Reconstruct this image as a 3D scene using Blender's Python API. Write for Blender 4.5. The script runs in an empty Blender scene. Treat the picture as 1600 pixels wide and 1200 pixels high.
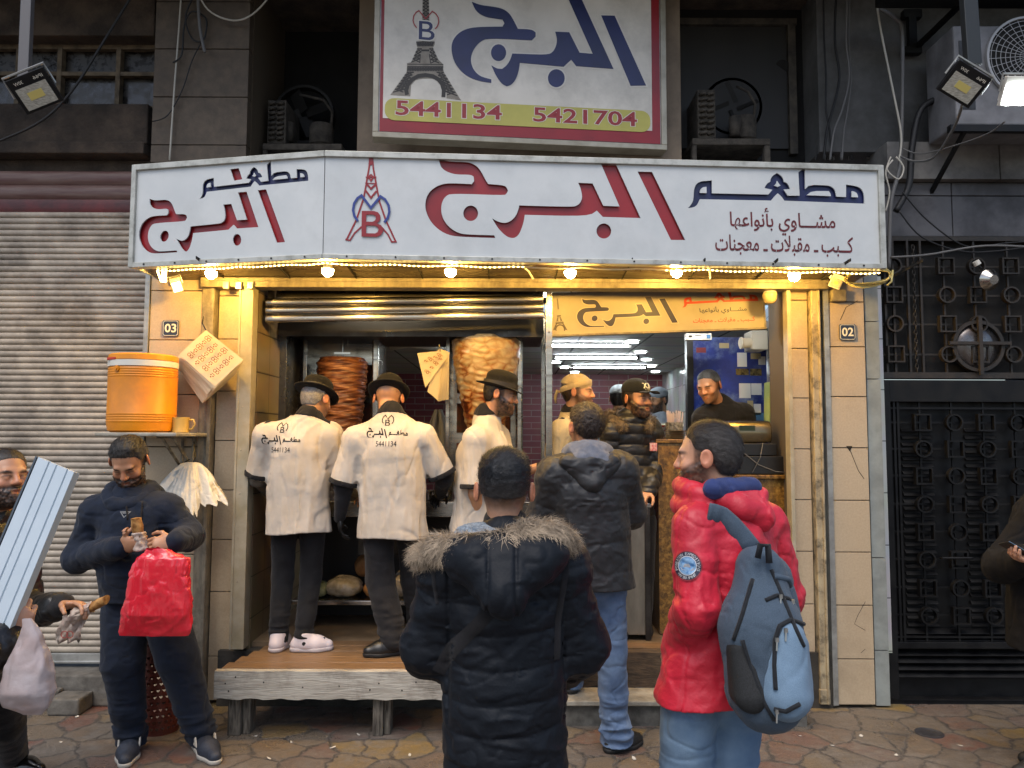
import bpy, bmesh, math, random
import numpy as np
from mathutils import Vector, Matrix
random.seed(7); np.random.seed(7)
SC = bpy.context.scene
COL = SC.collection
R = math.radians
# ---------------------------------------------------------------- camera, sky, sun, exposure
FPX, CAMZ, PITCH, ROLL = 1180.0, 1.665, 4.04, 0.2
cam_d = bpy.data.cameras.new('camera'); cam = bpy.data.objects.new('camera', cam_d); COL.objects.link(cam)
cam_d.sensor_fit = 'HORIZONTAL'; cam_d.sensor_width = 36.0; cam_d.lens = 36.0 * FPX / 1600.0
cam_d.clip_start = 0.05; cam_d.clip_end = 400
CAMROT = Matrix.Rotation(R(90 + PITCH), 3, 'X') @ Matrix.Rotation(R(ROLL), 3, 'Z')
CAMPOS = Vector((0, 0, CAMZ))
cam.matrix_world = Matrix.Translation(CAMPOS) @ CAMROT.to_4x4()
SC.camera = cam
SC.render.resolution_x, SC.render.resolution_y = 1024, 768
world = bpy.data.worlds.new('World'); SC.world = world; world.use_nodes = True
wn = world.node_tree; bg = wn.nodes['Background']
sky = wn.nodes.new('ShaderNodeTexSky'); sky.sky_type = 'NISHITA'; sky.sun_disc = False
SUN_EL, SUN_AZ = 60.0, 200.0          # the overcast glow comes from over the street behind the camera
sky.sun_elevation = R(SUN_EL); sky.sun_rotation = R(SUN_AZ)
sky.air_density = 1.0; sky.dust_density = 2.5; sky.ozone_density = 1.2
wn.links.new(sky.outputs[0], bg.inputs[0]); bg.inputs[1].default_value = 0.085
sun_d = bpy.data.lights.new('sun', 'SUN'); sun_d.energy = 0.85; sun_d.angle = R(40); sun_d.color = (1.0, 0.96, 0.92)
sun = bpy.data.objects.new('sun', sun_d); COL.objects.link(sun)
_sd = Vector((math.sin(R(SUN_AZ)) * math.cos(R(SUN_EL)), math.cos(R(SUN_AZ)) * math.cos(R(SUN_EL)), math.sin(R(SUN_EL))))
sun.rotation_euler = _sd.to_track_quat('Z', 'Y').to_euler()
SC.view_settings.view_transform = 'Standard'; SC.view_settings.look = 'None'
SC.view_settings.exposure = 1.3; SC.view_settings.gamma = 1.0
SC.cycles.use_denoising = True
SC.cycles.max_bounces = 6; SC.cycles.transparent_max_bounces = 12
# ---------------------------------------------------------------- placing helpers
def ray(px, py):
 return CAMROT @ Vector(((px - 800) / FPX, (600 - py) / FPX, -1.0))
def at(px, py, Y):
 d = ray(px, py); return CAMPOS + d * (Y / d.y)
def atz(px, py, z):
 d = ray(px, py); return CAMPOS + d * ((z - CAMZ) / d.z)
def on_plane(px, py, P, n):
 d = ray(px, py); return CAMPOS + d * ((P - CAMPOS).dot(n) / d.dot(n))
def hexc(h, f=1.0):
 h = h.lstrip('#'); o = []
 for i in (0, 2, 4):
  c = int(h[i:i+2], 16) / 255.0
  o.append((c / 12.92 if c < 0.04045 else ((c + 0.055) / 1.055) ** 2.4) * f)
 return (*o, 1.0)
def tag(o, label=None, cat=None, group=None, kind=None):
 if label: o['label'] = label
 if cat: o['category'] = cat
 if group: o['group'] = group
 if kind: o['kind'] = kind
 return o
def thing(name, label, cat, loc=(0, 0, 0), group=None):
 o = bpy.data.objects.new(name, None); COL.objects.link(o); o.location = loc; o.empty_display_size = 0.1
 return tag(o, label, cat, group)
def adopt(o, parent):
 if parent is not None:
  o.parent = parent
  o.matrix_parent_inverse = parent_inv(parent)
 return o
def parent_inv(p): return world_of(p).inverted()
def world_of(o):
 m = Matrix.Translation(o.location)
 if o.parent is not None: m = world_of(o.parent) @ o.matrix_parent_inverse @ m
 return m
def copy_tree(o, off, parent=None, inv=None):
 c = o.copy(); COL.objects.link(c)
 if parent is None: c.location = o.location + Vector(off)
 else: c.parent = parent
 for ch in list(o.children): copy_tree(ch, off, c)
 return c
# ---------------------------------------------------------------- materials
MATS = {}
def mat(name, c, rough=0.6, metal=0.0, c2=None, ns=8.0, nd=4.0, contrast=0.5, bump=0.0, bs=60.0, spec=0.5, emit=None,
  es=0.0, attr=False, rvar=0.0, stretch=None, trans=0.0, alpha=1.0, sheen=0.0, coat=0.0, stain=None, stain_amt=0.0, stain_scale=2.0,
  bs2=None, bump2=0.0, sss=0.0):
 if name in MATS: return MATS[name]
 m = bpy.data.materials.new(name); m.use_nodes = True
 nt = m.node_tree; N, L = nt.nodes, nt.links
 b = N['Principled BSDF']
 b.inputs['Roughness'].default_value = rough; b.inputs['Metallic'].default_value = metal
 b.inputs['Specular IOR Level'].default_value = spec
 if coat: b.inputs['Coat Weight'].default_value = coat
 if sheen: b.inputs['Sheen Weight'].default_value = sheen; b.inputs['Sheen Roughness'].default_value = 0.5
 if sss: b.inputs['Subsurface Weight'].default_value = sss; b.inputs['Subsurface Radius'].default_value = (0.012, 0.005, 0.003)
 if trans: b.inputs['Transmission Weight'].default_value = trans; b.inputs['IOR'].default_value = 1.45
 if alpha < 1: b.inputs['Alpha'].default_value = alpha
 tc = N.new('ShaderNodeTexCoord'); mp = N.new('ShaderNodeMapping'); L.new(tc.outputs['Object'], mp.inputs[0])
 if stretch: mp.inputs['Scale'].default_value = stretch
 src = None
 if attr:
  a = N.new('ShaderNodeAttribute'); a.attribute_name = 'Col'; src = a.outputs['Color']
 nz = None
 if c2 is not None or rvar:
  nz = N.new('ShaderNodeTexNoise'); nz.inputs['Scale'].default_value = ns; nz.inputs['Detail'].default_value = nd
  nz.inputs['Roughness'].default_value = 0.6; L.new(mp.outputs[0], nz.inputs['Vector'])
  rp = N.new('ShaderNodeMapRange'); rp.inputs[1].default_value = 0.5 - 0.5 * contrast * 0.6; rp.inputs[2].default_value = 0.5 + 0.5 * contrast * 0.6
  L.new(nz.outputs[0], rp.inputs[0])
 if c2 is not None:
  mx = N.new('ShaderNodeMix'); mx.data_type = 'RGBA'; L.new(rp.outputs[0], mx.inputs[0])
  mx.inputs[7].default_value = c2
  if src is not None:
   mx.blend_type = 'MULTIPLY'; L.new(src, mx.inputs[6])
  else: mx.inputs[6].default_value = c
  src = mx.outputs[2]
 if stain is not None:
  n2 = N.new('ShaderNodeTexNoise'); n2.inputs['Scale'].default_value = stain_scale; n2.inputs['Detail'].default_value = 8; n2.inputs['Roughness'].default_value = 0.7
  L.new(tc.outputs['Object'], n2.inputs['Vector'])
  r2 = N.new('ShaderNodeMapRange'); r2.inputs[1].default_value = 0.48; r2.inputs[2].default_value = 0.72; r2.inputs[4].default_value = stain_amt
  L.new(n2.outputs[0], r2.inputs[0])
  m2 = N.new('ShaderNodeMix'); m2.data_type = 'RGBA'; L.new(r2.outputs[0], m2.inputs[0])
  if src is not None: L.new(src, m2.inputs[6])
  else: m2.inputs[6].default_value = c
  m2.inputs[7].default_value = stain; src = m2.outputs[2]
 if src is not None: L.new(src, b.inputs['Base Color'])
 else: b.inputs['Base Color'].default_value = c
 if rvar:
  rr = N.new('ShaderNodeMapRange'); rr.inputs[3].default_value = max(0.03, rough - rvar); rr.inputs[4].default_value = min(1, rough + rvar)
  rr.inputs[1].default_value = 0.3; rr.inputs[2].default_value = 0.7
  L.new(nz.outputs[0], rr.inputs[0]); L.new(rr.outputs[0], b.inputs['Roughness'])
 if bump:
  bn = N.new('ShaderNodeTexNoise'); bn.inputs['Scale'].default_value = bs; bn.inputs['Detail'].default_value = 5
  L.new(mp.outputs[0], bn.inputs['Vector'])
  bp = N.new('ShaderNodeBump'); bp.inputs['Strength'].default_value = bump; bp.inputs['Distance'].default_value = 0.01
  L.new(bn.outputs[0], bp.inputs['Height'])
  last = bp
  if bump2:
   bn2 = N.new('ShaderNodeTexNoise'); bn2.inputs['Scale'].default_value = bs2; bn2.inputs['Detail'].default_value = 3; bn2.noise_type = 'RIDGED_MULTIFRACTAL'; bn2.inputs['Distortion'].default_value = 0.5
   L.new(mp.outputs[0], bn2.inputs['Vector'])
   bp2 = N.new('ShaderNodeBump'); bp2.inputs['Strength'].default_value = bump2; bp2.inputs['Distance'].default_value = 0.02
   L.new(bn2.outputs[0], bp2.inputs['Height']); L.new(bp.outputs[0], bp2.inputs['Normal']); last = bp2
  L.new(last.outputs[0], b.inputs['Normal'])
 if emit is not None:
  b.inputs['Emission Color'].default_value = emit; b.inputs['Emission Strength'].default_value = es
 MATS[name] = m
 return m
# ---------------------------------------------------------------- mesh builder
class MB:
 def __init__(s): s.v = []; s.f = []; s.m = []; s.mi = 0
 def add(s, vs, fs):
  o = len(s.v); s.v += [tuple(p) for p in vs]
  for f in fs: s.f.append(tuple(i + o for i in f)); s.m.append(s.mi)
  return s
 def box(s, lo, hi):
  (a, b, c), (d, e, f) = lo, hi
  return s.add([(a,b,c),(d,b,c),(d,e,c),(a,e,c),(a,b,f),(d,b,f),(d,e,f),(a,e,f)],
         [(0,3,2,1),(4,5,6,7),(0,1,5,4),(1,2,6,5),(2,3,7,6),(3,0,4,7)])
 def hexa(s, p8):
  return s.add(p8, [(0,3,2,1),(4,5,6,7),(0,1,5,4),(1,2,6,5),(2,3,7,6),(3,0,4,7)])
 def obox(s, c, u, v, w):        # centre and three half vectors
  c, u, v, w = Vector(c), Vector(u), Vector(v), Vector(w)
  return s.hexa([c-u-v-w, c+u-v-w, c+u+v-w, c-u+v-w, c-u-v+w, c+u-v+w, c+u+v+w, c-u+v+w])
 def prism(s, pts, d):           # planar polygon of points extruded along d
  n = len(pts); d = Vector(d); pts = [Vector(p) for p in pts]
  return s.add(pts + [p + d for p in pts], [tuple(range(n-1, -1, -1)), tuple(range(n, 2*n))] + [(i, (i+1) % n, n + (i+1) % n, n + i) for i in range(n)])
 def tube(s, pts, r, seg=8, cap=True, closed=False):
  pts = [Vector(p) for p in pts]; n = len(pts)
  rs = r if isinstance(r, (list, tuple)) else [r] * n
  vs, fs = [], []; up = None
  for i, p in enumerate(pts):
   if closed: t = (pts[(i+1) % n] - pts[i-1])
   else: t = (pts[min(i+1, n-1)] - pts[max(i-1, 0)])
   t = t.normalized() if t.length > 1e-9 else Vector((0, 0, 1))
   if up is None: up = t.orthogonal().normalized()
   up = (up - t * up.dot(t)); up = up.normalized() if up.length > 1e-6 else t.orthogonal().normalized()
   w = t.cross(up)
   for k in range(seg):
    a = 2 * math.pi * k / seg; vs.append(p + (up * math.cos(a) + w * math.sin(a)) * rs[i])
  rng = n if closed else n - 1
  for i in range(rng):
   for k in range(seg):
    j = (i + 1) % n; k2 = (k + 1) % seg
    fs.append((i*seg+k, i*seg+k2, j*seg+k2, j*seg+k))
  if cap and not closed: fs += [tuple(range(seg-1, -1, -1)), tuple((n-1)*seg + k for k in range(seg))]
  return s.add(vs, fs)
 def cyl(s, a, b, r0, r1=None, seg=24): return s.tube([a, b], [r0, r0 if r1 is None else r1], seg)
 def lathe(s, prof, origin=(0, 0, 0), axis=(0, 0, 1), seg=32):   # prof: (radius, height) list
  o = Vector(origin); ax = Vector(axis).normalized(); e1 = ax.orthogonal().normalized(); e2 = ax.cross(e1)
  vs, fs = [], []; n = len(prof)
  for r_, h in prof:
   for k in range(seg):
    a = 2*math.pi*k/seg; vs.append(o + ax*h + (e1*math.cos(a) + e2*math.sin(a))*max(r_, 1e-5))
  for i in range(n-1):
   for k in range(seg): fs.append((i*seg+k, i*seg+(k+1) % seg, (i+1)*seg+(k+1) % seg, (i+1)*seg+k))
  fs += [tuple(range(seg-1, -1, -1)), tuple((n-1)*seg+k for k in range(seg))]
  return s.add(vs, fs)
 def grid(s, P):                 # P[i][j] points
  a, b = len(P), len(P[0]); vs = [p for row in P for p in row]
  return s.add(vs, [(i*b+j, i*b+j+1, (i+1)*b+j+1, (i+1)*b+j) for i in range(a-1) for j in range(b-1)])
 def ring(s, c, n, r, w, d, seg=28):   # flat ring, width w, depth d along n
  c, n = Vector(c), Vector(n).normalized(); e1 = n.orthogonal().normalized(); e2 = n.cross(e1)
  vs, fs = [], []
  for k in range(seg):
   a = 2*math.pi*k/seg; e = e1*math.cos(a) + e2*math.sin(a)
   vs += [c + e*(r-w), c + e*r, c + e*r + n*d, c + e*(r-w) + n*d]
  for k in range(seg):
   j = (k+1) % seg
   for q in range(4): fs.append((k*4+q, k*4+(q+1) % 4, j*4+(q+1) % 4, j*4+q))
  return s.add(vs, fs)
 def build(s, name, mats, parent=None, smooth=False, bevel=0.0, auto=None):
  me = bpy.data.meshes.new(name); me.from_pydata(s.v, [], s.f)
  bm = bmesh.new(); bm.from_mesh(me); bmesh.ops.recalc_face_normals(bm, faces=bm.faces); bm.to_mesh(me); bm.free()
  ms = mats if isinstance(mats, (list, tuple)) else [mats]
  for m in ms: me.materials.append(m)
  if len(ms) > 1: me.polygons.foreach_set('material_index', s.m)
  if smooth: me.polygons.foreach_set('use_smooth', [True] * len(me.polygons))
  if auto is not None:
   me.polygons.foreach_set('use_smooth', [True] * len(me.polygons))
   me.set_sharp_from_angle(angle=R(auto))
  me.update()
  o = bpy.data.objects.new(name, me); COL.objects.link(o)
  if bevel:
   b = o.modifiers.new('bevel', 'BEVEL'); b.width = bevel; b.segments = 2; b.limit_method = 'ANGLE'
  return adopt(o, parent)
def pr(px0, py0, px1, py1, Y):      # pixel rectangle on the plane y = Y, as x0, x1, z0, z1
 pm, xm = (py0 + py1) / 2, (px0 + px1) / 2
 return at(px0, pm, Y).x, at(px1, pm, Y).x, at(xm, py1, Y).z, at(xm, py0, Y).z
def pbox(mb, px0, py0, px1, py1, Y, depth):
 x0, x1, z0, z1 = pr(px0, py0, px1, py1, Y); return mb.box((x0, Y, z0), (x1, Y + depth, z1))
# ---------------------------------------------------------------- flat lettering
def shape2d(polys, depth=0.004):    # closed 2D outlines, even-odd -> (verts, faces) of a plate centred on z = 0
 from mathutils.geometry import delaunay_2d_cdt
 vs, es = [], []
 for poly in polys:
  o = len(vs); q = [poly[0]]
  for p in poly[1:]:
   if (Vector(p) - Vector(q[-1])).length > 2e-5: q.append(p)
  vs += [Vector((p[0], p[1])) for p in q]; n = len(q); es += [(o + i, o + (i+1) % n) for i in range(n)]
 V, E, F, _, _, _ = delaunay_2d_cdt(vs, es, [], 0, 1e-6)
 segs = [(a, b) for poly in polys for a, b in zip(poly, list(poly[1:]) + [poly[0]])]
 A = np.array([s[0] for s in segs]); B = np.array([s[1] for s in segs])
 tri = []
 for f in F:
  c = sum((V[i] for i in f), Vector((0, 0))) / len(f)
  k = (A[:, 1] > c.y) != (B[:, 1] > c.y)
  x = A[k, 0] + (c.y - A[k, 1]) * (B[k, 0] - A[k, 0]) / (B[k, 1] - A[k, 1])
  if (x > c.x).sum() % 2: tri.append(tuple(f))
 n = len(V); h = depth / 2; cnt = {}
 for f in tri:
  for i in range(len(f)): a, b = f[i], f[(i+1) % len(f)]; cnt[(a, b)] = 1
 side = [(a, b, b + n, a + n) for (a, b) in cnt if (b, a) not in cnt]
 return [(v.x, v.y, h) for v in V] + [(v.x, v.y, -h) for v in V], tri + [tuple(i + n for i in f[::-1]) for f in tri] + [(s[1], s[0], s[3], s[2]) for s in side]
def curve_mesh(cu):
 o = bpy.data.objects.new('outline', cu); COL.objects.link(o)
 dg = bpy.context.evaluated_depsgraph_get(); ev = o.evaluated_get(dg)
 t = ev.to_mesh(); vs = [tuple(v.co) for v in t.vertices]; fs = [tuple(p.vertices) for p in t.polygons]
 ev.to_mesh_clear(); bpy.data.objects.remove(o); bpy.data.curves.remove(cu)
 return vs, fs
def smooth_poly(pts, it=1, sharp=50):      # round a traced outline except at its sharp corners
 for _ in range(it):
  out = []; n = len(pts)
  for i in range(n):
   a, b, c = Vector(pts[i-1]), Vector(pts[i]), Vector(pts[(i+1) % n])
   u, v = b - a, c - b
   ang = math.degrees(u.angle(v)) if u.length > 0 and v.length > 0 else 0
   if ang > sharp: out.append(tuple(b))
   else: out += [tuple(b - u * 0.25), tuple(b + v * 0.25)]
  pts = out
 return pts
def stroke(pts, w):
 pts = [Vector(p) for p in pts]; l, r = [], []
 for i, p in enumerate(pts):
  a = (p - pts[i-1]).normalized() if i else None
  b = (pts[i+1] - p).normalized() if i < len(pts) - 1 else None
  t = ((a or b) + (b or a)); t = t.normalized() if t.length > 1e-6 else (a or b)
  n = Vector((-t.y, t.x)); k = 1.0
  if a and b: k = min(1 / max(0.35, n.dot(Vector((-a.y, a.x)))), 2.0)
  l.append(tuple(p + n * w/2 * k)); r.append(tuple(p - n * w/2 * k))
 return l + r[::-1]
def disc(c, rx, ry, n=28): return [(c[0] + rx*math.cos(2*math.pi*i/n), c[1] + ry*math.sin(2*math.pi*i/n)) for i in range(n)]
class Plane:                          # a flat surface in the world with 2D coordinates: u to the right, v up, n to the viewer
 def __init__(s, P, u, v): s.P = Vector(P); s.u = Vector(u).normalized(); s.v = Vector(v).normalized(); s.n = s.u.cross(s.v).normalized()
 def uv(s, px, py): q = on_plane(px, py, s.P, s.n) - s.P; return (q.dot(s.u), q.dot(s.v))
 def pt(s, a, b, c=0.0): return s.P + s.u*a + s.v*b + s.n*c
 def put(s, mb, mesh, lift=0.0):
  vs, fs = mesh; mb.add([s.pt(x, y, z + lift) for x, y, z in vs], fs); return mb
ISO = {'ا':(0xFE8D,2),'أ':(0xFE83,2),'ب':(0xFE8F,4),'ت':(0xFE95,4),'ج':(0xFE9D,4),'ر':(0xFEAD,2),'ش':(0xFEB5,4),'ط':(0xFEC1,4),'ع':(0xFEC9,4),
         'ق':(0xFED5,4),'ك':(0xFED9,4),'ل':(0xFEDD,4),'م':(0xFEE1,4),'ن':(0xFEE5,4),'ه':(0xFEE9,4),'و':(0xFEED,2),'ي':(0xFEF1,4),'ـ':(0x640,9)}
def arabic(s):                        # joins Arabic letters and returns them in drawing order
 s = s.replace('لا', '\uFFFC'); out = []
 def joins(c): return c in ISO and ISO[c][1] > 2
 for i, c in enumerate(s):
  prev = i > 0 and joins(s[i-1]); nxt = i < len(s)-1 and (s[i+1] in ISO or s[i+1] == '\uFFFC')
  if c == '\uFFFC': out.append(chr(0xFEFC if prev else 0xFEFB)); continue
  if c not in ISO: out.append(c); continue
  b, n = ISO[c]
  if n == 9: out.append(chr(b)); continue
  f = n > 2 and nxt
  out.append(chr(b + (3 if prev and f and n == 4 else 2 if f else 1 if prev else 0)))
 return ''.join(reversed(out))
def text2d(s, w, h, depth=0.002, bold=0.0, keep=False):   # text scaled into a w x h box whose lower left corner is the origin
 cu = bpy.data.curves.new('writing', 'FONT'); cu.body = s; cu.extrude = 0; cu.offset = bold; cu.resolution_u = 3
 vs, fs = curve_mesh(cu)
 x0, x1 = min(v[0] for v in vs), max(v[0] for v in vs); y0, y1 = min(v[1] for v in vs), max(v[1] for v in vs)
 sy = h / (y1 - y0); sx = sy if keep else w / (x1 - x0)
 ox = (w - (x1 - x0) * sx) / 2 if keep else 0
 return [((x - x0) * sx + ox, (y - y0) * sy, depth) for x, y, z in vs], fs
# ================================================================ materials of the place
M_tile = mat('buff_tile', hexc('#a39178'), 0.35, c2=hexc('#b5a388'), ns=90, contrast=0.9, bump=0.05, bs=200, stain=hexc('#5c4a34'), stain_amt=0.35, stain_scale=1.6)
M_tiledark = mat('soot_tile', hexc('#4a4036'), 0.6, c2=hexc('#5a4e42'), ns=30, bump=0.1, bs=120, stain=hexc('#1d1916'), stain_amt=0.6, stain_scale=2.5)
M_grout = mat('grout', hexc('#4a3f30'), 0.9)
M_conc = mat('old_concrete', hexc('#4d4136'), 0.95, c2=hexc('#2b241e'), ns=6, nd=8, bump=0.7, bs=45, stain=hexc('#15110e'), stain_amt=0.8, stain_scale=1.2)
M_greyconc = mat('grey_plaster', hexc('#5c5c5c'), 0.9, c2=hexc('#4a4a49'), ns=5, bump=0.2, bs=60, stain=hexc('#26251f'), stain_amt=0.7, stain_scale=1.5)
M_dark = mat('dark_matt', hexc('#121110'), 0.9, c2=hexc('#080807'), ns=5, bump=0.2, bs=30)  # near black, tone varied at random
M_shutter = mat('shutter_metal', hexc('#aca08f'), 0.55, c2=hexc('#8a8073'), ns=7, bump=0.08, bs=90, stain=hexc('#302a25'), stain_amt=0.65, stain_scale=3.0, stretch=(1, 1, 1))
M_red = mat('shutter_red', hexc('#5e1517'), 0.5, c2=hexc('#3c0e10'), ns=6)
M_white = mat('white_metal', hexc('#c0c3c2'), 0.38, c2=hexc('#b7bbbb'), ns=4, stain=hexc('#a0a2a0'), stain_amt=0.3, stain_scale=5, bump=0.02, bs=300)
M_alu = mat('aluminium', hexc('#a9a9a5'), 0.35, metal=0.6, c2=hexc('#8f8f8a'), ns=12, stain=hexc('#55534c'), stain_amt=0.5, stain_scale=9)
M_cream = mat('cream_paint', hexc('#857d6c'), 0.5, c2=hexc('#696154'), ns=20, bump=0.15, bs=60, stain=hexc('#2c261d'), stain_amt=0.75, stain_scale=9, stretch=(1, 1, 0.35))
M_signred = mat('sign_red', hexc('#8c1a1f'), 0.35, c2=hexc('#7e171c'), ns=5)
M_signblue = mat('sign_blue', hexc('#1d2350'), 0.35, c2=hexc('#171c42'), ns=5)
M_black = mat('black_paint', hexc('#08080a'), 0.5, spec=0.25, c2=hexc('#151515'), ns=10, rvar=0.1, bump=0.06, bs=80)
M_blackrust = mat('dusty_black', hexc('#16130f'), 0.6, c2=hexc('#2b231a'), ns=14, bump=0.15, bs=80)
M_steel = mat('stainless', hexc('#b4b0a8'), 0.22, metal=1.0, c2=hexc('#918d86'), ns=3, rvar=0.08, stretch=(1, 1, 12), bump=0.015, bs=40)
M_steeldark = mat('dark_steel', hexc('#4b4845'), 0.35, metal=0.9, c2=hexc('#2e2b29'), ns=6, rvar=0.1)
M_glassdark = mat('dirty_glass', hexc('#23211f'), 0.3, c2=hexc('#3a3733'), ns=25, rvar=0.2)
M_cable_b = mat('black_cable', hexc('#121214'), 0.6)
M_cable_w = mat('white_cable', hexc('#a5a196'), 0.6)
M_cable_g = mat('grey_cable', hexc('#5c5b5a'), 0.6)
M_wood = mat('worn_brown_wood', hexc('#5d4630'), 0.42, c2=hexc('#86694a'), ns=9, nd=8, contrast=0.9, stretch=(0.6, 6, 6), bump=0.25, bs=30, stain=hexc('#2a1a10'), stain_amt=0.7, stain_scale=3)
M_oldwood = mat('weathered_white_wood', hexc('#b9b3a6'), 0.85, c2=hexc('#8a8275'), ns=10, nd=9, contrast=0.8, stretch=(0.7, 5, 7), bump=0.45, bs=22, stain=hexc('#3b3026'), stain_amt=0.6, stain_scale=6)
M_legwood = mat('grey_wood_leg', hexc('#6a645a'), 0.9, c2=hexc('#2f2a24'), ns=12, nd=8, stretch=(6, 6, 0.8), bump=0.4, bs=25)
M_marble = mat('pale_stone', hexc('#a8a294'), 0.55, c2=hexc('#837c6e'), ns=12, bump=0.12, bs=70, stain=hexc('#4d463b'), stain_amt=0.7, stain_scale=5)
M_bulb = mat('bulb_glow', (1, 0.75, 0.35, 1), 0.4, emit=(1.0, 0.57, 0.11, 1), es=340)
M_led = mat('led_glow', (1, 0.8, 0.4, 1), 0.4, emit=(1.0, 0.68, 0.22, 1), es=8)
M_tube = mat('tube_glow', (0.9, 0.95, 1, 1), 0.4, emit=(0.86, 0.95, 1.0, 1), es=32)
M_flood = mat('flood_glow', (1, 1, 1, 1), 0.4, emit=(0.86, 0.95, 1.0, 1), es=110)
M_plastic_w = mat('white_plastic', hexc('#c9c5ba'), 0.4)
M_paper = mat('wrapping_paper', hexc('#c2b294'), 0.8, bump=0.1, bs=40)
M_print = mat('brown_print', hexc('#74341c'), 0.8)
M_numblue = mat('plate_blue', hexc('#1f2c44'), 0.35)
M_numwhite = mat('plate_white', hexc('#d8d2c2'), 0.45)
def paving_mat():
 m = bpy.data.materials.new('wet_paving'); m.use_nodes = True; nt = m.node_tree; N, L = nt.nodes, nt.links; b = N['Principled BSDF']
 tc = N.new('ShaderNodeTexCoord'); O = tc.outputs['Object']
 def noise(s, d=6, r=0.65):
  n = N.new('ShaderNodeTexNoise'); n.inputs['Scale'].default_value = s; n.inputs['Detail'].default_value = d; n.inputs['Roughness'].default_value = r; L.new(O, n.inputs['Vector']); return n
 def rng(x, a, c, lo=0.0, hi=1.0):
  r = N.new('ShaderNodeMapRange'); r.inputs[1].default_value = a; r.inputs[2].default_value = c; r.inputs[3].default_value = lo; r.inputs[4].default_value = hi; L.new(x, r.inputs[0]); return r.outputs[0]
 def mix(f, a, c, mode='MIX'):
  x = N.new('ShaderNodeMix'); x.data_type = 'RGBA'; x.blend_type = mode
  if isinstance(f, float): x.inputs[0].default_value = f
  else: L.new(f, x.inputs[0])
  for k, v in ((6, a), (7, c)):
   if isinstance(v, tuple): x.inputs[k].default_value = v
   else: L.new(v, x.inputs[k])
  return x.outputs[2]
 def math_(op, a, c):
  x = N.new('ShaderNodeMath'); x.operation = op
  for k, v in ((0, a), (1, c)):
   if isinstance(v, float): x.inputs[k].default_value = v
   else: L.new(v, x.inputs[k])
  return x.outputs[0]
 w = noise(7, 8, 0.75); ad = N.new('ShaderNodeVectorMath'); ad.operation = 'MULTIPLY_ADD'; ad.inputs[1].default_value = (0.17, 0.17, 0); L.new(w.outputs['Color'], ad.inputs[0]); L.new(O, ad.inputs[2])
 v1 = N.new('ShaderNodeTexVoronoi'); v1.voronoi_dimensions = '2D'; v2 = N.new('ShaderNodeTexVoronoi'); v2.feature = 'DISTANCE_TO_EDGE'; v2.voronoi_dimensions = '2D'
 for v in (v1, v2): v.inputs['Scale'].default_value = 4.6; v.inputs['Randomness'].default_value = 0.9; L.new(ad.outputs[0], v.inputs['Vector'])
 cr = N.new('ShaderNodeValToRGB'); L.new(v1.outputs['Color'], cr.inputs[0]); e = cr.color_ramp.elements
 e[0].position = 0.12; e[0].color = hexc('#665c51'); e[1].position = 0.9; e[1].color = hexc('#7a6b52')
 for p, c in ((0.3, '#6f6559'), (0.42, '#744c40'), (0.55, '#6a6159'), (0.66, '#867146'), (0.78, '#6a5d56')): q = e.new(p); q.color = hexc(c)
 fine = noise(70, 6, 0.8); big = noise(1.9, 7, 0.7); mid = noise(14, 8, 0.75)
 stone = mix(0.75, cr.outputs[0], rng(fine.outputs[0], 0.25, 0.75, 0.55, 1.15), 'MULTIPLY')
 cement = mix(rng(mid.outputs[0], 0.35, 0.65), hexc('#48443f'), hexc('#797168'))
 cover = math_('MAXIMUM', rng(v2.outputs['Distance'], 0.085, 0.02), math_('MULTIPLY', rng(big.outputs[0], 0.44, 0.56), rng(mid.outputs[0], 0.3, 0.6)))
 base = mix(cover, stone, cement); base = mix(rng(mid.outputs[0], 0.56, 0.70, 0.0, 0.7), base, hexc('#3f3832')); base = mix(rng(v2.outputs['Distance'], 0.016, 0.004, 0.0, 0.85), base, hexc('#2c2722'))
 base = mix(rng(fine.outputs[0], 0.69, 0.73, 0.0, 0.8), base, hexc('#b5aca0')); L.new(base, b.inputs['Base Color'])
 L.new(rng(big.outputs[0], 0.35, 0.62, 0.16, 0.65), b.inputs['Roughness'])
 h = math_('ADD', math_('MULTIPLY', rng(v2.outputs['Distance'], 0.0, 0.05), 0.5), math_('ADD', math_('MULTIPLY', mid.outputs[0], 0.9), math_('MULTIPLY', fine.outputs[0], 0.35)))
 bp = N.new('ShaderNodeBump'); bp.inputs['Strength'].default_value = 0.7; bp.inputs['Distance'].default_value = 0.025; L.new(h, bp.inputs['Height']); L.new(bp.outputs[0], b.inputs['Normal'])
 return m
# ================================================================ ground
FY = 4.80                                   # plane of the pilaster faces
mb = MB(); mb.add([(-40, -40, 0), (40, -40, 0), (40, 40, 0), (-40, 40, 0)], [(0, 1, 2, 3)])
tag(mb.build('ground', paving_mat()), kind='structure')
def tiles(mb, x0, x1, z0, z1, y, depth, zj, xj=(), gap=0.003):   # slabs with real joints, front face on the plane y
 zs = [z0] + [z for z in zj if z0 < z < z1] + [z1]; xs = [x0] + list(xj) + [x1]
 for a, b in zip(zs, zs[1:]):
  for c, d in zip(xs, xs[1:]): mb.box((c + gap, y + random.uniform(0, 0.002), a + gap), (d - gap, y + depth, b - gap))
def zpx(py, Y=FY, px=800): return at(px, py, Y).z
def xpx(px, py=700, Y=FY): return at(px, py, Y).x
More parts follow.
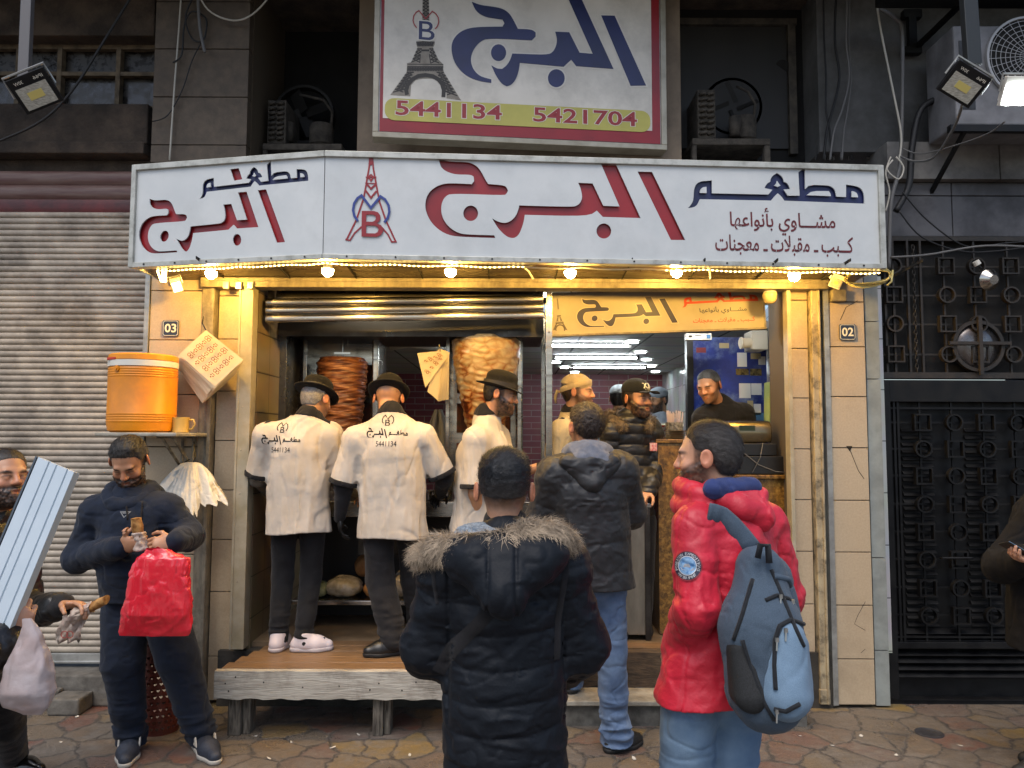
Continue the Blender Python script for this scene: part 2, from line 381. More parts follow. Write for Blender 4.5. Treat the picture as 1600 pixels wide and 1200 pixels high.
# left pilaster with plate 03
t = thing('pilaster', 'tan tiled pilaster beside the roller shutter, carrying blue number plate 03', 'pilaster', (xpx(265), FY, 0))
x0, x1 = xpx(226), xpx(309); mb = MB()
tiles(mb, x0, x1, 0.02, zpx(405), FY, 0.05, [zpx(p) for p in (1045, 955, 868, 785, 700, 618, 533, 456)]); mb.build('tile_facing', M_tile, t, bevel=0.002)
mb = MB(); mb.box((x0, FY + 0.05, 0), (x1, FY + 0.6, 2.72)); mb.build('core', M_grout, t)
mb = MB(); mb.box((x0 - 0.03, FY - 0.012, 0.02), (x0, FY + 0.1, 2.72)); mb.build('edge_strip', M_alu, t)
# right pilaster with plate 02
t = thing('pilaster', 'tan tiled pilaster with cracked slabs carrying blue number plate 02, beside the black gate', 'pilaster', (xpx(1325), FY, 0))
x0, x1 = xpx(1299), xpx(1357); mb = MB()
tiles(mb, x0, x1, 0.02, zpx(420), FY, 0.05, [zpx(p) for p in (1028, 944, 861, 780, 698, 618, 540, 470)]); mb.build('tile_facing', M_tile, t, bevel=0.002)
mb = MB(); mb.box((x0, FY + 0.05, 0), (x1, FY + 0.5, 2.72)); mb.build('core', M_grout, t)
mb = MB(); mb.box((x0 - 0.032, FY - 0.012, 0.02), (x0, FY + 0.1, 2.72)); mb.build('edge_strip', M_alu, t)
for pts in ([(1327, 700), (1333, 715), (1341, 735), (1350, 748)], [(1352, 940), (1340, 962), (1335, 975), (1352, 985)], [(1313, 500), (1322, 480), (1340, 470)], [(1345, 1020), (1352, 1014)]):
 mb = MB(); mb.tube([at(p, q, FY + 0.0015) for p, q in pts], 0.0022, 5); mb.build('crack', mat('crack_dark', hexc('#2a2119'), 0.9), t)
mb = MB(); mb.prism([at(1322, 697, FY - 0.001), at(1332, 697, FY - 0.001), at(1328, 705, FY - 0.001)], (0, 0.003, 0)); mb.build('chip', M_dark, t)
# pale stone jamb strip next to the gate
t = thing('door_jamb', 'pale grey stone jamb strip between number 02 pilaster and black gate', 'jamb', (xpx(1368), FY, 0))
mb = MB(); tiles(mb, xpx(1358), xpx(1381), 0.01, zpx(400), FY + 0.01, 0.3, [zpx(p) for p in (1015, 870, 590, 500)]); mb.build('stone_strip', mat('jamb_stone', hexc('#8a8f8a'), 0.5, c2=hexc('#7a7e7a'), ns=12, stain=hexc('#4d4d48'), stain_amt=0.4), t)
# inner piers each side of the shop opening, old wooden posts
def pier(px0, px1, label, ypl, joints):
 t = thing('opening_pier', label, 'pier', (xpx((px0 + px1) / 2), ypl, 0)); mb = MB()
 tiles(mb, xpx(px0), xpx(px1), 0.02, zpx(446), ypl, 0.05, [zpx(p) for p in joints]); mb.build('tile_facing', M_tile, t, bevel=0.002)
 mb = MB(); mb.box((xpx(px0), ypl + 0.05, 0), (xpx(px1), ypl + 0.35, 2.72)); mb.build('core', M_grout, t)
pier(331, 378, 'tan tiled pier left of the shop opening behind the hanging paper bundle', FY + 0.04, (1030, 928, 846, 768, 690, 612, 530, 462))
pier(1237, 1270, 'narrow tan tiled pier right of the cash counter under the bulbs', FY + 0.03, (1020, 944, 861, 780, 700, 620, 542, 466))
def post(px0, px1, label, y, w=0.09, z0=0.03, m=M_cream):
 mb = MB(); x0, x1 = xpx(px0), xpx(px1)
 mb.box((x0, y, z0), (x1, y + w, 2.70)); mb.box((x0 + (x1-x0)*0.72, y - 0.012, z0), (x1, y, 2.69)); mb.box((x0 - 0.004, y - 0.006, z0), (x1 + 0.006, y + 0.03, z0 + 0.09))
 tag(mb.build('wooden_post', m, bevel=0.004), label, 'post')
post(310, 330, 'cream painted post left of the opening, the paper bundle hanging on it', FY - 0.02)
post(1271, 1284, 'peeling cream wooden post with rusty black edge left of pilaster 02', FY - 0.02, m=mat('peeling_cream', hexc('#a89a7c'), 0.6, c2=hexc('#857860'), ns=18, bump=0.3, bs=40, stain=hexc('#1c1712'), stain_amt=1.0, stain_scale=16, stretch=(1, 1, 0.3)))
x0 = xpx(374); x1 = xpx(394)
mb = MB(); mb.box((x0, FY - 0.06, 0.36), (x1, FY + 0.04, zpx(448))); mb.box((x0 - 0.006, FY - 0.066, 0.36), (x0 + 0.008, FY - 0.02, zpx(448)))
for i in range(9): z = 0.5 + i * 0.27; mb.cyl((x0 + 0.03, FY - 0.062, z), (x0 + 0.03, FY - 0.058, z), 0.006, seg=8)
tag(mb.build('frame_post', mat('cream_metal', hexc('#a39a86'), 0.45, c2=hexc('#91886f'), ns=10, stain=hexc('#5c4e38'), stain_amt=0.4), bevel=0.003), 'cream metal frame post on the left edge of the shop opening', 'frame post')
x0 = xpx(1232); x1 = xpx(1238)
mb = MB(); mb.box((x0, FY - 0.03, 0.4), (x1, FY + 0.05, zpx(448))); tag(mb.build('frame_post', MATS['cream_metal'], bevel=0.002), 'thin cream metal frame post on the right edge of the shop opening', 'frame post')
# header beam below the soffit
t = thing('header_beam', 'dirty cream beam with hinge running across the top of the shop opening', 'beam', (0, FY, 2.66))
z0, z1 = zpx(453), zpx(441); mb = MB(); mb.box((xpx(320, 447), FY - 0.07, z0), (xpx(1288, 447), FY + 0.05, z1)); mb.box((xpx(320, 447), FY - 0.076, z1 - 0.014), (xpx(1288, 447), FY - 0.05, z1 + 0.01)); mb.build('rail', M_cream, t, bevel=0.003)
mb = MB()
for px in (348, 368, 386): pbox(mb, px, 440, px + 9, 451, FY - 0.09, 0.02)
mb.build('hinge', M_alu, t, bevel=0.002)
# header above the beam closing the wall behind the sign
mb = MB(); mb.box((xpx(226), FY + 0.06, 2.72), (xpx(1381), FY + 0.5, 3.32)); tag(mb.build('lintel_wall', M_dark), 'dark lintel wall hidden behind the long shop sign', 'wall')
# ================================================================ left roller shutter
t = thing('roller_shutter', 'closed grey corrugated roller shutter with dark red band at its top', 'roller shutter', (-3, 4.97, 0))
SY = 4.97
def corrug(x0, x1, z0, z1, y, pitch, amp, seg=6):
 n = max(1, int((z1 - z0) / pitch)); P = []
 for i in range(n * seg + 1):
  z = z0 + (z1 - z0) * i / (n * seg); ph = (i % seg) / seg
  d = amp * abs(math.sin(math.pi * ph)) ** 0.5
  P.append([(x0, y - d, z), (x1, y - d, z)])
 return P
xs0, xs1 = -5.2, xpx(226) - 0.02
zb, zr0, zr1, zt = zpx(1022, SY), zpx(334, SY), zpx(302, SY), zpx(270, SY)
mb = MB(); mb.grid(corrug(xs0, xs1, zb, zr0, SY, 0.0405, 0.015, 10)); mb.build('slat_curtain', M_shutter, t, auto=40)
mb = MB(); mb.grid(corrug(xs0, xs1, zr0, zr0 + (zr1 - zr0) * 0.62, SY, 0.09, 0.006)); mb.mi = 1; mb.grid(corrug(xs0, xs1, zr0 + (zr1 - zr0) * 0.62, zt, SY, 0.065, 0.018)); mb.build('red_band', [M_red, mat('shutter_redgrey', hexc('#6d5a52'), 0.5, c2=hexc('#451a1a'), ns=3, contrast=0.9, stretch=(1, 1, 10))], t, auto=40)
mb = MB(); mb.box((xs0, SY - 0.02, zb - 0.06), (xs1, SY + 0.02, zb)); mb.box((xs0, SY - 0.035, zb - 0.06), (xs1, SY - 0.02, zb - 0.045)); mb.build('bottom_rail', M_alu, t, bevel=0.003)
mb = MB(); mb.box((xs1 - 0.005, SY - 0.05, 0.1), (xs1 + 0.025, SY + 0.05, zt)); mb.build('guide_rail', M_alu, t)
# stone threshold under the shutter
mb = MB(); mb.box((-5.2, 4.78, 0.0), (xpx(222), 5.2, 0.19)); mb.box((-5.2, 4.72, 0.0), (xpx(120), 4.78, 0.12)); mb.box((xpx(118), 4.62, 0.0), (xpx(165), 4.78, 0.10))
tag(mb.build('threshold_step', mat('rough_stone', hexc('#6a665f'), 0.9, c2=hexc('#46423c'), ns=9, nd=8, bump=0.6, bs=25), bevel=0.012), 'rough grey stone threshold under the closed shutter', 'step')
# concrete lintel and window wall over it
t = thing('upper_wall', 'grimy brown concrete wall with a band of small windows above the shutter', 'wall', (-3.2, 5, 3.2))
UY = 4.98
mb = MB()
zA, zB, zC, zD, zE, zF = zpx(268, UY), zpx(250, UY), zpx(232, UY), zpx(170, UY), zpx(60, UY), 5.6
xe = xpx(241, 100, UY)
mb.box((-5.6, UY + 0.02, zA - 0.02), (xe, UY + 0.4, zB)); mb.box((-5.6, UY - 0.10, zB), (xe, UY + 0.4, zC)); mb.box((-5.6, UY - 0.06, zC), (xe, UY + 0.4, zD)); mb.box((-5.6, UY - 0.02, zE), (xe, UY + 0.4, zF))
mb.build('concrete', M_conc, t, bevel=0.008)
mb = MB(); mb.box((-5.6, UY + 0.16, zD), (xe, UY + 0.2, zE)); mb.build('glazing', M_glassdark, t)
mb = MB(); yb = UY + 0.10
for px in (27, 92, 184): a, b, c, d = pr(px - 3.5, 58, px + 3.5, 170, yb); mb.box((a, yb, zD), (b, yb + 0.05, zE))
for x in (-3.7, -4.1, -4.5, -5.0): mb.box((x, yb, zD), (x + 0.03, yb + 0.05, zE))
zm = zpx(117, yb); mb.box((-5.6, yb + 0.003, zm - 0.014), (xe, yb + 0.047, zm + 0.014)); mb.box((-5.6, yb + 0.003, zE - 0.03), (xe, yb + 0.047, zE)); mb.box((-5.6, yb - 0.1, zD), (xe, yb + 0.047, zD + 0.012))
mb.build('window_bars', mat('dirty_cream_frame', hexc('#6a5c48'), 0.8, c2=hexc('#43392c'), ns=14, bump=0.3, bs=50), t)
# tiled stone pillar left of the sign; tile colour darkened for grime and shade
t = thing('stone_pillar', 'grimy tiled stone pillar above the left end of the shop sign', 'pillar', (xpx(315), 4.87, 3))
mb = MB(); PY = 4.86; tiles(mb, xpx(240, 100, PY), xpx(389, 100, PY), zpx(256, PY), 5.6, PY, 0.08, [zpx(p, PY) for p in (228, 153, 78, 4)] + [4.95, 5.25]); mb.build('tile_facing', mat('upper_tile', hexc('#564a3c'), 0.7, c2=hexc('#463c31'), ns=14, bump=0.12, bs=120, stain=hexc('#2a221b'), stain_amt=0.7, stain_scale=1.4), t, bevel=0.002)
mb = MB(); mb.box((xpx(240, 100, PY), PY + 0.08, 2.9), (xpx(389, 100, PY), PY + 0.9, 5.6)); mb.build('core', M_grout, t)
# dark recesses with old air conditioners: back wall, ceiling slab
t = thing('recess_wall', 'near black back wall and slab behind the old air conditioners', 'wall', (0, 5.7, 3))
mb = MB(); mb.box((xpx(389, 100, 5.6), 5.62, 2.7), (1.15, 5.8, 5.8)); mb.box((1.15, 5.3, 2.7), (2.15, 5.8, 5.8)); mb.box((xpx(380, 100, 4.9), 4.95, 3.3), (2.2, 5.7, 3.36)); mb.build('wall_surface', M_dark, t)  # recess surfaces given a near-black colour
# backing pier behind the upper sign
t = thing('sign_pier', 'tan clad pier standing behind the upper billboard', 'pier', (0.05, 4.95, 3.3))
BY = 4.93; mb = MB(); mb.box((xpx(559, 150, BY), BY, 3.25), (xpx(1064, 150, BY), BY + 0.5, 5.6)); mb.build('cladding', mat('tan_clad', hexc('#7d6c58'), 0.6, c2=hexc('#6a5b49'), ns=6, stain=hexc('#33291f'), stain_amt=0.6, stain_scale=3, stretch=(1, 1, 0.3)), t, bevel=0.004)
# dark streaked door in the right recess
t = thing('dark_door', 'dark sheet metal door behind the right air conditioner', 'door', (1.4, 5.28, 3.3))
DY = 5.28; mb = MB(); pbox(mb, 1062, 38, 1232, 232, DY, 0.02); mb.build('panel', mat('dark_panel', hexc('#1f1c19'), 0.6, c2=hexc('#12100e'), ns=3, nd=7, contrast=0.9, stretch=(2, 2, 0.5)), t)
mb = MB(); pbox(mb, 1056, 28, 1245, 38, DY - 0.03, 0.05); pbox(mb, 1233, 38, 1245, 240, DY - 0.03, 0.05); mb.build('frame', mat('dark_frame', hexc('#4a4338'), 0.7, c2=hexc('#1c1916'), ns=8), t)
mb = MB(); mb.cyl(at(1222, 105, DY - 0.001), at(1222, 105, DY - 0.004), 0.05); mb.build('hole', M_dark, t)
def old_ac(label, px0, px1, py0, py1, Y, flip):
 t = thing('old_air_conditioner', label, 'air conditioner', at((px0 + px1) / 2, py1, Y))
 w = px1 - px0; dirt = mat('dust_grey', hexc('#4d473f'), 0.95, c2=hexc('#2d2924'), ns=14, bump=0.4, bs=60)
 mb = MB(); x0, x1, z0, z1 = pr(px0, py0, px0 + w*0.28, py1, Y); mb.box((x0, Y, z0), (x1, Y + 0.34, z1)); mb.build('coil_case', dirt, t, bevel=0.004)
 mb = MB()
 for c in range(2):
  for r_ in range(8):
   x = x0 + (x1 - x0) * (0.28 + 0.44*c); z = z0 + (z1 - z0) * (0.08 + 0.115 * r_)
   mb.tube([(x - 0.017, Y, z), (x - 0.013, Y - 0.018, z + 0.003), (x + 0.013, Y - 0.018, z + 0.008), (x + 0.017, Y, z + 0.01)], 0.011, 6)
 mb.build('coil_bends', dirt, t, smooth=True)
 cx, cz = at(px0 + w*0.55, (py0 + py1)/2 - 12, Y + 0.3).x, at(px0 + w*0.55, (py0+py1)/2 - 12, Y + 0.3).z
 mb = MB(); mb.ring((cx, Y + 0.3, cz), (0, 1, 0), (x1 - x0) * 1.75, 0.02, 0.06, 36)
 for k in range(4):
  a = k * math.pi/2 + 0.4; mb.obox((cx + 0.1*math.cos(a), Y + 0.31, cz + 0.1*math.sin(a)), Vector((math.cos(a), 0, math.sin(a)))*0.08, Vector((-math.sin(a), 0.5, math.cos(a)))*0.045, (0, 0.002, 0))
 mb.build('fan', mat('dark_fan', hexc('#161412'), 0.7), t)
 mb = MB(); x0, x1, z0, z1 = pr(px0 + w*0.60, py0 + (py1-py0)*0.45, px0 + w*0.97, py1, Y + 0.12); r_ = (x1 - x0)/2
 mb.lathe([(r_*0.8, 0), (r_, 0.015), (r_, (z1-z0)*0.8), (r_*0.9, (z1-z0)*0.93), (r_*0.4, (z1-z0))], ((x0+x1)/2, Y + 0.2, z0)); mb.build('compressor', dirt, t, auto=40)
 mb = MB(); mb.tube([((x0+x1)/2 + r_*0.8, Y + 0.2, z1 - 0.03), ((x0+x1)/2 + r_*0.9, Y + 0.18, z1 + 0.08), ((x0+x1)/2 + 0.02, Y + 0.16, z1 + 0.16), (cx, Y + 0.2, cz + 0.1)], 0.010, 8)
 mb.tube([(cx - 0.05, Y + 0.1, z0), (cx - 0.05, Y + 0.1, z0 + 0.14)], 0.04, 10); mb.build('pipes', dirt, t, smooth=True)
 mb = MB(); x0, x1, z0, z1 = pr(px0 - 8, py1, px1 + 14, py1 + 10, Y - 0.04); mb.box((x0, Y - 0.04, z0), (x1, Y + 0.4, z1)); mb.box((x0, Y - 0.035, z0 - 0.12), (x0 + 0.03, Y + 0.02, z0)); mb.box((x1 - 0.04, Y - 0.035, z0 - 0.12), (x1, Y + 0.02, z0)); mb.build('stand', dirt, t, bevel=0.005)
old_ac('dusty stripped air conditioner with bare coil on a stand right of the upper billboard', 1090, 1190, 140, 216, 4.98, False)
old_ac('blackened stripped air conditioner with bare coil left of the upper billboard', 418, 520, 156, 224, 5.12, False)
mb = MB(); mb.box((xpx(1660, 850, 4.9) + 0.005, 4.88, 0), (6, 5.4, zpx(366, 4.92))); tag(mb.build('neighbour_wall', M_greyconc), 'grey plaster wall beyond the black gate at the right edge', 'wall')
# ================================================================ right side: upper wall, gate
t = thing('side_building_wall', 'grey plaster upper wall of the neighbouring building above the black gate', 'wall', (2.9, 5.0, 2.9))
GY = 4.92
mb = MB(); mb.box((2.1, GY + 0.12, zpx(225, GY)), (6, GY + 0.5, 5.8)); mb.mi = 1
x0 = xpx(1383, 300, GY); z0, z1 = zpx(366, GY), zpx(222, GY)
tiles(mb, x0, 6, zpx(281, GY), z1, GY - 0.04, 0.3, [], [xpx(1575, 250), 3.9, 4.6, 5.3]); mb.mi = 2
tiles(mb, x0, 6, z0, zpx(281, GY), GY + 0.02, 0.3, [zpx(302, GY)], [xpx(1508, 330), 3.55, 4.3, 5.1]); mb.build('plaster', [M_greyconc, mat('grey_band', hexc('#7b7975'), 0.8, c2=hexc('#636160'), ns=5, stain=hexc('#2c2a26'), stain_amt=0.7, stain_scale=2), mat('grey_slab', hexc('#5d5c5e'), 0.7, c2=hexc('#4c4b4e'), ns=4, stain=hexc('#1e1c1a'), stain_amt=0.6)], t, bevel=0.003)
def gate_pattern(mb, mbp, cols, rows, s, y, first=0):
 for i, cx in enumerate(cols):
  for j, cz in enumerate(rows):
   if (i + j + first) % 2 == 0:
    for a, b, c, d in ((-s, -s, s, -s + 0.010), (-s, s - 0.010, s, s), (-s, -s + 0.010, -s + 0.010, s - 0.010), (s - 0.010, -s + 0.010, s, s - 0.010)):
     mbp.box((cx + a, y - 0.035, cz + b), (cx + c, y, cz + d))
   else: mbp.ring((cx, y, cz), (0, -1, 0), s * 1.0, 0.010, 0.035)
GD = 4.90
t = thing('metal_gate', 'black metal gate with a grille of welded squares and circles', 'gate', (xpx(1490, 850, GD), GD, 0))
gx0, gx1, gz1 = xpx(1377, 850, GD), xpx(1660, 850, GD), zpx(592, GD)
mb = MB(); mb.box((gx0, GD + 0.05, 0.03), (gx1, GD + 0.06, gz1)); mb.build('backing_sheet', M_black, t)
mb = MB()
ix0, ix1 = xpx(1393, 800, GD), xpx(1638, 800, GD); iz0, iz1 = zpx(1000, GD), zpx(626, GD)
mb.box((gx0, GD - 0.03, 0.03), (ix0, GD + 0.05, gz1)); mb.box((ix1, GD - 0.03, 0.03), (gx1, GD + 0.05, gz1)); mb.box((ix0, GD - 0.03, iz1), (ix1, GD + 0.05, gz1)); mb.box((ix0, GD - 0.03, 0.03), (ix1, GD + 0.05, zpx(1090, GD))); mb.box((gx0, GD - 0.02, -0.01), (gx1, GD + 0.3, 0.029)); mb.box((ix0, GD - 0.02, iz0 - 0.04), (ix1, GD + 0.05, iz0))
mb.build('frame', M_black, t, bevel=0.004)
mb = MB()
for x in (ix0 + 0.03, ix0 + 0.055, ix1 - 0.04, ix1 - 0.015): mb.box((x - 0.007, GD - 0.015, iz0), (x + 0.007, GD + 0.005, iz1))
for z in (iz0 + 0.03, iz1 - 0.04): mb.box((ix0, GD - 0.012, z - 0.006), (ix1, GD + 0.003, z + 0.006))
cols = [xpx(p, 800, GD) for p in (1441, 1491, 1541, 1591)]; rows = [zpx(p, GD) for p in (958, 915, 871, 828, 785, 741, 699, 658)]
for cx in cols: mb.box((cx - 0.006, GD - 0.008, iz0), (cx + 0.006, GD + 0.004, iz1))
for cz in rows: mb.box((ix0, GD - 0.010, cz - 0.006), (ix1, GD + 0.002, cz + 0.006))
mb.build('bars', M_black, t)
for i, cx in enumerate(cols):
 for j, cz in enumerate(rows):
  mb = MB(); gate_pattern(mb, mb, [cx], [cz], 0.055, GD - 0.012, (i + j + 1) % 2); mb.build('welded_square' if (i + j + 1) % 2 == 0 else 'welded_circle', M_black, t)
mb = MB()
for cx in (cols[0], cols[2]):
 for k in range(28):
  z = iz0 + 0.1 + k * 0.046; mb.obox((cx, GD + 0.035, z), (0.10, 0, 0), (0, 0.012, 0.012), (0, 0.002, -0.002))
for k in range(7):
 z = 0.17 + k * 0.045; mb.obox(((ix0 + ix1)/2, GD + 0.02, z), ((ix1 - ix0)/2 - 0.005, 0, 0), (0, 0.02, 0.014), (0, 0.003, -0.004))
mb.build('louvre', M_black, t, bevel=0.002)
mb = MB(); mb.tube([at(1470, 872, GD - 0.05), at(1472, 872, GD - 0.07), at(1518, 872, GD - 0.07), at(1520, 872, GD - 0.05)], 0.008, 8); mb.box((cols[1] - 0.03, GD - 0.05, zpx(878, GD)), (cols[1] + 0.04, GD - 0.012, zpx(866, GD))); mb.build('handle', M_black, t)
t = thing('transom_grille', 'dusty black transom grille with chains and a round vent above the gate', 'grille', (xpx(1490, 480, GD), GD, gz1))
tz1 = zpx(368, GD)
mb = MB(); mb.box((gx0, GD + 0.05, gz1 + 0.01), (gx1, GD + 0.06, tz1)); mb.build('backing_sheet', M_dark, t)
mb = MB(); mb.box((gx0, GD - 0.03, gz1 + 0.012), (gx1, GD + 0.05, gz1 + 0.05)); mb.box((gx0, GD - 0.02, tz1 - 0.03), (gx1, GD + 0.05, tz1))
for p in (1382, 1395, 1418, 1438): x = xpx(p, 480, GD); mb.box((x - 0.007, GD - 0.02, gz1 + 0.05), (x + 0.007, GD, tz1 - 0.03))
c2_ = [xpx(p, 480, GD) for p in (1393, 1475, 1523, 1575, 1622)]; r2_ = [zpx(p, GD) for p in (552, 505, 460, 415)]
for cx in c2_[1:]: mb.box((cx - 0.006, GD - 0.012, gz1 + 0.05), (cx + 0.006, GD + 0.002, tz1 - 0.03))
for cz in r2_: mb.box((gx0, GD - 0.01, cz - 0.006), (gx1, GD + 0.004, cz + 0.006))
gate_pattern(mb, mb, c2_, r2_, 0.055, GD - 0.012, 0); mb.build('grille_bars', M_blackrust, t)
mb = MB(); x = xpx(1427, 480, GD); z = gz1 + 0.06; k = 0
while z < tz1 - 0.05:
 mb.tube([(x + 0.011*math.cos(a)*(1 if k % 2 else 0.3), GD - 0.02 + 0.011*math.cos(a)*(0.3 if k % 2 else 1), z + 0.019*math.sin(a)) for a in [i*math.pi/5 for i in range(10)]], 0.0035, 5, closed=True); z += 0.028; k += 1
mb.build('chain', M_blackrust, t, smooth=True)
vc = at(1526, 541, GD - 0.02)
mb = MB(); mb.lathe([(0.0, 0.022), (0.08, 0.016), (0.145, 0.004), (0.15, -0.01)], vc, (0, -1, 0), 40); mb.build('vent_disc', mat('disc_steel', hexc('#6a6a6c'), 0.28, metal=0.8, c2=hexc('#4a3c30'), ns=6, rvar=0.15), t, smooth=True)
mb = MB(); mb.ring(vc + Vector((0, 0.005, 0)), (0, -1, 0), 0.168, 0.022, 0.03, 40)
mb.box((vc.x - 0.20, GD - 0.065, vc.z + 0.006), (vc.x + 0.2, GD - 0.048, vc.z + 0.026)); mb.box((vc.x - 0.012, GD - 0.07, vc.z - 0.19), (vc.x + 0.012, GD - 0.05, vc.z + 0.19)); mb.build('vent_rim', M_blackrust, t)
# ================================================================ signs. Letter outlines are traced flat and laid on each sign's own surface
BURJ = [[(133,62),(175,78),(230,83),(290,83),(330,93),(362,115),(385,150),(405,190),(420,212),(510,220),(528,232),(535,252),(526,270),(512,279),(205,267),(170,285),(150,320),(145,365),(155,410),(180,450),(215,480),(250,498),(290,506),(455,511),(462,527),(250,520),(190,510),(140,485),(95,445),(65,395),(52,345),(58,295),(80,255),(120,225),(165,210),(215,208),(325,213),(338,195),(335,170),(318,158),(240,158),(195,148),(160,130),(140,105)],
 [(943,205),(1028,209),(1090,339),(1184,343),(1077,97),(1165,100),(1307,411),(1087,404),(1052,368),(1003,401),(633,392),(627,430),(615,470),(600,505),(580,524),(558,528),(530,520),(500,495),(470,460),(443,413),(480,433),(515,440),(545,432),(572,410),(590,380),(601,337),(910,346),(940,337),(960,315),(967,290),(963,260),(955,230)],
 [(1289,140),(1374,142),(1567,539),(1483,538)]]
BURJ = [smooth_poly(p, 2, 38) for p in BURJ[:2]] + [BURJ[2], disc((318, 383), 43, 45), disc((1093, 486), 43, 44)]
BURJ = [[(650 + x/3.721, 230 + y/3.721) for x, y in p] for p in BURJ]
MATAM = [[(272,213),(273,318),(728,328),(760,290),(697,276),(705,258),(722,235),(743,225),(745,205),(760,178),(797,154),(833,176),(850,205),(853,225),(875,232),(893,255),(904,284),(851,287),(885,337),(980,337),(970,150),(1022,108),(1025,283),(1062,250),(1205,253),(1245,268),(1268,295),(1277,345),(1355,348),(1355,248),(1420,256),(1465,270),(1492,300),(1502,345),(1503,402),(858,378),(830,340),(803,318),(775,345),(750,377),(175,366),(165,390),(150,415),(125,432),(78,438),(100,415),(118,385),(124,350),(126,300),(135,262),(155,235),(190,220),(230,218)],
 [(228,265),(230,316),(174,315),(178,290),(195,270)],[(799,217),(815,245),(827,254),(804,267),(773,255),(790,243)],[(1080,300),(1215,300),(1230,320),(1232,341),(1037,333)],[(1401,300),(1425,305),(1445,320),(1452,350),(1400,348)]]
MATAM = [[(1060 + x/5.161, 240 + y/5.161) for x, y in smooth_poly(p, 1, 45)] for p in MATAM]
def tw(s): return [[(530 + x/7.5, 230 + y/7.5) for x, y in p] for p in s]
TOWER = tw([stroke([(364,66),(350,235),(316,430),(285,600),(200,850),(85,1085)], 20), stroke([(383,66),(400,250),(432,430),(472,640),(548,860),(662,1105)], 20), [(360,66),(386,66),(392,190),(372,215),(352,190)],
 stroke([(72,1080),(125,1090),(180,1005),(262,930)], 18), stroke([(674,1107),(615,1108),(570,1020),(500,940)], 18), stroke([(308,505),(372,592),(436,512)], 22), stroke([(322,430),(372,486),(430,432)], 22), stroke([(372,318),(400,352),(372,392),(344,352),(372,318)], 18), stroke([(310,350),(436,350)],12), stroke([(304,420),(440,425)],10)])
EMBLEM_M = tw([stroke([(220,866),(180,810),(162,740),(175,660),(215,598),(262,566),(372,712),(484,576),(540,615),(580,685),(588,760),(568,830),(528,882)], 28)])
EMBLEM_B = tw([[(265,748),(410,750),(455,765),(482,800),(484,845),(462,880),(440,893),(490,915),(515,950),(515,990),(490,1030),(440,1052),(262,1048)], [(318,790),(395,792),(425,808),(432,835),(420,862),(390,876),(318,874)], [(318,918),(420,922),(452,940),(462,968),(450,998),(420,1012),(316,1010)]])
def mapped(polys, plane, f=None):         # traced points -> coordinates on a sign's plane; f maps the reference trace to this sign's trace
 return [[plane.uv(*(f(*p) if f else p)) for p in poly] for poly in polys]
def affine(src, dst):                      # affine map from three point pairs
 A = np.array([[x, y, 1] for x, y in src], float); M = np.linalg.solve(A, np.array(dst, float))
 return lambda x, y: tuple(np.array([x, y, 1.0]) @ M)
def put_shapes(plane, polys, name, m, parent, depth=0.004, lift=0.0):
 mb = MB(); plane.put(mb, shape2d(polys, depth), lift + depth/2); return mb.build(name, m, parent)
def put_text(plane, s, x, y, w, h, name, m, parent, lift=0.002, bold=0.0, keep=False):
 vs, fs = text2d(s, w, h, lift, bold, keep); mb = MB(); mb.add([plane.pt(x + a, y + b, c) for a, b, c in vs], fs); return mb.build(name, m, parent)
def off(poly, d):                          # outline grown by d (for the pale halo behind letters)
 out = []; n = len(poly); ar = sum(poly[i-1][0]*poly[i][1] - poly[i][0]*poly[i-1][1] for i in range(n)); sg = 1 if ar > 0 else -1
 for i in range(n):
  a, b, c = Vector(poly[i-1]), Vector(poly[i]), Vector(poly[(i+1) % n]); u, v = (b-a), (c-b)
  if u.length < 1e-7 or v.length < 1e-7: continue
  u.normalize(); v.normalize(); nn = Vector((u.y + v.y, -u.x - v.x)) * sg
  if nn.length < 1e-4: continue
  nn.normalize(); k = min(1/max(0.4, nn.dot(Vector((u.y, -u.x))*sg)), 2); out.append(tuple(b + nn*d*k))
 return out
# ---- the long sign box: a left face angled to the street and a front face
SZ0, SZ1 = 2.663, 3.29
A0 = at(203, 412, 4.44); A1 = at(504, 404, 4.20); A2 = at(1383, 414, 4.40)
A0, A1, A2 = [Vector((p.x, p.y, SZ0)) for p in (A0, A1, A2)]
sign = thing('shop_sign', 'long white sign box with an angled left end and cut red and blue Arabic lettering', 'shop sign', (0, 4.5, SZ0))
def sign_face(P, Q, holes, name):
 u = (Q - P); W = u.length; pl = Plane(P, u, (0, 0, 1)); H = SZ1 - SZ0; f = 0.035
 polys = [[(0.022 if name == 'side_panel' else 0.003, 0.03), (W - (0.022 if name != 'side_panel' else 0.003), 0.03), (W - (0.022 if name != 'side_panel' else 0.003), H - f), (0.022 if name == 'side_panel' else 0.003, H - f)]] + holes(pl)
 put_shapes(pl, polys, name, M_white, sign, 0.008, -0.012)
 return pl, W, H
def fr_holes(pl): return mapped(BURJ + MATAM + TOWER[:0], pl)
pf, WF, HF = sign_face(A1, A2, fr_holes, 'front_panel')
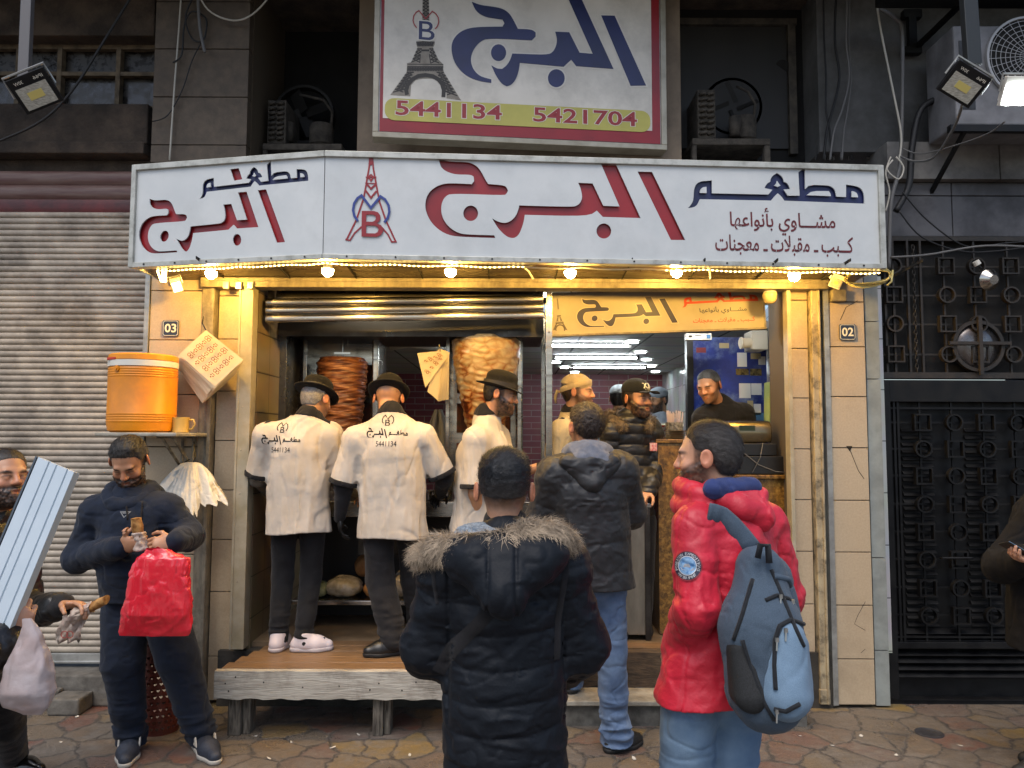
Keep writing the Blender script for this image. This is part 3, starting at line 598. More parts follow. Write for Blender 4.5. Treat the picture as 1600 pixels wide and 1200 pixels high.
# the left face carries the same two words, the blue one over the red lam
fb = affine([(650+133/3.721, 230+62/3.721), (650+1567/3.721, 230+539/3.721), (650+462/3.721, 230+527/3.721)],
   [(210+131/5.714, 250+344/5.714), (210+1342/5.714, 250+730/5.714), (210+378/5.714, 250+822/5.714)])
fm = affine([(1060+1503/5.161, 240+402/5.161), (1060+78/5.161, 240+438/5.161), (1060+1022/5.161, 240+108/5.161)],
   [(210+1550/5.714, 250+183/5.714), (210+577/5.714, 250+347/5.714), (210+1214/5.714, 250+4/5.714)])
LAM_TOP = [(852,79),(928,70),(960,170),(886,182)]
LBODY = [(789,396),(861,390),(912,535),(1000,530),(921,287),(998,281),(1104,597),(912,610),(882,576),(835,621),(521,651),(515,690),(505,735),(490,780),(472,808),(458,817),(440,810),(415,780),(392,740),(369,700),(400,716),(428,720),(455,705),(475,680),(488,645),(498,591),(750,566),(780,556),(800,535),(808,505),(806,470),(800,430)]
def ls(p): return [(210 + x/5.714, 250 + y/5.714) for x, y in p]
def lf_holes(pl):
 out = mapped([BURJ[0], BURJ[3]], pl, fb) + mapped([ls(LAM_TOP), ls(smooth_poly(LBODY, 2, 38)), ls([(1098,268),(1172,259),(1342,731),(1268,737)]), ls(disc((913, 711), 37, 52))], pl)
 return out + mapped(MATAM, pl, fm)
pl_, WL, HL = sign_face(A0, A1, lf_holes, 'side_panel')
def backing(pl, x0, y0, x1, y1, name, m):
 a, b = pl.uv(x0, y1); c, d = pl.uv(x1, y0); mb = MB(); mb.hexa([pl.pt(a, b, -0.022), pl.pt(c, b, -0.022), pl.pt(c, b, -0.027), pl.pt(a, b, -0.027), pl.pt(a, d, -0.022), pl.pt(c, d, -0.022), pl.pt(c, d, -0.027), pl.pt(a, d, -0.027)]); return mb.build(name, m, sign)
backing(pf, 655, 249, 1073, 385, 'red_lettering', M_signred); backing(pf, 1074, 258, 1360, 328, 'blue_lettering', M_signblue)
u0 = pl_
put_shapes(pl_, [[(0.03, 0.02), (pl_.uv(455, 300)[0], 0.02), (pl_.uv(455, 300)[0], pl_.uv(370, 262)[1] + 0.03), (0.03, pl_.uv(240, 262)[1])]], 'red_lettering', M_signred, sign, 0.004, -0.031)
put_shapes(pl_, [[off(p, 0.006) for p in mapped(MATAM[:1], pl_, fm)][0]], 'blue_lettering', M_signblue, sign, 0.004, -0.0265)
put_shapes(pf, mapped(TOWER[:1], pf), 'tower_emblem', M_signred, sign, 0.002, -0.003)
for q in TOWER[1:]: pass
mb = MB()
for k, q in enumerate(TOWER[1:]): pf.put(mb, shape2d(mapped([q], pf), 0.002), -0.0021 + 0.0002*k)
mb.build('tower_emblem', M_signred, sign)
put_shapes(pf, mapped(EMBLEM_M, pf), 'emblem_arcs', mat('emblem_blue', hexc('#27377c'), 0.35), sign, 0.002, 0.001)
put_shapes(pf, mapped(EMBLEM_B, pf), 'emblem_letter', M_signred, sign, 0.002, 0.002)
M_smallred = mat('small_letter_red', hexc('#6a1d20'), 0.4, c2=hexc('#4c1416'), ns=40)
def px_text(plane, s, px0, py0, px1, py1, name, m, parent, **k):
 a, b = plane.uv(px0, py1); c, d = plane.uv(px1, py0); return put_text(plane, s, a, b, c - a, d - b, name, m, parent, **k)
px_text(pf, arabic('مشـــاوي بأنواعها'), 1141, 327, 1305, 366, 'small_writing', M_smallred, sign, lift=-0.002, bold=0.012)
px_text(pf, arabic('كــبب ـ مقبلات ـ معجنات'), 1118, 370, 1333, 398, 'small_writing', M_smallred, sign, lift=-0.002, bold=0.012)
# frame, lid, soffit
mb = MB(); H = SZ1 - SZ0
for pl, W in ((pf, WF), (pl_, WL)):
 for a, b, c, d in ((0.0, 0.0, W, 0.03), (0.0, H - 0.035, W, H)): mb.hexa([pl.pt(a, b, 0.012), pl.pt(c, b, 0.012), pl.pt(c, b, -0.05), pl.pt(a, b, -0.05), pl.pt(a, d, 0.012), pl.pt(c, d, 0.012), pl.pt(c, d, -0.05), pl.pt(a, d, -0.05)])
for pl, a, c in ((pf, WF - 0.03, WF + 0.004), (pl_, -0.004, 0.026)): mb.hexa([pl.pt(a, 0.002, 0.014), pl.pt(c, 0.002, 0.014), pl.pt(c, 0.002, -0.05), pl.pt(a, 0.002, -0.05), pl.pt(a, H - 0.002, 0.014), pl.pt(c, H - 0.002, 0.014), pl.pt(c, H - 0.002, -0.05), pl.pt(a, H - 0.002, -0.05)])
mb.build('frame', mat('white_frame', hexc('#b4b4ac'), 0.4, metal=0.2, c2=hexc('#a3a39a'), ns=10, stain=hexc('#6d6b60'), stain_amt=0.6, stain_scale=10), sign, bevel=0.003)
for k in range(18):
 pl, W = (pf, WF) if k < 12 else (pl_, WL); a = W * ((k % 12) + 0.5) / (12 if k < 12 else 6)
 mb = MB(); mb.cyl(pl.pt(a, 0.016, 0.012), pl.pt(a, 0.016, 0.0155), 0.006, seg=8); mb.build('rivet', M_steeldark, sign)
soff = [A0 + Vector((0.02, 0.02, 0)), A1 + Vector((0.01, 0.04, 0)), A2 + Vector((-0.02, 0.03, 0)), Vector((A2.x, FY + 0.04, SZ0)), Vector((A0.x, FY + 0.04, SZ0))]
mb = MB(); mb.prism([p + Vector((0, 0, 0.032 if i < 3 else 0.0)) for i, p in enumerate(soff)], (0, 0, 0.012)); mb.build('soffit', mat('soffit_panel', hexc('#3a2a19'), 0.3, c2=hexc('#251b11'), ns=5, contrast=0.8, stretch=(0.7, 3, 1), rvar=0.12, stain=hexc('#241b12'), stain_amt=0.5, stain_scale=3), sign)
for i in range(11):
 mb = MB(); x = A0.x + 0.45 + i * 0.42; mb.hexa([(x, 4.3, SZ0 + 0.024), (x + .006, 4.3, SZ0 + 0.024), (x + .006, FY - .08, SZ0 + .0), (x, FY - .08, SZ0 + .0), (x, 4.3, SZ0 + 0.04), (x + .006, 4.3, SZ0 + 0.04), (x + .006, FY - .08, SZ0 + .016), (x, FY - .08, SZ0 + .016)]); mb.build('soffit_seam', M_dark, sign)
mb = MB(); top = [A0, A1, A2, Vector((A2.x, FY + 0.1, SZ0)), Vector((A0.x, FY + 0.1, SZ0))]
mb.prism([p + Vector((0, 0.01 if i < 3 else 0, SZ1 - SZ0 - 0.012)) for i, p in enumerate(top)], (0, 0, 0.01)); mb.build('lid', M_white, sign)
mb = MB(); e = A2 + Vector((0.002, 0.02, 0.01)); mb.box((e.x - 0.012, e.y, SZ0 + 0.01), (e.x, FY + 0.05, SZ1 - 0.013)); mb.build('end_panel', M_white, sign); mb = MB(); e = A0; mb.box((e.x, e.y + 0.02, SZ0 + 0.01), (e.x + 0.01, FY + 0.05, SZ1 - 0.013)); mb.build('end_panel', M_white, sign)
# ---- upper billboard
ub = thing('billboard', 'large upper billboard with navy Arabic lettering, tower picture and two phone numbers', 'billboard', (0.05, 4.7, 3.5))
B0 = at(585, 211, 4.62); B1 = at(1039, 233, 4.82); B0.z = B1.z = (B0.z + B1.z) / 2
pb = Plane(B0, B1 - B0, (0, 0, 1)); WB = (B1 - B0).length; HB = 1.17
M_face = mat('billboard_face', hexc('#d6d0c4'), 0.4, c2=hexc('#c6c0b4'), ns=2.5, stain=hexc('#77726a'), stain_amt=0.4, stain_scale=3)
def slab(pl, a, b, c, d, z0, z1):
 mb = MB(); mb.hexa([pl.pt(a, b, z1), pl.pt(c, b, z1), pl.pt(c, b, z0), pl.pt(a, b, z0), pl.pt(a, d, z1), pl.pt(c, d, z1), pl.pt(c, d, z0), pl.pt(a, d, z0)]); return mb
slab(pb, 0.0, 0.0, WB, HB, -0.10, -0.004).build('backing_box', M_alu, ub)
slab(pb, 0.03, 0.03, WB - 0.03, HB - 0.03, -0.0035, 0.0).build('red_border', M_signred, ub)
ax, ay = pb.uv(598, 190); bx, by = pb.uv(1019, 208)
put_shapes(pb, [[(ax, 0.115), (WB - 0.085, 0.115), (WB - 0.085, HB - 0.1), (ax, HB - 0.1)]], 'picture_face', M_face, ub, 0.002, 0.0005)
mb = MB()
for a, b, c, d in ((-0.012, -0.012, WB + 0.012, 0.022), (-0.012, HB - 0.02, WB + 0.012, HB + 0.012), (-0.012, 0.022, 0.024, HB - 0.02), (WB - 0.024, 0.022, WB + 0.012, HB - 0.02)):
 mb.hexa([pb.pt(a, b, 0.012), pb.pt(c, b, 0.012), pb.pt(c, b, -0.1), pb.pt(a, b, -0.1), pb.pt(a, d, 0.012), pb.pt(c, d, 0.012), pb.pt(c, d, -0.1), pb.pt(a, d, -0.1)])
mb.build('frame', mat('billboard_frame', hexc('#a29a88'), 0.35, metal=0.4, c2=hexc('#8a8270'), ns=8), ub, bevel=0.003)
UBX = lambda x, y: (400 + x/2.2857, 0 + y/2.2857)
fu = affine([(650+133/3.721, 230+62/3.721), (650+1567/3.721, 230+539/3.721), (650+462/3.721, 230+527/3.721)], [UBX(770, 8), UBX(1390, 308), UBX(842, 288)])
UB_BODY = [(1068,115),(1118,117),(1155,190),(1202,194),(1112,-8),(1160,-6),(1276,248),(1143,238),(1125,215),(1098,240),(942,226),(938,255),(928,285),(912,305),(895,310),(878,302),(858,275),(840,235),(860,247),(878,248),(895,236),(908,215),(915,193),(1040,198),(1060,188),(1072,165),(1075,140)]
UB_J = [(770,8),(800,20),(840,25),(880,32),(905,50),(920,75),(935,105),(985,107),(998,118),(998,132),(985,146),(830,138),(800,150),(775,180),(765,215),(775,250),(800,275),(840,285),(840,298),(790,290),(745,270),(710,230),(697,185),(700,150),(720,122),(750,105),(790,98),(880,97),(887,85),(880,72),(850,68),(815,62),(785,42)]
UB_A = [(1232,57),(1280,58),(1392,307),(1337,308)]
ubp = [[UBX(*q) for q in smooth_poly(p, 2, 38)] for p in (UB_J, UB_BODY)] + [[UBX(*q) for q in UB_A], [UBX(*q) for q in disc((866, 190), 27, 30)], [UBX(*q) for q in disc((1072, 281), 30, 32)]]
ubm = mapped(ubp, pb)
for k, p in enumerate(ubm):
 put_shapes(pb, [off(p, 0.010)], 'letter_halo', mat('halo_white', hexc('#cfcac0'), 0.4), ub, 0.001, 0.003 + 0.0004*k); put_shapes(pb, [p], 'navy_letter', mat('navy', hexc('#1c2146'), 0.35, c2=hexc('#23295a'), ns=3), ub, 0.001, 0.0062)
x0, y0 = pb.uv(601, 186); x1, y1 = pb.uv(1016, 208); yt = pb.uv(601, 154)[1]; hgt = 0.135; yb_ = (y0 + y1)/2 + 0.0
def rrect(x0, y0, x1, y1, r, n=6): return [(cx + r*math.cos(a), cy + r*math.sin(a)) for cx, cy, s in ((x1-r, y0+r, -90), (x1-r, y1-r, 0), (x0+r, y1-r, 90), (x0+r, y0+r, 180)) for a in [R(s + 90*i/n) for i in range(n+1)]]
pill = rrect(x0, pb.uv(610, 186)[1] - 0.008, x1, pb.uv(610, 186)[1] + hgt, 0.06)
put_shapes(pb, [pill], 'number_strip', mat('olive_strip', hexc('#b3ab52'), 0.4, c2=hexc('#a19a48'), ns=4), ub, 0.0012, 0.003)
M_numred = mat('number_red', hexc('#8c2326'), 0.4)
yn = pill[0][1] + 0.03
for s, p0, p1 in (('5441134', 618, 784), ('5421704', 833, 995)):
 a = pb.uv(p0, 180)[0]; c = pb.uv(p1, 190)[0]
 put_text(pb, s, a - 0.004, yn - 0.0, c - a + 0.008, 0.105, 'number_halo', MATS['halo_white'], ub, lift=0.0050, bold=0.04); put_text(pb, s, a, yn + 0.004, c - a, 0.097, 'phone_number', M_numred, ub, lift=0.0058, bold=0.018)
# tower picture: pale silhouette with dark lattice
UT = lambda x, y: pb.uv(600 + x/7.0615, y/7.0615)
sil = [(430,-400),(490,-400),(500,230),(520,460),(560,462),(560,490),(540,530),(600,660),(655,715),(655,790),(850,1110),(690,1085),(688,1020),(660,940),(600,890),(520,870),(430,868),(350,885),(300,940),(290,1065),(70,1050),(250,800),(255,700),(300,690),(370,530),(355,490),(358,462),(420,460)]
put_shapes(pb, [[UT(*p) for p in sil]], 'tower_picture', mat('tower_pale', hexc('#8d8578'), 0.5, c2=hexc('#766e62'), ns=20), ub, 0.001, 0.0033)
mb = MB(); M_lat = mat('tower_dark', hexc('#2a2520'), 0.5); lat = []
def xs(a, b, c, d, n, w):           # a lattice of crosses between two lines
 for i in range(n):
  t0, t1 = i/n, (i+1)/n
  p = lambda s, q, t: (s[0] + (q[0]-s[0])*t, s[1] + (q[1]-s[1])*t)
  lat.extend([([p(a, b, t0), p(c, d, t1)], w), ([p(c, d, t0), p(a, b, t1)], w), ([p(a, b, t0), p(c, d, t0)], w*0.8)])
xs((432,-300),(425,230),(488,-300),(500,230), 14, 9); xs((365,540),(300,690),(418,540),(392,690), 4, 11); xs((500,540),(520,700),(545,540),(610,700), 4, 11)
xs((250,800),(100,1020),(330,800),(215,1020), 7, 13); xs((580,800),(695,1050),(660,800),(810,1060), 7, 13); xs((262,745),(650,745),(258,790),(655,790), 22, 8); xs((360,470),(556,470),(375,515),(540,515), 10, 8)
lat += [([(258,740),(655,742)], 14), ([(258,712),(655,716)], 9), ([(355,468),(558,468)], 12), ([(255,1050),(245,1000),(262,940),(310,880),(380,842),(460,832),(540,845),(600,880),(640,930),(660,1000),(655,1075)], 44), ([(400,600),(395,700)], 10), ([(500,600),(515,705)], 10), ([(410,560),(500,560)], 20)]
for k, (p, w) in enumerate(lat): pb.put(mb, shape2d([[UT(*q) for q in stroke(p, w)]], 0.0004), 0.0047 + 0.00001*(k % 40))
mb.build('tower_lattice', M_lat, ub)
f3 = affine([(530+262/7.5, 230+566/7.5), (530+484/7.5, 230+576/7.5), (530+372/7.5, 230+712/7.5)], [(600+385/7.06, 122/7.06), (600+533/7.06, 130/7.06), (600+460/7.06, 215/7.06)])
put_shapes(pb, [off(p, 0.008) for p in mapped(EMBLEM_B[:1], pb, affine([(530+262/7.5, 230+748/7.5), (530+515/7.5, 230+960/7.5), (530+262/7.5, 230+1048/7.5)], [(600+385/7.06, 236/7.06), (600+557/7.06, 390/7.06), (600+383/7.06, 438/7.06)]))], 'emblem_halo', MATS['halo_white'], ub, 0.001, 0.0052)
put_shapes(pb, mapped(EMBLEM_B, pb, affine([(530+262/7.5, 230+748/7.5), (530+515/7.5, 230+960/7.5), (530+262/7.5, 230+1048/7.5)], [(600+385/7.06, 236/7.06), (600+557/7.06, 390/7.06), (600+383/7.06, 438/7.06)])), 'emblem_letter', MATS['navy'], ub, 0.001, 0.0066)
arcs = tw([stroke([(220,866),(180,810),(162,740),(175,660),(215,598),(262,566),(372,712),(484,576),(540,615),(580,685),(588,760),(568,830),(528,882)], 17)])
put_shapes(pb, mapped(arcs, pb, f3), 'emblem_arcs', mat('emblem_red', hexc('#9a2c30'), 0.4), ub, 0.001, 0.0060)
# ---- inner sign hanging under the header, leaning slightly back
ins = thing('hanging_sign', 'yellow lit cream sign hanging inside the opening over the cash counter', 'hanging sign', at(1030, 520, 4.96))
I0 = at(861, 526, 4.98); I1 = at(1197, 514, 5.02); It = at(861, 458, 4.98)
pi_ = Plane(I0, I1 - I0, (0, 0, 1)); pi_.v = (pi_.v - pi_.u * pi_.v.dot(pi_.u)).normalized(); WI = (I1 - I0).length; HI = (It - I0).length
slab(pi_, 0, 0, WI, HI, -0.05, 0.0).build('panel', mat('cream_sign', hexc('#938a76'), 0.5, c2=hexc('#887e69'), ns=5, stain=hexc('#93805a'), stain_amt=0.3), ins, bevel=0.002)
mb = MB()
for a, b, c, d in ((0, 0, WI, 0.012), (0, HI - 0.012, WI, HI), (WI - 0.012, 0.012, WI, HI - 0.012)): mb.hexa([pi_.pt(a, b, 0.006), pi_.pt(c, b, 0.006), pi_.pt(c, b, 0.0005), pi_.pt(a, b, 0.0005), pi_.pt(a, d, 0.006), pi_.pt(c, d, 0.006), pi_.pt(c, d, 0.0005), pi_.pt(a, d, 0.0005)])
mb.build('frame', M_cream, ins)
IX = lambda x, y: (850 + x/4.5714, 450 + y/4.5714)
fi = affine([(650+133/3.721, 230+62/3.721), (650+1567/3.721, 230+539/3.721), (650+462/3.721, 230+527/3.721)], [IX(272, 80), IX(955, 247), IX(430, 277)])
for k, p in enumerate(mapped(BURJ, pi_, fi)): put_shapes(pi_, [off(p, 0.006)], 'letter_halo', mat('halo_cream', hexc('#a5977c'), 0.4), ins, 0.001, 0.0007 + 0.0003*k); put_shapes(pi_, [p], 'indigo_letter', mat('indigo', hexc('#100d2e'), 0.5, c2=hexc('#1c1836'), ns=20), ins, 0.001, 0.0035)
fj = affine([(1060+1503/5.161, 240+402/5.161), (1060+78/5.161, 240+438/5.161), (1060+1022/5.161, 240+108/5.161)], [IX(1530, 92), IX(988, 140), IX(1330, 12)])
M_or = mat('orange_red', hexc('#a8320f'), 0.45)
put_shapes(pi_, mapped(MATAM, pi_, fj), 'orange_word', M_or, ins, 0.001, 0.001)
def sub_text(s, p0, q0, p1, q1, n, m): (a, b), (c, d) = IX(p0, q0), IX(p1, q1); px_text(pi_, s, a, b, c, d, n, m, ins, lift=0.002, bold=0.01)
sub_text(arabic('مشـــاوي بأنواعها'), 1112, 125, 1445, 190, 'small_writing', MATS['indigo']); sub_text(arabic('كــبب ـ مقبلات ـ معجنات'), 1065, 202, 1505, 258, 'small_writing', M_or)
ft = affine([(600+70/7.06, 1050/7.06), (600+850/7.06, 1110/7.06), (600+460/7.06, 215/7.06)], [IX(60, 308), IX(175, 310), IX(102, 150)])
mb = MB()
for k, (p, w) in enumerate([q for q in lat if q[0][0][1] > -200]): pi_.put(mb, shape2d([[pi_.uv(*ft(600 + a/7.06, b/7.06)) for a, b in stroke(p, w*1.1)]], 0.0006), 0.0012 + 0.00001*(k % 40))
mb.build('tower_print', mat('tower_print', hexc('#3b2f26'), 0.5), ins)
mb = MB()
for x in (0.15, WI - 0.2): mb.tube([pi_.pt(x, HI - 0.01, -0.02), pi_.pt(x, HI + 0.12, -0.02)], 0.006, 6)
mb.build('hanger', M_steeldark, ins)
# ---- number plates
for s, px, py, lab in (('03', 267, 513, 'small blue enamel plate reading 03 on the left pilaster'), ('02', 1324, 519, 'small blue enamel plate reading 02 on the right pilaster')):
 c = at(px, py, FY - 0.006); pl = Plane(c + Vector((-0.052, 0, -0.052)), (1, 0, 0), (0, 0, 1)); t = thing('number_plate', lab, 'number plate', c)
 put_shapes(pl, [rrect(0, 0, 0.104, 0.104, 0.012)], 'plate', M_numblue, t, 0.005, 0.0); put_shapes(pl, [rrect(0.004, 0.004, 0.1, 0.1, 0.01), rrect(0.007, 0.007, 0.097, 0.097, 0.008)], 'border_line', M_numwhite, t, 0.0006, 0.0052)
 put_text(pl, s, 0.015, 0.025, 0.074, 0.056, 'numerals', M_numwhite, t, lift=0.0058, bold=0.02)
 for a, b in ((0.01, 0.01), (0.094, 0.01), (0.01, 0.094), (0.094, 0.094)): mb = MB(); mb.cyl(pl.pt(a, b, 0.005), pl.pt(a, b, 0.008), 0.004, seg=8); mb.build('screw', M_alu, t)
# ================================================================ bulbs and lamps (all lit in the photograph)
where = ['leftmost lit round bulb under the angled end of the sign', 'lit round bulb under the corner where the two sign faces meet', 'lit round bulb above the middle cook with the black hat', 'lit round bulb above the left end of the hanging sign', 'lit round bulb above the right half of the hanging sign', 'rightmost lit round bulb close to the small floodlight with loose wires']
for (px, py, Y), lab in zip(((330, 427, 4.58), (512, 423, 4.42), (704, 424, 4.42), (891, 426, 4.46), (1057, 425, 4.46), (1241, 431, 4.50)), where):
 f = (px - 504)/879; c = at(px, py, (4.20 + 0.2*f if f > 0 else 4.20 - 0.8*f) + 0.10); r_ = 0.034
 t = thing('light_bulb', lab, 'bulb', (c.x, c.y, SZ0), 'round bulbs under the shop sign')
 mb = MB(); mb.lathe([(0.004, -r_), (r_*0.5, -r_*0.87), (r_*0.87, -r_*0.5), (r_, 0), (r_*0.97, r_*0.22)], c, seg=20); mb.build('globe', M_bulb, t, smooth=True)
 mb = MB(); mb.lathe([(r_*0.985, r_*0.2), (r_*0.80, r_*0.62), (r_*0.66, r_*1.1), (r_*0.5, r_*1.35), (0.02, max(r_*1.4, SZ0 + 0.03 - c.z))], c, seg=16); mb.build('socket', M_plastic_w, t, auto=40)
c = at(1203, 462, 4.82); t = thing('light_bulb', 'unlit white bulb in a bell shaped holder at the right end of the hanging sign', 'bulb', c)
mb = MB(); mb.lathe([(0.003, -0.055), (0.03, -0.045), (0.044, -0.02), (0.047, 0.005), (0.043, 0.018)], c, seg=20); mb.build('globe', mat('milk_glass', hexc('#c8b78e'), 0.25, trans=0.3), t, smooth=True)
mb = MB(); mb.lathe([(0.043, 0.018), (0.03, 0.05), (0.022, 0.07), (0.03, 0.085), (0.036, 0.105)], c, seg=18); mb.build('holder', M_plastic_w, t, auto=40)
# LED rope along the sign's lower edge
rope = MB(); bead = MB()
pts = [A0 + (A1 - A0) * (0.12 + 0.88*i/10) + Vector((0, 0.06, -0.006 - 0.008*math.sin(i*1.9)**2)) for i in range(11)]
pts += [A1 + (A2 - A1) * (i/40.0) + Vector((0, 0.06, -0.006 - 0.010*abs(math.sin(i*0.7)))) for i in range(1, 41)]
rope.tube(pts, 0.005, 6)
t = thing('led_rope', 'warm glowing LED rope light strung along the lower edge of the long sign', 'rope light', A1)
rope.build('cable', M_plastic_w, t)
segs = [(pts[i], pts[i+1]) for i in range(len(pts)-1)]
for i, (a, b) in enumerate(segs):
 if 24 <= i <= 33: continue
 n = max(1, int((b-a).length / 0.022))
 for k in range(n):
  p = a.lerp(b, (k+0.5)/n) + Vector((0, -0.006, -0.002)); bead.obox(p, (0.005, 0, 0), (0, 0.003, 0), (0, 0, 0.003))
tag(bead.build('led_chips', M_led, t), kind='stuff')
mb = MB(); mb.tube([at(818, 418, 4.5), at(826, 424, 4.52), at(833, 436, 4.52)], 0.006, 6); mb.tube([at(1108, 414, 4.45), at(1110, 436, 4.46)], 0.005, 6); mb.build('loose_ends', M_plastic_w, t)
def floodlight(name, label, c, aim, w, h, lit, roll=0.0, body=M_black, parent_grp=None):
 c = Vector(c); n = Vector(aim).normalized(); u = Vector((0, 0, 1)).cross(n).normalized()*-1; v = n.cross(u)
 if v.z < 0: v = -v
 q = Matrix.Rotation(roll, 3, n); u, v = q @ u, q @ v
 t = thing(name, label, 'floodlight', c)
 mb = MB(); mb.obox(c - n*0.015, u*w, v*h, n*0.012); mb.obox(c - n*0.035, u*w*0.8, v*h*0.8, n*0.008)
 for k in range(7): mb.obox(c - n*0.05 + u*w*(k-3)*0.24, u*0.002, v*h*0.7, n*0.012)
 mb.build('housing', body, t, bevel=0.003)
 mb = MB(); mb.obox(c - n*0.001 - v*h*0.22, u*w*0.8, v*h*0.62, n*0.0015); mb.build('lens', mat('flood_lens', hexc('#b9b6a8'), 0.25, c2=hexc('#8a877c'), ns=60, stretch=(1, 1, 6)) if not lit else (M_flood if lit == 2 else M_led), t)
 if not lit:
  mb = MB(); mb.obox(c + n*0.0012 - v*h*0.16, u*w*0.38, v*h*0.22, n*0.001); mb.build('led_plate', mat('led_plate_warm', hexc('#c9b86a'), 0.4), t)
  pl = Plane(c + n*0.0 - u*w*0.0, u, v); mb = MB()
  pl.n = n
  put_text(pl, 'IP66', -w*0.8, h*0.58, w*0.5, h*0.18, 'rating', M_numwhite, t, lift=-0.002) ; put_text(pl, '30W', w*0.25, h*0.58, w*0.45, h*0.18, 'rating', M_numwhite, t, lift=-0.002)
 mb = MB(); mb.tube([c - u*(w+0.008) - n*0.02, c - u*(w+0.008) + v*(h*1.15) - n*0.03, c + u*(w+0.008) + v*(h*1.15) - n*0.03, c + u*(w+0.008) - n*0.02], 0.006, 6); mb.build('bracket', M_alu, t)
 return t
def arm(label, pts, w, m):
 mb = MB()
 for a, b in zip(pts, pts[1:]): d = (b - a); u = d.cross(Vector((0, 1, 0))).normalized(); v = d.cross(u).normalized(); mb.obox((a+b)/2, d/2, u*w, v*w*0.6)
 return tag(mb.build('lamp_pole', m, bevel=0.003), label, 'pole')
aY = 3.3
arm('grey steel bar holding the unlit left floodlight', [at(46, -60, aY), at(38, 125, aY)], 0.024, mat('grey_bar', hexc('#5a5858'), 0.5, metal=0.4))
floodlight('floodlight', 'unlit black square floodlight hanging at the top left over the shutter', at(54, 143, aY - 0.05), (0.35, -0.8, -0.55), 0.085, 0.075, 0, 0.55)
arm('dark steel bar holding the unlit right floodlight', [at(1509, -60, aY), at(1520, 103, aY)], 0.032, mat('dark_bar', hexc('#2c2f30'), 0.5, metal=0.4))
floodlight('floodlight', 'unlit black square floodlight hanging at the top right beside the glaring lamp', at(1507, 132, aY - 0.05), (-0.2, -0.8, -0.5), 0.085, 0.07, 0, -0.6)
floodlight('floodlight', 'glaring lit white floodlight at the right edge in front of the air conditioner', at(1592, 143, aY + 0.1), (0.0, -0.85, -0.5), 0.07, 0.065, 2, 0.0, M_plastic_w)
floodlight('floodlight', 'small cream floodlight clamped over pilaster 03 at the left end of the soffit', at(276, 446, 4.62), (0.5, -0.7, -0.4), 0.03, 0.045, 1, 0.4, M_plastic_w)
floodlight('floodlight', 'small cream floodlight with loose wires over pilaster 02', at(1307, 440, 4.60), (-0.4, -0.7, -0.45), 0.035, 0.045, 0, -0.5, M_plastic_w)
t = thing('mounting_block', 'small yellow lit junction block on pilaster 02 below the wires', 'junction box', at(1313, 460, FY - 0.02)); mb = MB(); pbox(mb, 1301, 452, 1323, 470, FY - 0.05, 0.05); pbox(mb, 1305, 425, 1311, 452, FY - 0.06, 0.03); mb.build('block', M_cream, t, bevel=0.004)
mb = MB(); pbox(mb, 252, 424, 258, 440, 4.6, 0.02); mb.tube([at(245, 420, 4.6), at(252, 440, 4.58)], 0.006, 6); tag(mb.build('lamp_clamp', M_led), 'bent glowing end of the rope light over pilaster 03', 'lamp clamp')
# loose bundle of yellow lit wires at the right end
mb = MB(); random.seed(3)
for k in range(7):
 a0 = at(1322 + 3*k, 432 + 1.5*k, 4.55); pp = []
 for i in range(26):
  an = i/25*2*math.pi*1.2 + k; rx, ry = 36 + 3*math.sin(k), 9 + k*1.2
  pp.append(at(1357 + rx*math.cos(an) , 433 + ry*math.sin(an) - 4*math.cos(an), 4.52 + 0.03*math.sin(3*an + k)))
 mb.tube(pp, 0.0035, 5)
mb.tube([at(1395, 422, 4.5), at(1393, 440, 4.5), at(1386, 446, 4.5)], 0.006, 6)
tag(mb.build('wire_bundle', mat('cream_wire', hexc('#b8a96a'), 0.5), smooth=True), 'tangled loop of cream wires sticking out past the right end of the sign', 'wires')
# ================================================================ platform, step, shop interior
FZ = 0.37
t = thing('wooden_platform', 'worn brown wooden platform with white front board and stubby legs under the cooks', 'platform', (-1.2, 4.4, 0))
PX0, PX1 = at(340, 1060, 4.34).x, at(720, 1060, 4.34).x
mb = MB()
for k in range(5):
 y0 = 4.335 + k * 0.115; mb.box((PX0 + 0.02 + 0.16*k/5*1.0, y0 + 0.002, FZ - 0.03), (PX1, y0 + 0.113, FZ + random.uniform(-0.002, 0.002)))
mb.build('top_boards', M_wood, t, bevel=0.004)
zf0, zf1 = at(500, 1089, 4.33).z, FZ - 0.004
def rough_board(mb, x0, x1, y0, y1, z0, z1, n=40, a=0.004):
 P = []
 for i in range(n + 1):
  x = x0 + (x1-x0)*i/n; e = lambda s: a*math.sin(i*s) + random.uniform(-a, a)*0.5
  P.append([(x, y0, z0 + e(1.3)), (x, y0 - 0.002, (z0+z1)/2), (x, y0, z1 + 0.3*e(0.7)), (x, y1, z1 + 0.3*e(0.5)), (x, y1, z0 + e(1.1)), (x, y0, z0 + e(1.3))])
 mb.grid(P); mb.add([P[0][k] for k in range(5)], [(0, 1, 2, 3, 4)]); mb.add([P[-1][k] for k in range(5)], [(4, 3, 2, 1, 0)])
mb = MB(); rough_board(mb, PX0, PX1, 4.29, 4.332, zf0, zf1); mb.build('front_board', M_oldwood, t)
for k, (px, py) in enumerate(((352, 1068), (368, 1058), (357, 1080), (412, 1066), (473, 1074), (530, 1072), (578, 1078), (592, 1068), (628, 1079), (650, 1066))):
 mb = MB(); mb.cyl(at(px, py, 4.2895), at(px, py, 4.287), 0.0045, seg=8); mb.build('nail', M_dark, t)
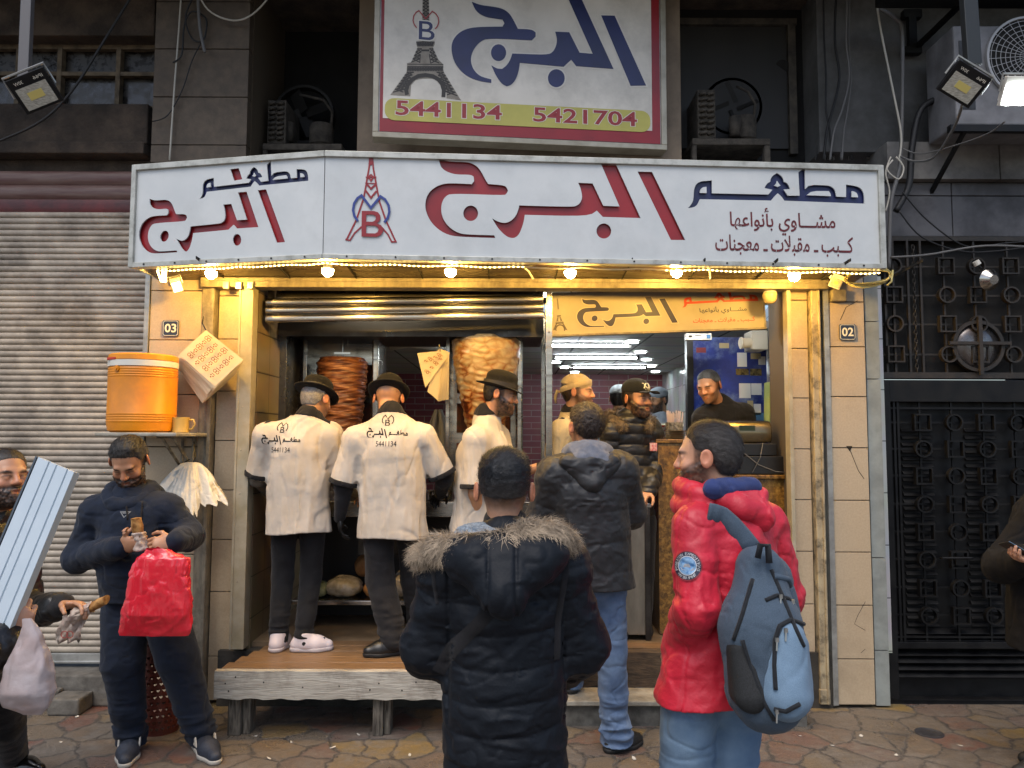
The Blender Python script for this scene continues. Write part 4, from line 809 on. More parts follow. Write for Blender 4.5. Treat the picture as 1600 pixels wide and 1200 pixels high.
for px0, px1 in ((355, 389), (582, 609)):
 x0, x1, _, _ = pr(px0, 1090, px1, 1140, 4.33); mb = MB(); mb.box((x0, 4.335, 0), (x0 + (x1-x0)*0.6, 4.42, FZ - 0.035)); mb.box((x0 + (x1-x0)*0.62, 4.36, 0.0), (x1, 4.45, FZ - 0.035)); mb.build('leg', M_legwood, t, bevel=0.005)
mb = MB(); mb.box((at(336, 1100, 4.78).x, 4.80, 0), (2.0, 4.9, FZ - 0.035)); tag(mb.build('base_wall', mat('dark_base', hexc('#3a362f'), 0.8, c2=hexc('#1e1b17'), ns=8, bump=0.3)), 'dark concrete base wall under the platform and counter', 'wall')
t = thing('marble_step', 'pale stone step with grey riser on the right below the customers', 'step', (0.9, 4.6, 0))
sx0, sx1 = at(820, 1110, 4.5).x, at(1266, 1110, 4.5).x
mb = MB(); mb.box((sx0, 4.46, 0.125), (sx1, 4.93, 0.152)); mb.build('tread', M_marble, t, bevel=0.005)
mb = MB(); mb.box((sx0, 4.50, 0), (sx1 - 0.02, 4.8, 0.124)); mb.build('riser', mat('grey_riser', hexc('#67655f'), 0.6, c2=hexc('#3f3d38'), ns=12, stain=hexc('#211e1a'), stain_amt=0.7, stain_scale=5), t)
mb = MB(); rough_board(mb, sx0 - 0.2, 1.1, 4.70, 4.78, 0.155, FZ - 0.01); tag(mb.build('threshold_board', mat('rotten_wood', hexc('#5b4a38'), 0.9, c2=hexc('#1f1913'), ns=12, nd=8, contrast=0.9, stretch=(1, 4, 4), bump=0.5, bs=25)), 'rotten weathered board along the threshold behind the stone step', 'board')
mb = MB(); mb.box((-2.0, 4.905, FZ - 0.05), (2.2, 11, FZ - 0.006)); tag(mb.build('shop_floor', mat('shop_floor', hexc('#7d6a54'), 0.3, c2=hexc('#5f4f3d'), ns=6)), kind='structure')
mb = MB(); mb.box((PX1 + 0.002, 4.785, FZ - 0.03), (1.72, 4.903, FZ - 0.004)); tag(mb.build('threshold_floor', M_wood), kind='structure')
# walls and ceiling of the shop
def wall_tiles_mat(name, c, g, s, rough=0.25, sc=(1, 1, 1), w=0.5, h=0.25, mort=0.02, off=0.0, c2=None, bump=0.3, axis='xz'):
 m = bpy.data.materials.new(name); m.use_nodes = True; nt = m.node_tree; N, L = nt.nodes, nt.links; b = N['Principled BSDF']
 tc = N.new('ShaderNodeTexCoord'); sp = N.new('ShaderNodeSeparateXYZ'); cb = N.new('ShaderNodeCombineXYZ'); L.new(tc.outputs['Object'], sp.inputs[0])
 L.new(sp.outputs['X' if axis[0] == 'x' else 'Y'], cb.inputs[0]); L.new(sp.outputs['Z' if axis[1] == 'z' else 'Y'], cb.inputs[1])
 br = N.new('ShaderNodeTexBrick'); L.new(cb.outputs[0], br.inputs['Vector']); br.offset = off
 br.inputs['Color1'].default_value = c; br.inputs['Color2'].default_value = c2 or c; br.inputs['Mortar'].default_value = g; br.inputs['Scale'].default_value = s
 br.inputs['Mortar Size'].default_value = mort; br.inputs['Brick Width'].default_value = w; br.inputs['Row Height'].default_value = h
 nz = N.new('ShaderNodeTexNoise'); nz.inputs['Scale'].default_value = 4; nz.inputs['Detail'].default_value = 6; L.new(tc.outputs['Object'], nz.inputs['Vector'])
 mx = N.new('ShaderNodeMix'); mx.data_type = 'RGBA'; mx.blend_type = 'MULTIPLY'; mx.inputs[0].default_value = 0.45; L.new(br.outputs[0], mx.inputs[6]); L.new(nz.outputs['Color'], mx.inputs[7])
 L.new(mx.outputs[2], b.inputs['Base Color']); b.inputs['Roughness'].default_value = rough
 bp = N.new('ShaderNodeBump'); bp.inputs['Strength'].default_value = bump; bp.inputs['Distance'].default_value = 0.004; bp.invert = True; L.new(br.outputs['Fac'], bp.inputs['Height']); L.new(bp.outputs[0], b.inputs['Normal'])
 return m
BWY, CZ = 10.5, 2.545
RX, LX = 1.86, -1.645
mb = MB(); mb.box((LX - 1, BWY, FZ - 0.05), (3, BWY + 0.1, 3)); tag(mb.build('brick_wall', wall_tiles_mat('maroon_brick', hexc('#6a2832'), hexc('#8a7672'), 1.0, 0.5, w=0.27, h=0.085, mort=0.006, off=0.5, c2=hexc('#7a323c'))), 'maroon brick back wall of the shop under the ceiling lights', 'wall')
mb = MB(); mb.box((LX - 0.25, 4.86, FZ - 0.05), (LX, BWY, 2.72)); tag(mb.build('tiled_side_wall', wall_tiles_mat('soot_wall_tiles', hexc('#8b7a5f'), hexc('#33291e'), 1.0, 0.3, w=0.30, h=0.26, mort=0.004, c2=hexc('#7d6d54'), axis='yz')), 'stained tan tiled side wall left of the cooks', 'wall')
side_x = lambda y: 1.82 + 0.205*(y - 4.86)
mb = MB(); mb.prism([(side_x(4.86), 4.86, FZ - .05), (side_x(6.2), 6.2, FZ - .05), (side_x(6.2), BWY, FZ - .05), (2.4, BWY, FZ - .05), (2.4, 4.86, FZ - .05)], (0, 0, 2.4)); tag(mb.build('white_tiled_wall', wall_tiles_mat('white_wall_tiles', hexc('#b9bcba'), hexc('#6d706f'), 1.0, 0.15, w=0.25, h=0.33, mort=0.004, axis='yz')), 'glossy white tiled side wall right of the cashier', 'wall')
mb = MB(); mb.box((LX - 0.2, 6.02, CZ), (2.3, BWY, CZ + 0.06)); mb.box((LX - 0.2, 4.87, 2.73), (2.3, 6.0, 2.78))
cl = mb.build('ceiling', wall_tiles_mat('ceiling_panel', hexc('#bdbdb9'), hexc('#5d5d5c'), 1.0, 0.8, w=0.6, h=0.6, mort=0.012, axis='xy')); tag(cl, kind='structure')
tub = [((858, 540), (984, 538)), ((868, 559), (997, 558)), ((896, 574), (1010, 573))]
lb = ['nearest ceiling tube light above the counter, long and bright', 'middle one of the three ceiling tube lights', 'farthest ceiling tube light close to the brick wall']
for (a, b), l in zip(tub, lb):
 A, B = atz(a[0], a[1], CZ - 0.03), atz(b[0], b[1], CZ - 0.03); B.y = A.y; t = thing('tube_light', l, 'tube light', A, 'fluorescent tubes on the shop ceiling')
 mb = MB(); mb.tube([A, B], 0.010, 10); mb.build('tube', M_tube, t, smooth=True)
 mb = MB(); mb.box((A.x - 0.03, A.y - 0.02, CZ - 0.012), (B.x + 0.03, A.y + 0.02, CZ - 0.001)); mb.box((A.x - 0.03, A.y - 0.014, CZ - 0.05), (A.x - 0.001, A.y + 0.014, CZ - 0.012)); mb.box((B.x + 0.001, A.y - 0.014, CZ - 0.05), (B.x + 0.03, A.y + 0.014, CZ - 0.012)); mb.build('fitting', M_steeldark, t)
dl = [(988, 533, 'rightmost row of round downlights, nearest to the street'), (1001, 549, 'right row of round downlights, second from the street'), (1010, 561, 'right row of round downlights, third from the street'), (1018, 571, 'right row of round downlights, fourth from the street'), (1024, 580, 'right row of round downlights, farthest by the bricks'), (868, 565, 'left row of round downlights, nearest to the glass post'), (882, 573, 'left row of round downlights, middle one'), (898, 581, 'left row of round downlights, farthest by the bricks')]
for x, y, l in dl:
 c = atz(x, y, CZ - 0.002); t = thing('downlight', l, 'downlight', c, 'round downlights on the shop ceiling'); r_ = 0.055
 mb = MB(); mb.cyl(c + Vector((0, 0, -0.01)), c + Vector((0, 0, -0.002)), r_, seg=20); mb.build('diffuser', M_tube, t)
 mb = MB(); mb.ring(c + Vector((0, 0, -0.014)), (0, 0, 1), r_ + 0.018, 0.018, 0.012, 24); mb.build('rim', M_plastic_w, t)
for a, y, l in ((-0.9, 5.12, 'unseen tube light added behind the steel shutter to light the brown meat spit'), (0.0, 5.12, 'unseen tube light added behind the steel shutter to light the pale meat spit'), (1.25, 5.35, 'unseen tube light added behind the hanging sign to light the cashier')):  # extra tubes out of view, added to brighten spits and cashier
 c = Vector((a, y, 2.66)); t = thing('tube_light', l, 'tube light', c)
 mb = MB(); mb.tube([c + Vector((-0.3, 0, -0.02)), c + Vector((0.3, 0, -0.02))], 0.014, 8); mb.build('tube', mat('warm_fill_tube', (1, 0.9, 0.7, 1), 0.4, emit=(1.0, 0.86, 0.62, 1), es=40) if a < 1 else mat('cool_fill_tube', (1, 1, 1, 1), 0.4, emit=(1.0, 0.97, 0.9, 1), es=55), t)
# half raised steel roller shutter over the cooks
t = thing('steel_shutter', 'half raised stainless steel roller shutter above the cooks', 'roller shutter', at(630, 480, 4.93))
P0, P1 = at(415, 504, 4.90), at(849, 498, 4.96)
hts = [(0.0, 0.052), (0.058, 0.105), (0.111, 0.158)]
for k, (a, b) in enumerate(hts):
 mb = MB(); pts = []
 for i in range(9):
  f = i / 8; z = a + (b - a)*f; d = 0.010*math.sin(math.pi*f)**0.3
  pts.append([P0 + Vector((0, -d, z)), P1 + Vector((0, -d, z))])
 mb.grid(pts); mb.build('slat', M_steel, t, smooth=True)
mb = MB(); c0, c1 = P0 + Vector((0.05, 0.12, 0.17)), P1 + Vector((0, 0.1, 0.17)); mb.tube([c0, c1], 0.085, 24); mb.build('roll', M_steeldark, t, auto=40)
mb = MB(); mb.box((P0.x, 4.93, P0.z + 0.005), (P0.x + 0.03, 4.97, 2.7)); mb.build('guide', M_steeldark, t)
# steel and glass partition posts
t = thing('glass_partition', 'stainless posts with a glass pane between the broilers and the cash counter', 'partition', at(856, 700, 4.98))
mb = MB(); x0, x1, z0, z1 = pr(853, 456, 863, 720, 4.94); mb.box((x0, 4.94, 1.3), (x1, 4.98, z1)); mb.build('post', M_steel, t, bevel=0.003)
mb = MB(); mb.box((x0, 5.75, 1.3), (x1, 5.79, z1)); mb.build('post', M_steel, t, bevel=0.003)
mb = MB(); mb.box((x0 + 0.015, 4.985, 1.32), (x0 + 0.021, 5.745, z1)); mb.build('pane', mat('clear_glass', (0.9, 0.95, 0.95, 1), 0.02, trans=1.0), t)
mb = MB(); mb.cyl(((x0+x1)/2, 4.938, z1 - 0.27), ((x0+x1)/2, 4.934, z1 - 0.27), 0.006, seg=8); mb.build('bolt', M_steeldark, t)
# meat spits and their broilers
def meat_mat(name, layered):
 m = bpy.data.materials.new(name); m.use_nodes = True; nt = m.node_tree; N, L = nt.nodes, nt.links; b = N['Principled BSDF']
 tc = N.new('ShaderNodeTexCoord'); mp = N.new('ShaderNodeMapping'); L.new(tc.outputs['Object'], mp.inputs[0]); mp.inputs['Scale'].default_value = (9, 9, 60) if layered else (13, 13, 20)
 nz = N.new('ShaderNodeTexNoise'); nz.inputs['Scale'].default_value = 1.0 if layered else 0.6; nz.inputs['Detail'].default_value = 6; L.new(mp.outputs[0], nz.inputs['Vector'])
 cr = N.new('ShaderNodeValToRGB'); e = cr.color_ramp.elements
 if layered:
  e[0].position = 0.28; e[0].color = hexc('#2e150b'); e[1].position = 0.8; e[1].color = hexc('#b98d66')
  for p, c in ((0.45, '#5d321d'), (0.6, '#8a5634')): q = e.new(p); q.color = hexc(c)
  L.new(nz.outputs[0], cr.inputs[0]); h = nz.outputs[0]
 else:
  ad = N.new('ShaderNodeVectorMath'); ad.operation = 'ADD'; L.new(mp.outputs[0], ad.inputs[0]); L.new(nz.outputs['Color'], ad.inputs[1])
  v = N.new('ShaderNodeTexVoronoi'); v.feature = 'DISTANCE_TO_EDGE'; v.inputs['Scale'].default_value = 1.0; L.new(ad.outputs[0], v.inputs['Vector'])
  v2 = N.new('ShaderNodeTexNoise'); v2.inputs['Scale'].default_value = 7; v2.inputs['Detail'].default_value = 5; L.new(tc.outputs['Object'], v2.inputs['Vector'])
  sp = N.new('ShaderNodeSeparateXYZ'); L.new(tc.outputs['Object'], sp.inputs[0]); zr = N.new('ShaderNodeMapRange'); zr.inputs[1].default_value = 1.70; zr.inputs[2].default_value = 2.30; zr.inputs[3].default_value = -0.14; zr.inputs[4].default_value = 0.10; L.new(sp.outputs['Z'], zr.inputs[0])
  ma = N.new('ShaderNodeMath'); ma.operation = 'MULTIPLY_ADD'; ma.inputs[1].default_value = 0.9; L.new(v.outputs['Distance'], ma.inputs[0]); L.new(v2.outputs[0], ma.inputs[2])
  mz = N.new('ShaderNodeMath'); mz.operation = 'ADD'; L.new(ma.outputs[0], mz.inputs[0]); L.new(zr.outputs[0], mz.inputs[1])
  e[0].position = 0.36; e[0].color = hexc('#4e1e08'); e[1].position = 0.85; e[1].color = hexc('#bda884')
  for p, c in ((0.44, '#83441a'), (0.52, '#9e7040'), (0.62, '#ab8a60')): q = e.new(p); q.color = hexc(c)
  L.new(mz.outputs[0], cr.inputs[0]); h = v.outputs['Distance']
 L.new(cr.outputs[0], b.inputs['Base Color']); b.inputs['Roughness'].default_value = 0.36; b.inputs['Subsurface Weight'].default_value = 0.0
 bp = N.new('ShaderNodeBump'); bp.inputs['Strength'].default_value = 0.8 if layered else 0.4; bp.inputs['Distance'].default_value = 0.012; L.new(h, bp.inputs['Height']); L.new(bp.outputs[0], b.inputs['Normal'])
 return m
def spit(label, prof, Y, m, lay, hook):
 cx = at(sum(p[0] + p[1] for p in prof)/2/len(prof), prof[0][2], Y).x
 t = thing('meat_spit', label, 'meat spit', (cx, Y, at(800, prof[-1][2], Y).z))
 mb = MB(); P = []; n = 48; lv = 90
 zs = [at(800, p[2], Y).z for p in prof]; rs = [(p[1] - p[0])/2/FPX*Y for p in prof]
 zz = np.linspace(zs[0], zs[-1], lv); rr = np.interp(-zz, [-z for z in zs], rs)
 for i in range(lv):
  row = []
  for k in range(n + 1):
   a = 2*math.pi*(k % n)/n
   if lay: q = 0.004*math.sin(zz[i]*310 + 3*math.sin(a*3)) + 0.004*math.sin(zz[i]*97 + 4*a) + 0.003*math.sin(zz[i]*180 - 7*a)
   else: q = 0.004*math.sin(zz[i]*75 + 3*a) * math.sin(a*4 + zz[i]*31) + 0.004*math.sin(9*a - zz[i]*50) + 0.003*math.sin(zz[i]*160 + 5*math.sin(3*a))
   r_ = max(0.01, rr[i] + q); row.append((cx + r_*math.cos(a), Y + r_*math.sin(a), zz[i]))
  P.append(row)
 mb.grid(P); mb.add([P[0][k] for k in range(n)], [tuple(range(n))]); mb.build('meat', m, t, smooth=True)
 mb = MB(); mb.tube([(cx, Y, zs[0] - 0.02), (cx, Y, zs[0] + (0.16 if hook else 0.10))], 0.008, 8)
 if hook: mb.tube([(cx, Y, zs[0] + 0.15), (cx + 0.01, Y, zs[0] + 0.2), (cx + 0.035, Y, zs[0] + 0.2), (cx + 0.04, Y, zs[0] + 0.1)], 0.007, 8); mb.box((cx - 0.06, Y - 0.01, zs[0] + 0.03), (cx + 0.06, Y + 0.01, zs[0] + 0.045))
 mb.build('skewer', M_steel, t)
 mb = MB(); mb.lathe([(rs[-1]*0.9, -0.06), (rs[-1] + 0.06, -0.05), (rs[-1] + 0.06, -0.03), (0.02, -0.025)], (cx, Y, zs[-1])); mb.build('drip_plate', M_steeldark, t)
 return t
spit('brown layered meat spit behind the two cooks on the left', [(500, 568, 561), (495, 573, 570), (497, 572, 600), (503, 569, 650), (512, 562, 705)], 5.55, meat_mat('layered_meat', True), True, True)
spit('large pale orange chicken spit behind the cook in profile', [(716, 805, 526), (706, 813, 534), (708, 812, 560), (716, 806, 600), (726, 792, 655), (740, 780, 705)], 5.45, meat_mat('pale_meat', False), False, False)
def broiler(label, x0, x1, y0, Y, Yb):
 t = thing('broiler', label, 'broiler', (at((x0 + x1)/2, 700, Y).x, Y, 1.2)); X0, X1, _, zt = pr(x0, y0, x1, 760, Yb)
 mb = MB(); mb.box((X0, Yb, 1.25), (X1, Yb + 0.03, zt)); mb.build('back_panel', M_steel, t)
 mb = MB(); mb.box((X0 - 0.03, Yb - 0.22, 1.25), (X0, Yb + 0.02, zt + 0.02)); mb.build('side_panel', M_steel, t, bevel=0.004)
 mb = MB(); mb.box((X1, Yb - 0.22, 1.25), (X1 + 0.05, Yb + 0.02, zt + 0.02)); mb.build('side_panel', M_steel, t, bevel=0.012)
 for k in range(3):
  z = 1.4 + k*0.3; mb = MB(); mb.box((X0 + 0.04, Yb - 0.03, z), (X1 - 0.04, Yb - 0.001, z + 0.22)); mb.build('burner', mat('burner_grate', hexc('#3a2a1e'), 0.7, c2=hexc('#6a2c12'), ns=18), t)
 return t
broiler('steel gas broiler with tall panels behind the brown meat spit', 490, 588, 537, 5.7, 5.82)
broiler('brassy gas broiler behind the pale chicken spit', 706, 806, 529, 5.6, 5.74)
t = thing('exhaust_hood', 'black exhaust hood hanging over the two meat spits', 'hood', at(630, 530, 5.9))
mb = MB(); mb.box((LX + 0.01, 5.25, 2.385), (0.22, 6.01, 2.65)); mb.build('canopy', mat('hood_black', hexc('#141312'), 0.5, c2=hexc('#221f1c'), ns=5)); bpy.data.objects['canopy'].parent = t; bpy.data.objects['canopy'].matrix_parent_inverse = parent_inv(t)
mb = MB(); mb.box((LX + 0.01, 5.235, 2.365), (0.22, 5.25, 2.405)); mb.build('lip', M_steeldark, t)
mb = MB(); mb.tube([at(600, 536, 6.0) + Vector((0, 0.3, 0)), at(640, 537, 6.3), at(700, 545, 6.6)], 0.03, 10); tag(mb.build('duct_pipe', M_plastic_w, smooth=True), 'pale duct pipe under the exhaust hood beside the brown spit', 'pipe')
mb = MB(); pbox(mb, 402, 518, 446, 760, 5.32, 0.5); mb.box((LX + 0.03, 5.31, 1.9), (LX + 0.05, 5.33, 2.0)); tag(mb.build('steel_cabinet', mat('grey_cabinet', hexc('#6c6a66'), 0.3, metal=0.8, c2=hexc('#4d4b49'), ns=4, rvar=0.1), bevel=0.004), 'tall dull steel cabinet on the left behind the first cook', 'cabinet')
mb = MB(); mb.box((LX + 0.3, 6.0, 1.1), (-1.02, 6.08, 2.44)); tag(mb.build('tiled_partition', wall_tiles_mat('grey_tiles', hexc('#8d8a83'), hexc('#4a4844'), 1.0, 0.12, w=0.3, h=0.3, mort=0.006)), 'grey tiled partition behind the brown meat spit', 'wall')
# cooking counter
t = thing('cooking_counter', 'dark steel cooking counter with lower shelf in front of the meat spits', 'counter', (-0.6, 5.3, FZ))
mb = MB(); mb.box((-1.5, 5.22, 1.17), (0.62, 6.0, 1.22)); mb.box((-1.5, 5.20, 1.12), (0.62, 5.22, 1.225)); mb.build('worktop', M_steel, t, bevel=0.004)
mb = MB(); mb.box((-1.5, 5.60, FZ), (0.62, 5.65, 1.12)); mb.build('back_panel', mat('counter_dark', hexc('#232120'), 0.6), t)
mb = MB(); mb.box((-1.5, 5.24, 0.52), (0.62, 5.6, 0.55)); mb.build('lower_shelf', M_steel, t, bevel=0.003)
mb = MB(); mb.box((-1.05, 5.24, 0.86), (-0.74, 5.26, 1.115)); mb.build('front_panel', M_steeldark, t)
for x in (-1.42, -0.3, 0.55): mb = MB(); mb.box((x, 5.24, FZ), (x + 0.05, 5.29, 1.12)); mb.build('leg', M_steeldark, t)
random.seed(11)
M_bread = mat('bread', hexc('#a87e50'), 0.7, c2=hexc('#8a5f38'), ns=14); M_bag = mat('clear_bag', hexc('#b9b2a4'), 0.18, c2=hexc('#8f8878'), ns=20, bump=0.8, bs=30, coat=0.5)
def blob_mesh(c, rx, ry, rz, seed, amp=0.15, nu=28, nv=16):
 mb = MB(); P = []
 for i in range(nv + 1):
  th = math.pi*i/nv; row = []
  for k in range(nu + 1):
   a = 2*math.pi*(k % nu)/nu; d = 1 + amp*(math.sin(3*a + seed)*math.sin(2*th + seed) + 0.6*math.sin(7*a + 2*seed + 3*th) * math.sin(th) + 0.35*math.sin(13*a - 5*th + seed)*math.sin(th))
   row.append((c[0] + rx*d*math.sin(th)*math.cos(a), c[1] + ry*d*math.sin(th)*math.sin(a), max(c[2] - rz*0.85, c[2] + rz*d*math.cos(th))))
  P.append(row)
 return mb.grid(P)
for (px, py, rx, rz, m, lab) in ((500, 945, 0.07, 0.055, mat('green_bag', hexc('#8a9480'), 0.2, c2=hexc('#4e6048'), ns=16, bump=0.6, bs=30), 'clear bag of greens on the lower shelf'), (538, 940, 0.13, 0.075, M_bag, 'large clear bag of flatbread on the lower shelf'), (572, 915, 0.10, 0.09, M_bread, 'upper stack of brown bread behind the clear bag'), (590, 948, 0.10, 0.06, M_bread, 'lower brown bread beside the dark trousers'), (632, 940, 0.09, 0.10, M_bag, 'clear bag of bread right of the middle cook')):
 c = at(px, py, 5.40); c.z = 0.552 + rz*0.85
 if lab.startswith('upper'): c.z += 0.12; c.y += 0.1
 tag(blob_mesh(c, rx, 0.12, rz, px, 0.06).build('bread_bag', m, smooth=True), lab, 'bread bag', 'bread bags on the lower shelf')
for px, py, lab in ((690, 752, 'small steel pan by the middle cook on the counter'), (676, 742, 'steel bowl behind the small pan on the counter')):
 c = at(px, py, 5.3); c.z = 1.222; mb = MB(); mb.lathe([(0.05, 0), (0.075, 0.01), (0.085, 0.07), (0.08, 0.07), (0.068, 0.015), (0.0, 0.012)], c); tag(mb.build('steel_bowl', M_steel, auto=40), lab, 'bowl')
def paper_sheets(t, hook, corners_list, m, name='paper_sheet'):
 for k, cs in enumerate(corners_list):
  mb = MB(); A, B, C, D = cs; n = 8; P = []
  for i in range(n + 1):
   row = []
   for j in range(n + 1):
    u, v = i/n, j/n; p = A*(1-u)*(1-v) + B*u*(1-v) + C*u*v + D*(1-u)*v; p.y += 0.008*math.sin(3*u + k) * math.sin(4*v + k*1.3) - 0.012*u*v; row.append(p)
   P.append(row)
  mb.grid(P); mb.build(name, m, t, smooth=True)
 return t
def emblem_prints(t, cs, rows, cols, m, s=0.016):     # the small ringed emblem repeated over a wrapping sheet
 A, B, C, D = cs; mb = MB(); u = (B - A).normalized(); v = (D - A).normalized(); k = 0
 for i in range(rows):
  for j in range(cols):
   f, g = (i + 0.6)/(rows + 0.2), (j + 0.5 + 0.25*(i % 2))/(cols + 0.3); p = A*(1-f)*(1-g) + B*f*(1-g) + C*f*g + D*(1-f)*g
   p = p + Vector((0, -0.012 - 0.012*f*g, 0)); k += 1
   if (i + j) % 2 == 0:
    for s2 in (-1, 1): mb.ring(p + u*s*0.62*s2, (0, -1, 0), s*0.7, 0.0035, 0.0006, 14)
    mb.obox(p - v*s*1.2, u*s*1.1, v*0.0022, (0, 0.0003, 0))
   else:
    for q in range(3): mb.obox(p + u*s*0.5*(q - 1) + v*s*(0.4 if q == 1 else -0.3), u*0.004, v*0.004, (0, 0.0003, 0))
    mb.obox(p - v*s, u*s*0.8, v*0.0018, (0, 0.0003, 0))
 mb.build('emblem_print', m, t)
# big bundle hanging at the entrance
t = thing('paper_bundle', 'thick bundle of printed wrapping paper hanging from its corner on the cream post', 'paper bundle', at(320, 515, 4.66)); fan = []
for k in range(22):
 f = k/21; dy = 0.0045*k; jt = 3*math.sin(k*2.4); fan.append((at(322, 516 + f, 4.64 + dy), at(380 - 10*f, 562 + 22*f + jt*0.4, 4.645 + dy), at(337 - 20*f + jt, 604 + 26*f, 4.63 + dy + 0.01*math.sin(k*1.7)), at(281 - 9*f, 554 + 13*f + jt*0.6, 4.64 + dy)))
paper_sheets(t, None, fan, M_paper); emblem_prints(t, [p + Vector((0, -0.004, 0)) for p in (at(322, 521, 4.64), at(374, 561, 4.64), at(336, 598, 4.628), at(287, 555, 4.64))], 4, 5, M_print)
mb = MB(); mb.tube([at(318, 495, 4.7), at(316, 505, 4.66), at(322, 517, 4.655), at(325, 526, 4.65)], 0.004, 6); mb.build('hook', M_steeldark, t)
# bundle inside by the pale spit
t = thing('paper_bundle', 'bundle of printed wrapping paper hanging inside beside the pale chicken spit', 'paper bundle', at(690, 545, 5.1)); fan = []
fan.append((at(690, 548, 5.1), at(700, 556, 5.1), at(665, 606, 5.08), at(652, 552, 5.1)))
for k in range(14):
 f = k/13; fan.append((at(684 + 5*f, 546, 5.12 + 0.006*k), at(692 + 10*f, 550, 5.12 + 0.006*k), at(684 + 18*f - 6*math.sin(f*3), 628 - 6*abs(f-0.5), 5.10 + 0.006*k), at(668 + 18*f, 612 + 8*f, 5.1 + 0.006*k)))
paper_sheets(t, None, fan, M_paper); emblem_prints(t, (at(688, 552, 5.09), at(694, 558, 5.09), at(666, 596, 5.07), at(657, 556, 5.09)), 2, 4, M_print, 0.013)
mb = MB(); mb.tube([at(686, 538, 5.1), at(688, 549, 5.09)], 0.004, 6); mb.build('hook', M_steeldark, t)
# hanging apron in the background
mb = MB(); P = []
for i in range(11):
 P.append([at(684 + (p - 0.5)*(10 + 28*min(1, i/4)), 640 + i*9, 6.0) + Vector((0, 0.03*math.sin(p*14 + i*0.2), 0)) for p in [j/16 for j in range(17)]])
mb.grid(P); o = mb.build('hanging_apron', mat('grey_apron', hexc('#7f7d78'), 0.9), smooth=True); o.modifiers.new('thickness', 'SOLIDIFY').thickness = 0.008; tag(o, 'pale grey apron hanging in the dark behind the cooks', 'apron')
# ---- the cash side
M_gran = mat('brown_granite', hexc('#7a5724'), 0.25, c2=hexc('#241a0e'), ns=26, nd=9, contrast=0.75, stain=hexc('#a8803c'), stain_amt=0.8, stain_scale=30)
t = thing('stone_counter', 'gold brown granite clad cash counter with a lower ledge', 'counter', (1.2, 5.1, FZ))
ca, cb_ = at(1028, 690, 5.1), at(1160, 690, 5.1); ctz = at(1050, 686, 5.1).z
mb = MB(); mb.box((ca.x, 5.10, FZ), (RX - 0.005, 5.62, ctz - 0.03)); mb.build('upper_block', M_gran, t)
mb = MB(); mb.box((ca.x - 0.015, 5.085, ctz - 0.028), (cb_.x, 5.64, ctz)); mb.build('upper_slab', M_gran, t, bevel=0.006)
lx = at(1148, 745, 4.93).x; lz = at(1190, 742, 4.93).z
mb = MB(); mb.box((lx, 4.95, FZ), (RX - 0.005, 5.097, lz - 0.03)); mb.build('lower_block', M_gran, t)
mb = MB(); mb.box((lx - 0.01, 4.925, lz - 0.028), (RX - 0.004, 5.08, lz)); mb.build('lower_slab', M_gran, t, bevel=0.006)
t = thing('cash_register', 'brassy metal cash register with a black base on the granite ledge', 'cash register', at(1175, 742, 5.0))
a, b, z0, z1 = pr(1130, 657, 1205, 692, 5.0)
mb = MB(); prof = [(5.0, z0), (4.98, z0 + 0.05), (4.985, z0 + 0.10), (5.01, z1 - 0.012), (5.05, z1), (5.2, z1), (5.22, z0)]
mb.prism([(a, y, z) for y, z in prof], (b - a, 0, 0)); mb.build('body', mat('brass_body', hexc('#7d7056'), 0.22, metal=0.9, c2=hexc('#5d5340'), ns=5), t, auto=30, bevel=0.006)
mb = MB(); mb.cyl((a - 0.004, 5.06, z1 - 0.045), (a - 0.02, 5.06, z1 - 0.045), 0.04); mb.build('roll_knob', M_plastic_w, t)
mb = MB(); pbox(mb, 1155, 665, 1180, 673, 4.982, 0.01); mb.build('display', mat('green_display', hexc('#1d2a20'), 0.15), t)
M_blk = mat('black_plastic', hexc('#0d0d0e'), 0.4)
mb = MB(); pbox(mb, 1150, 693, 1214, 712, 4.97, 0.14); tag(mb.build('receipt_printer', M_blk, bevel=0.005), 'black flat printer box under the brassy register', 'printer')
mb = MB(); pbox(mb, 1152, 713, 1229, 741, 4.95, 0.13); tag(mb.build('cash_box', mat('drawer_black', hexc('#111112'), 0.35), bevel=0.004), 'wide black cash drawer on the granite ledge', 'cash drawer')
mb = MB(); mb.tube([at(1148, 690, 4.95), at(1160, 706, 4.94), at(1185, 726, 4.93), at(1212, 737, 4.93), at(1226, 738, 4.93)], 0.003, 6); mb.tube([at(1192, 692, 4.95), at(1188, 715, 4.94), at(1176, 738, 4.93)], 0.0022, 6); tag(mb.build('power_lead', M_cable_g, smooth=True), 'thin grey lead drooping across the black cash drawer', 'cable')
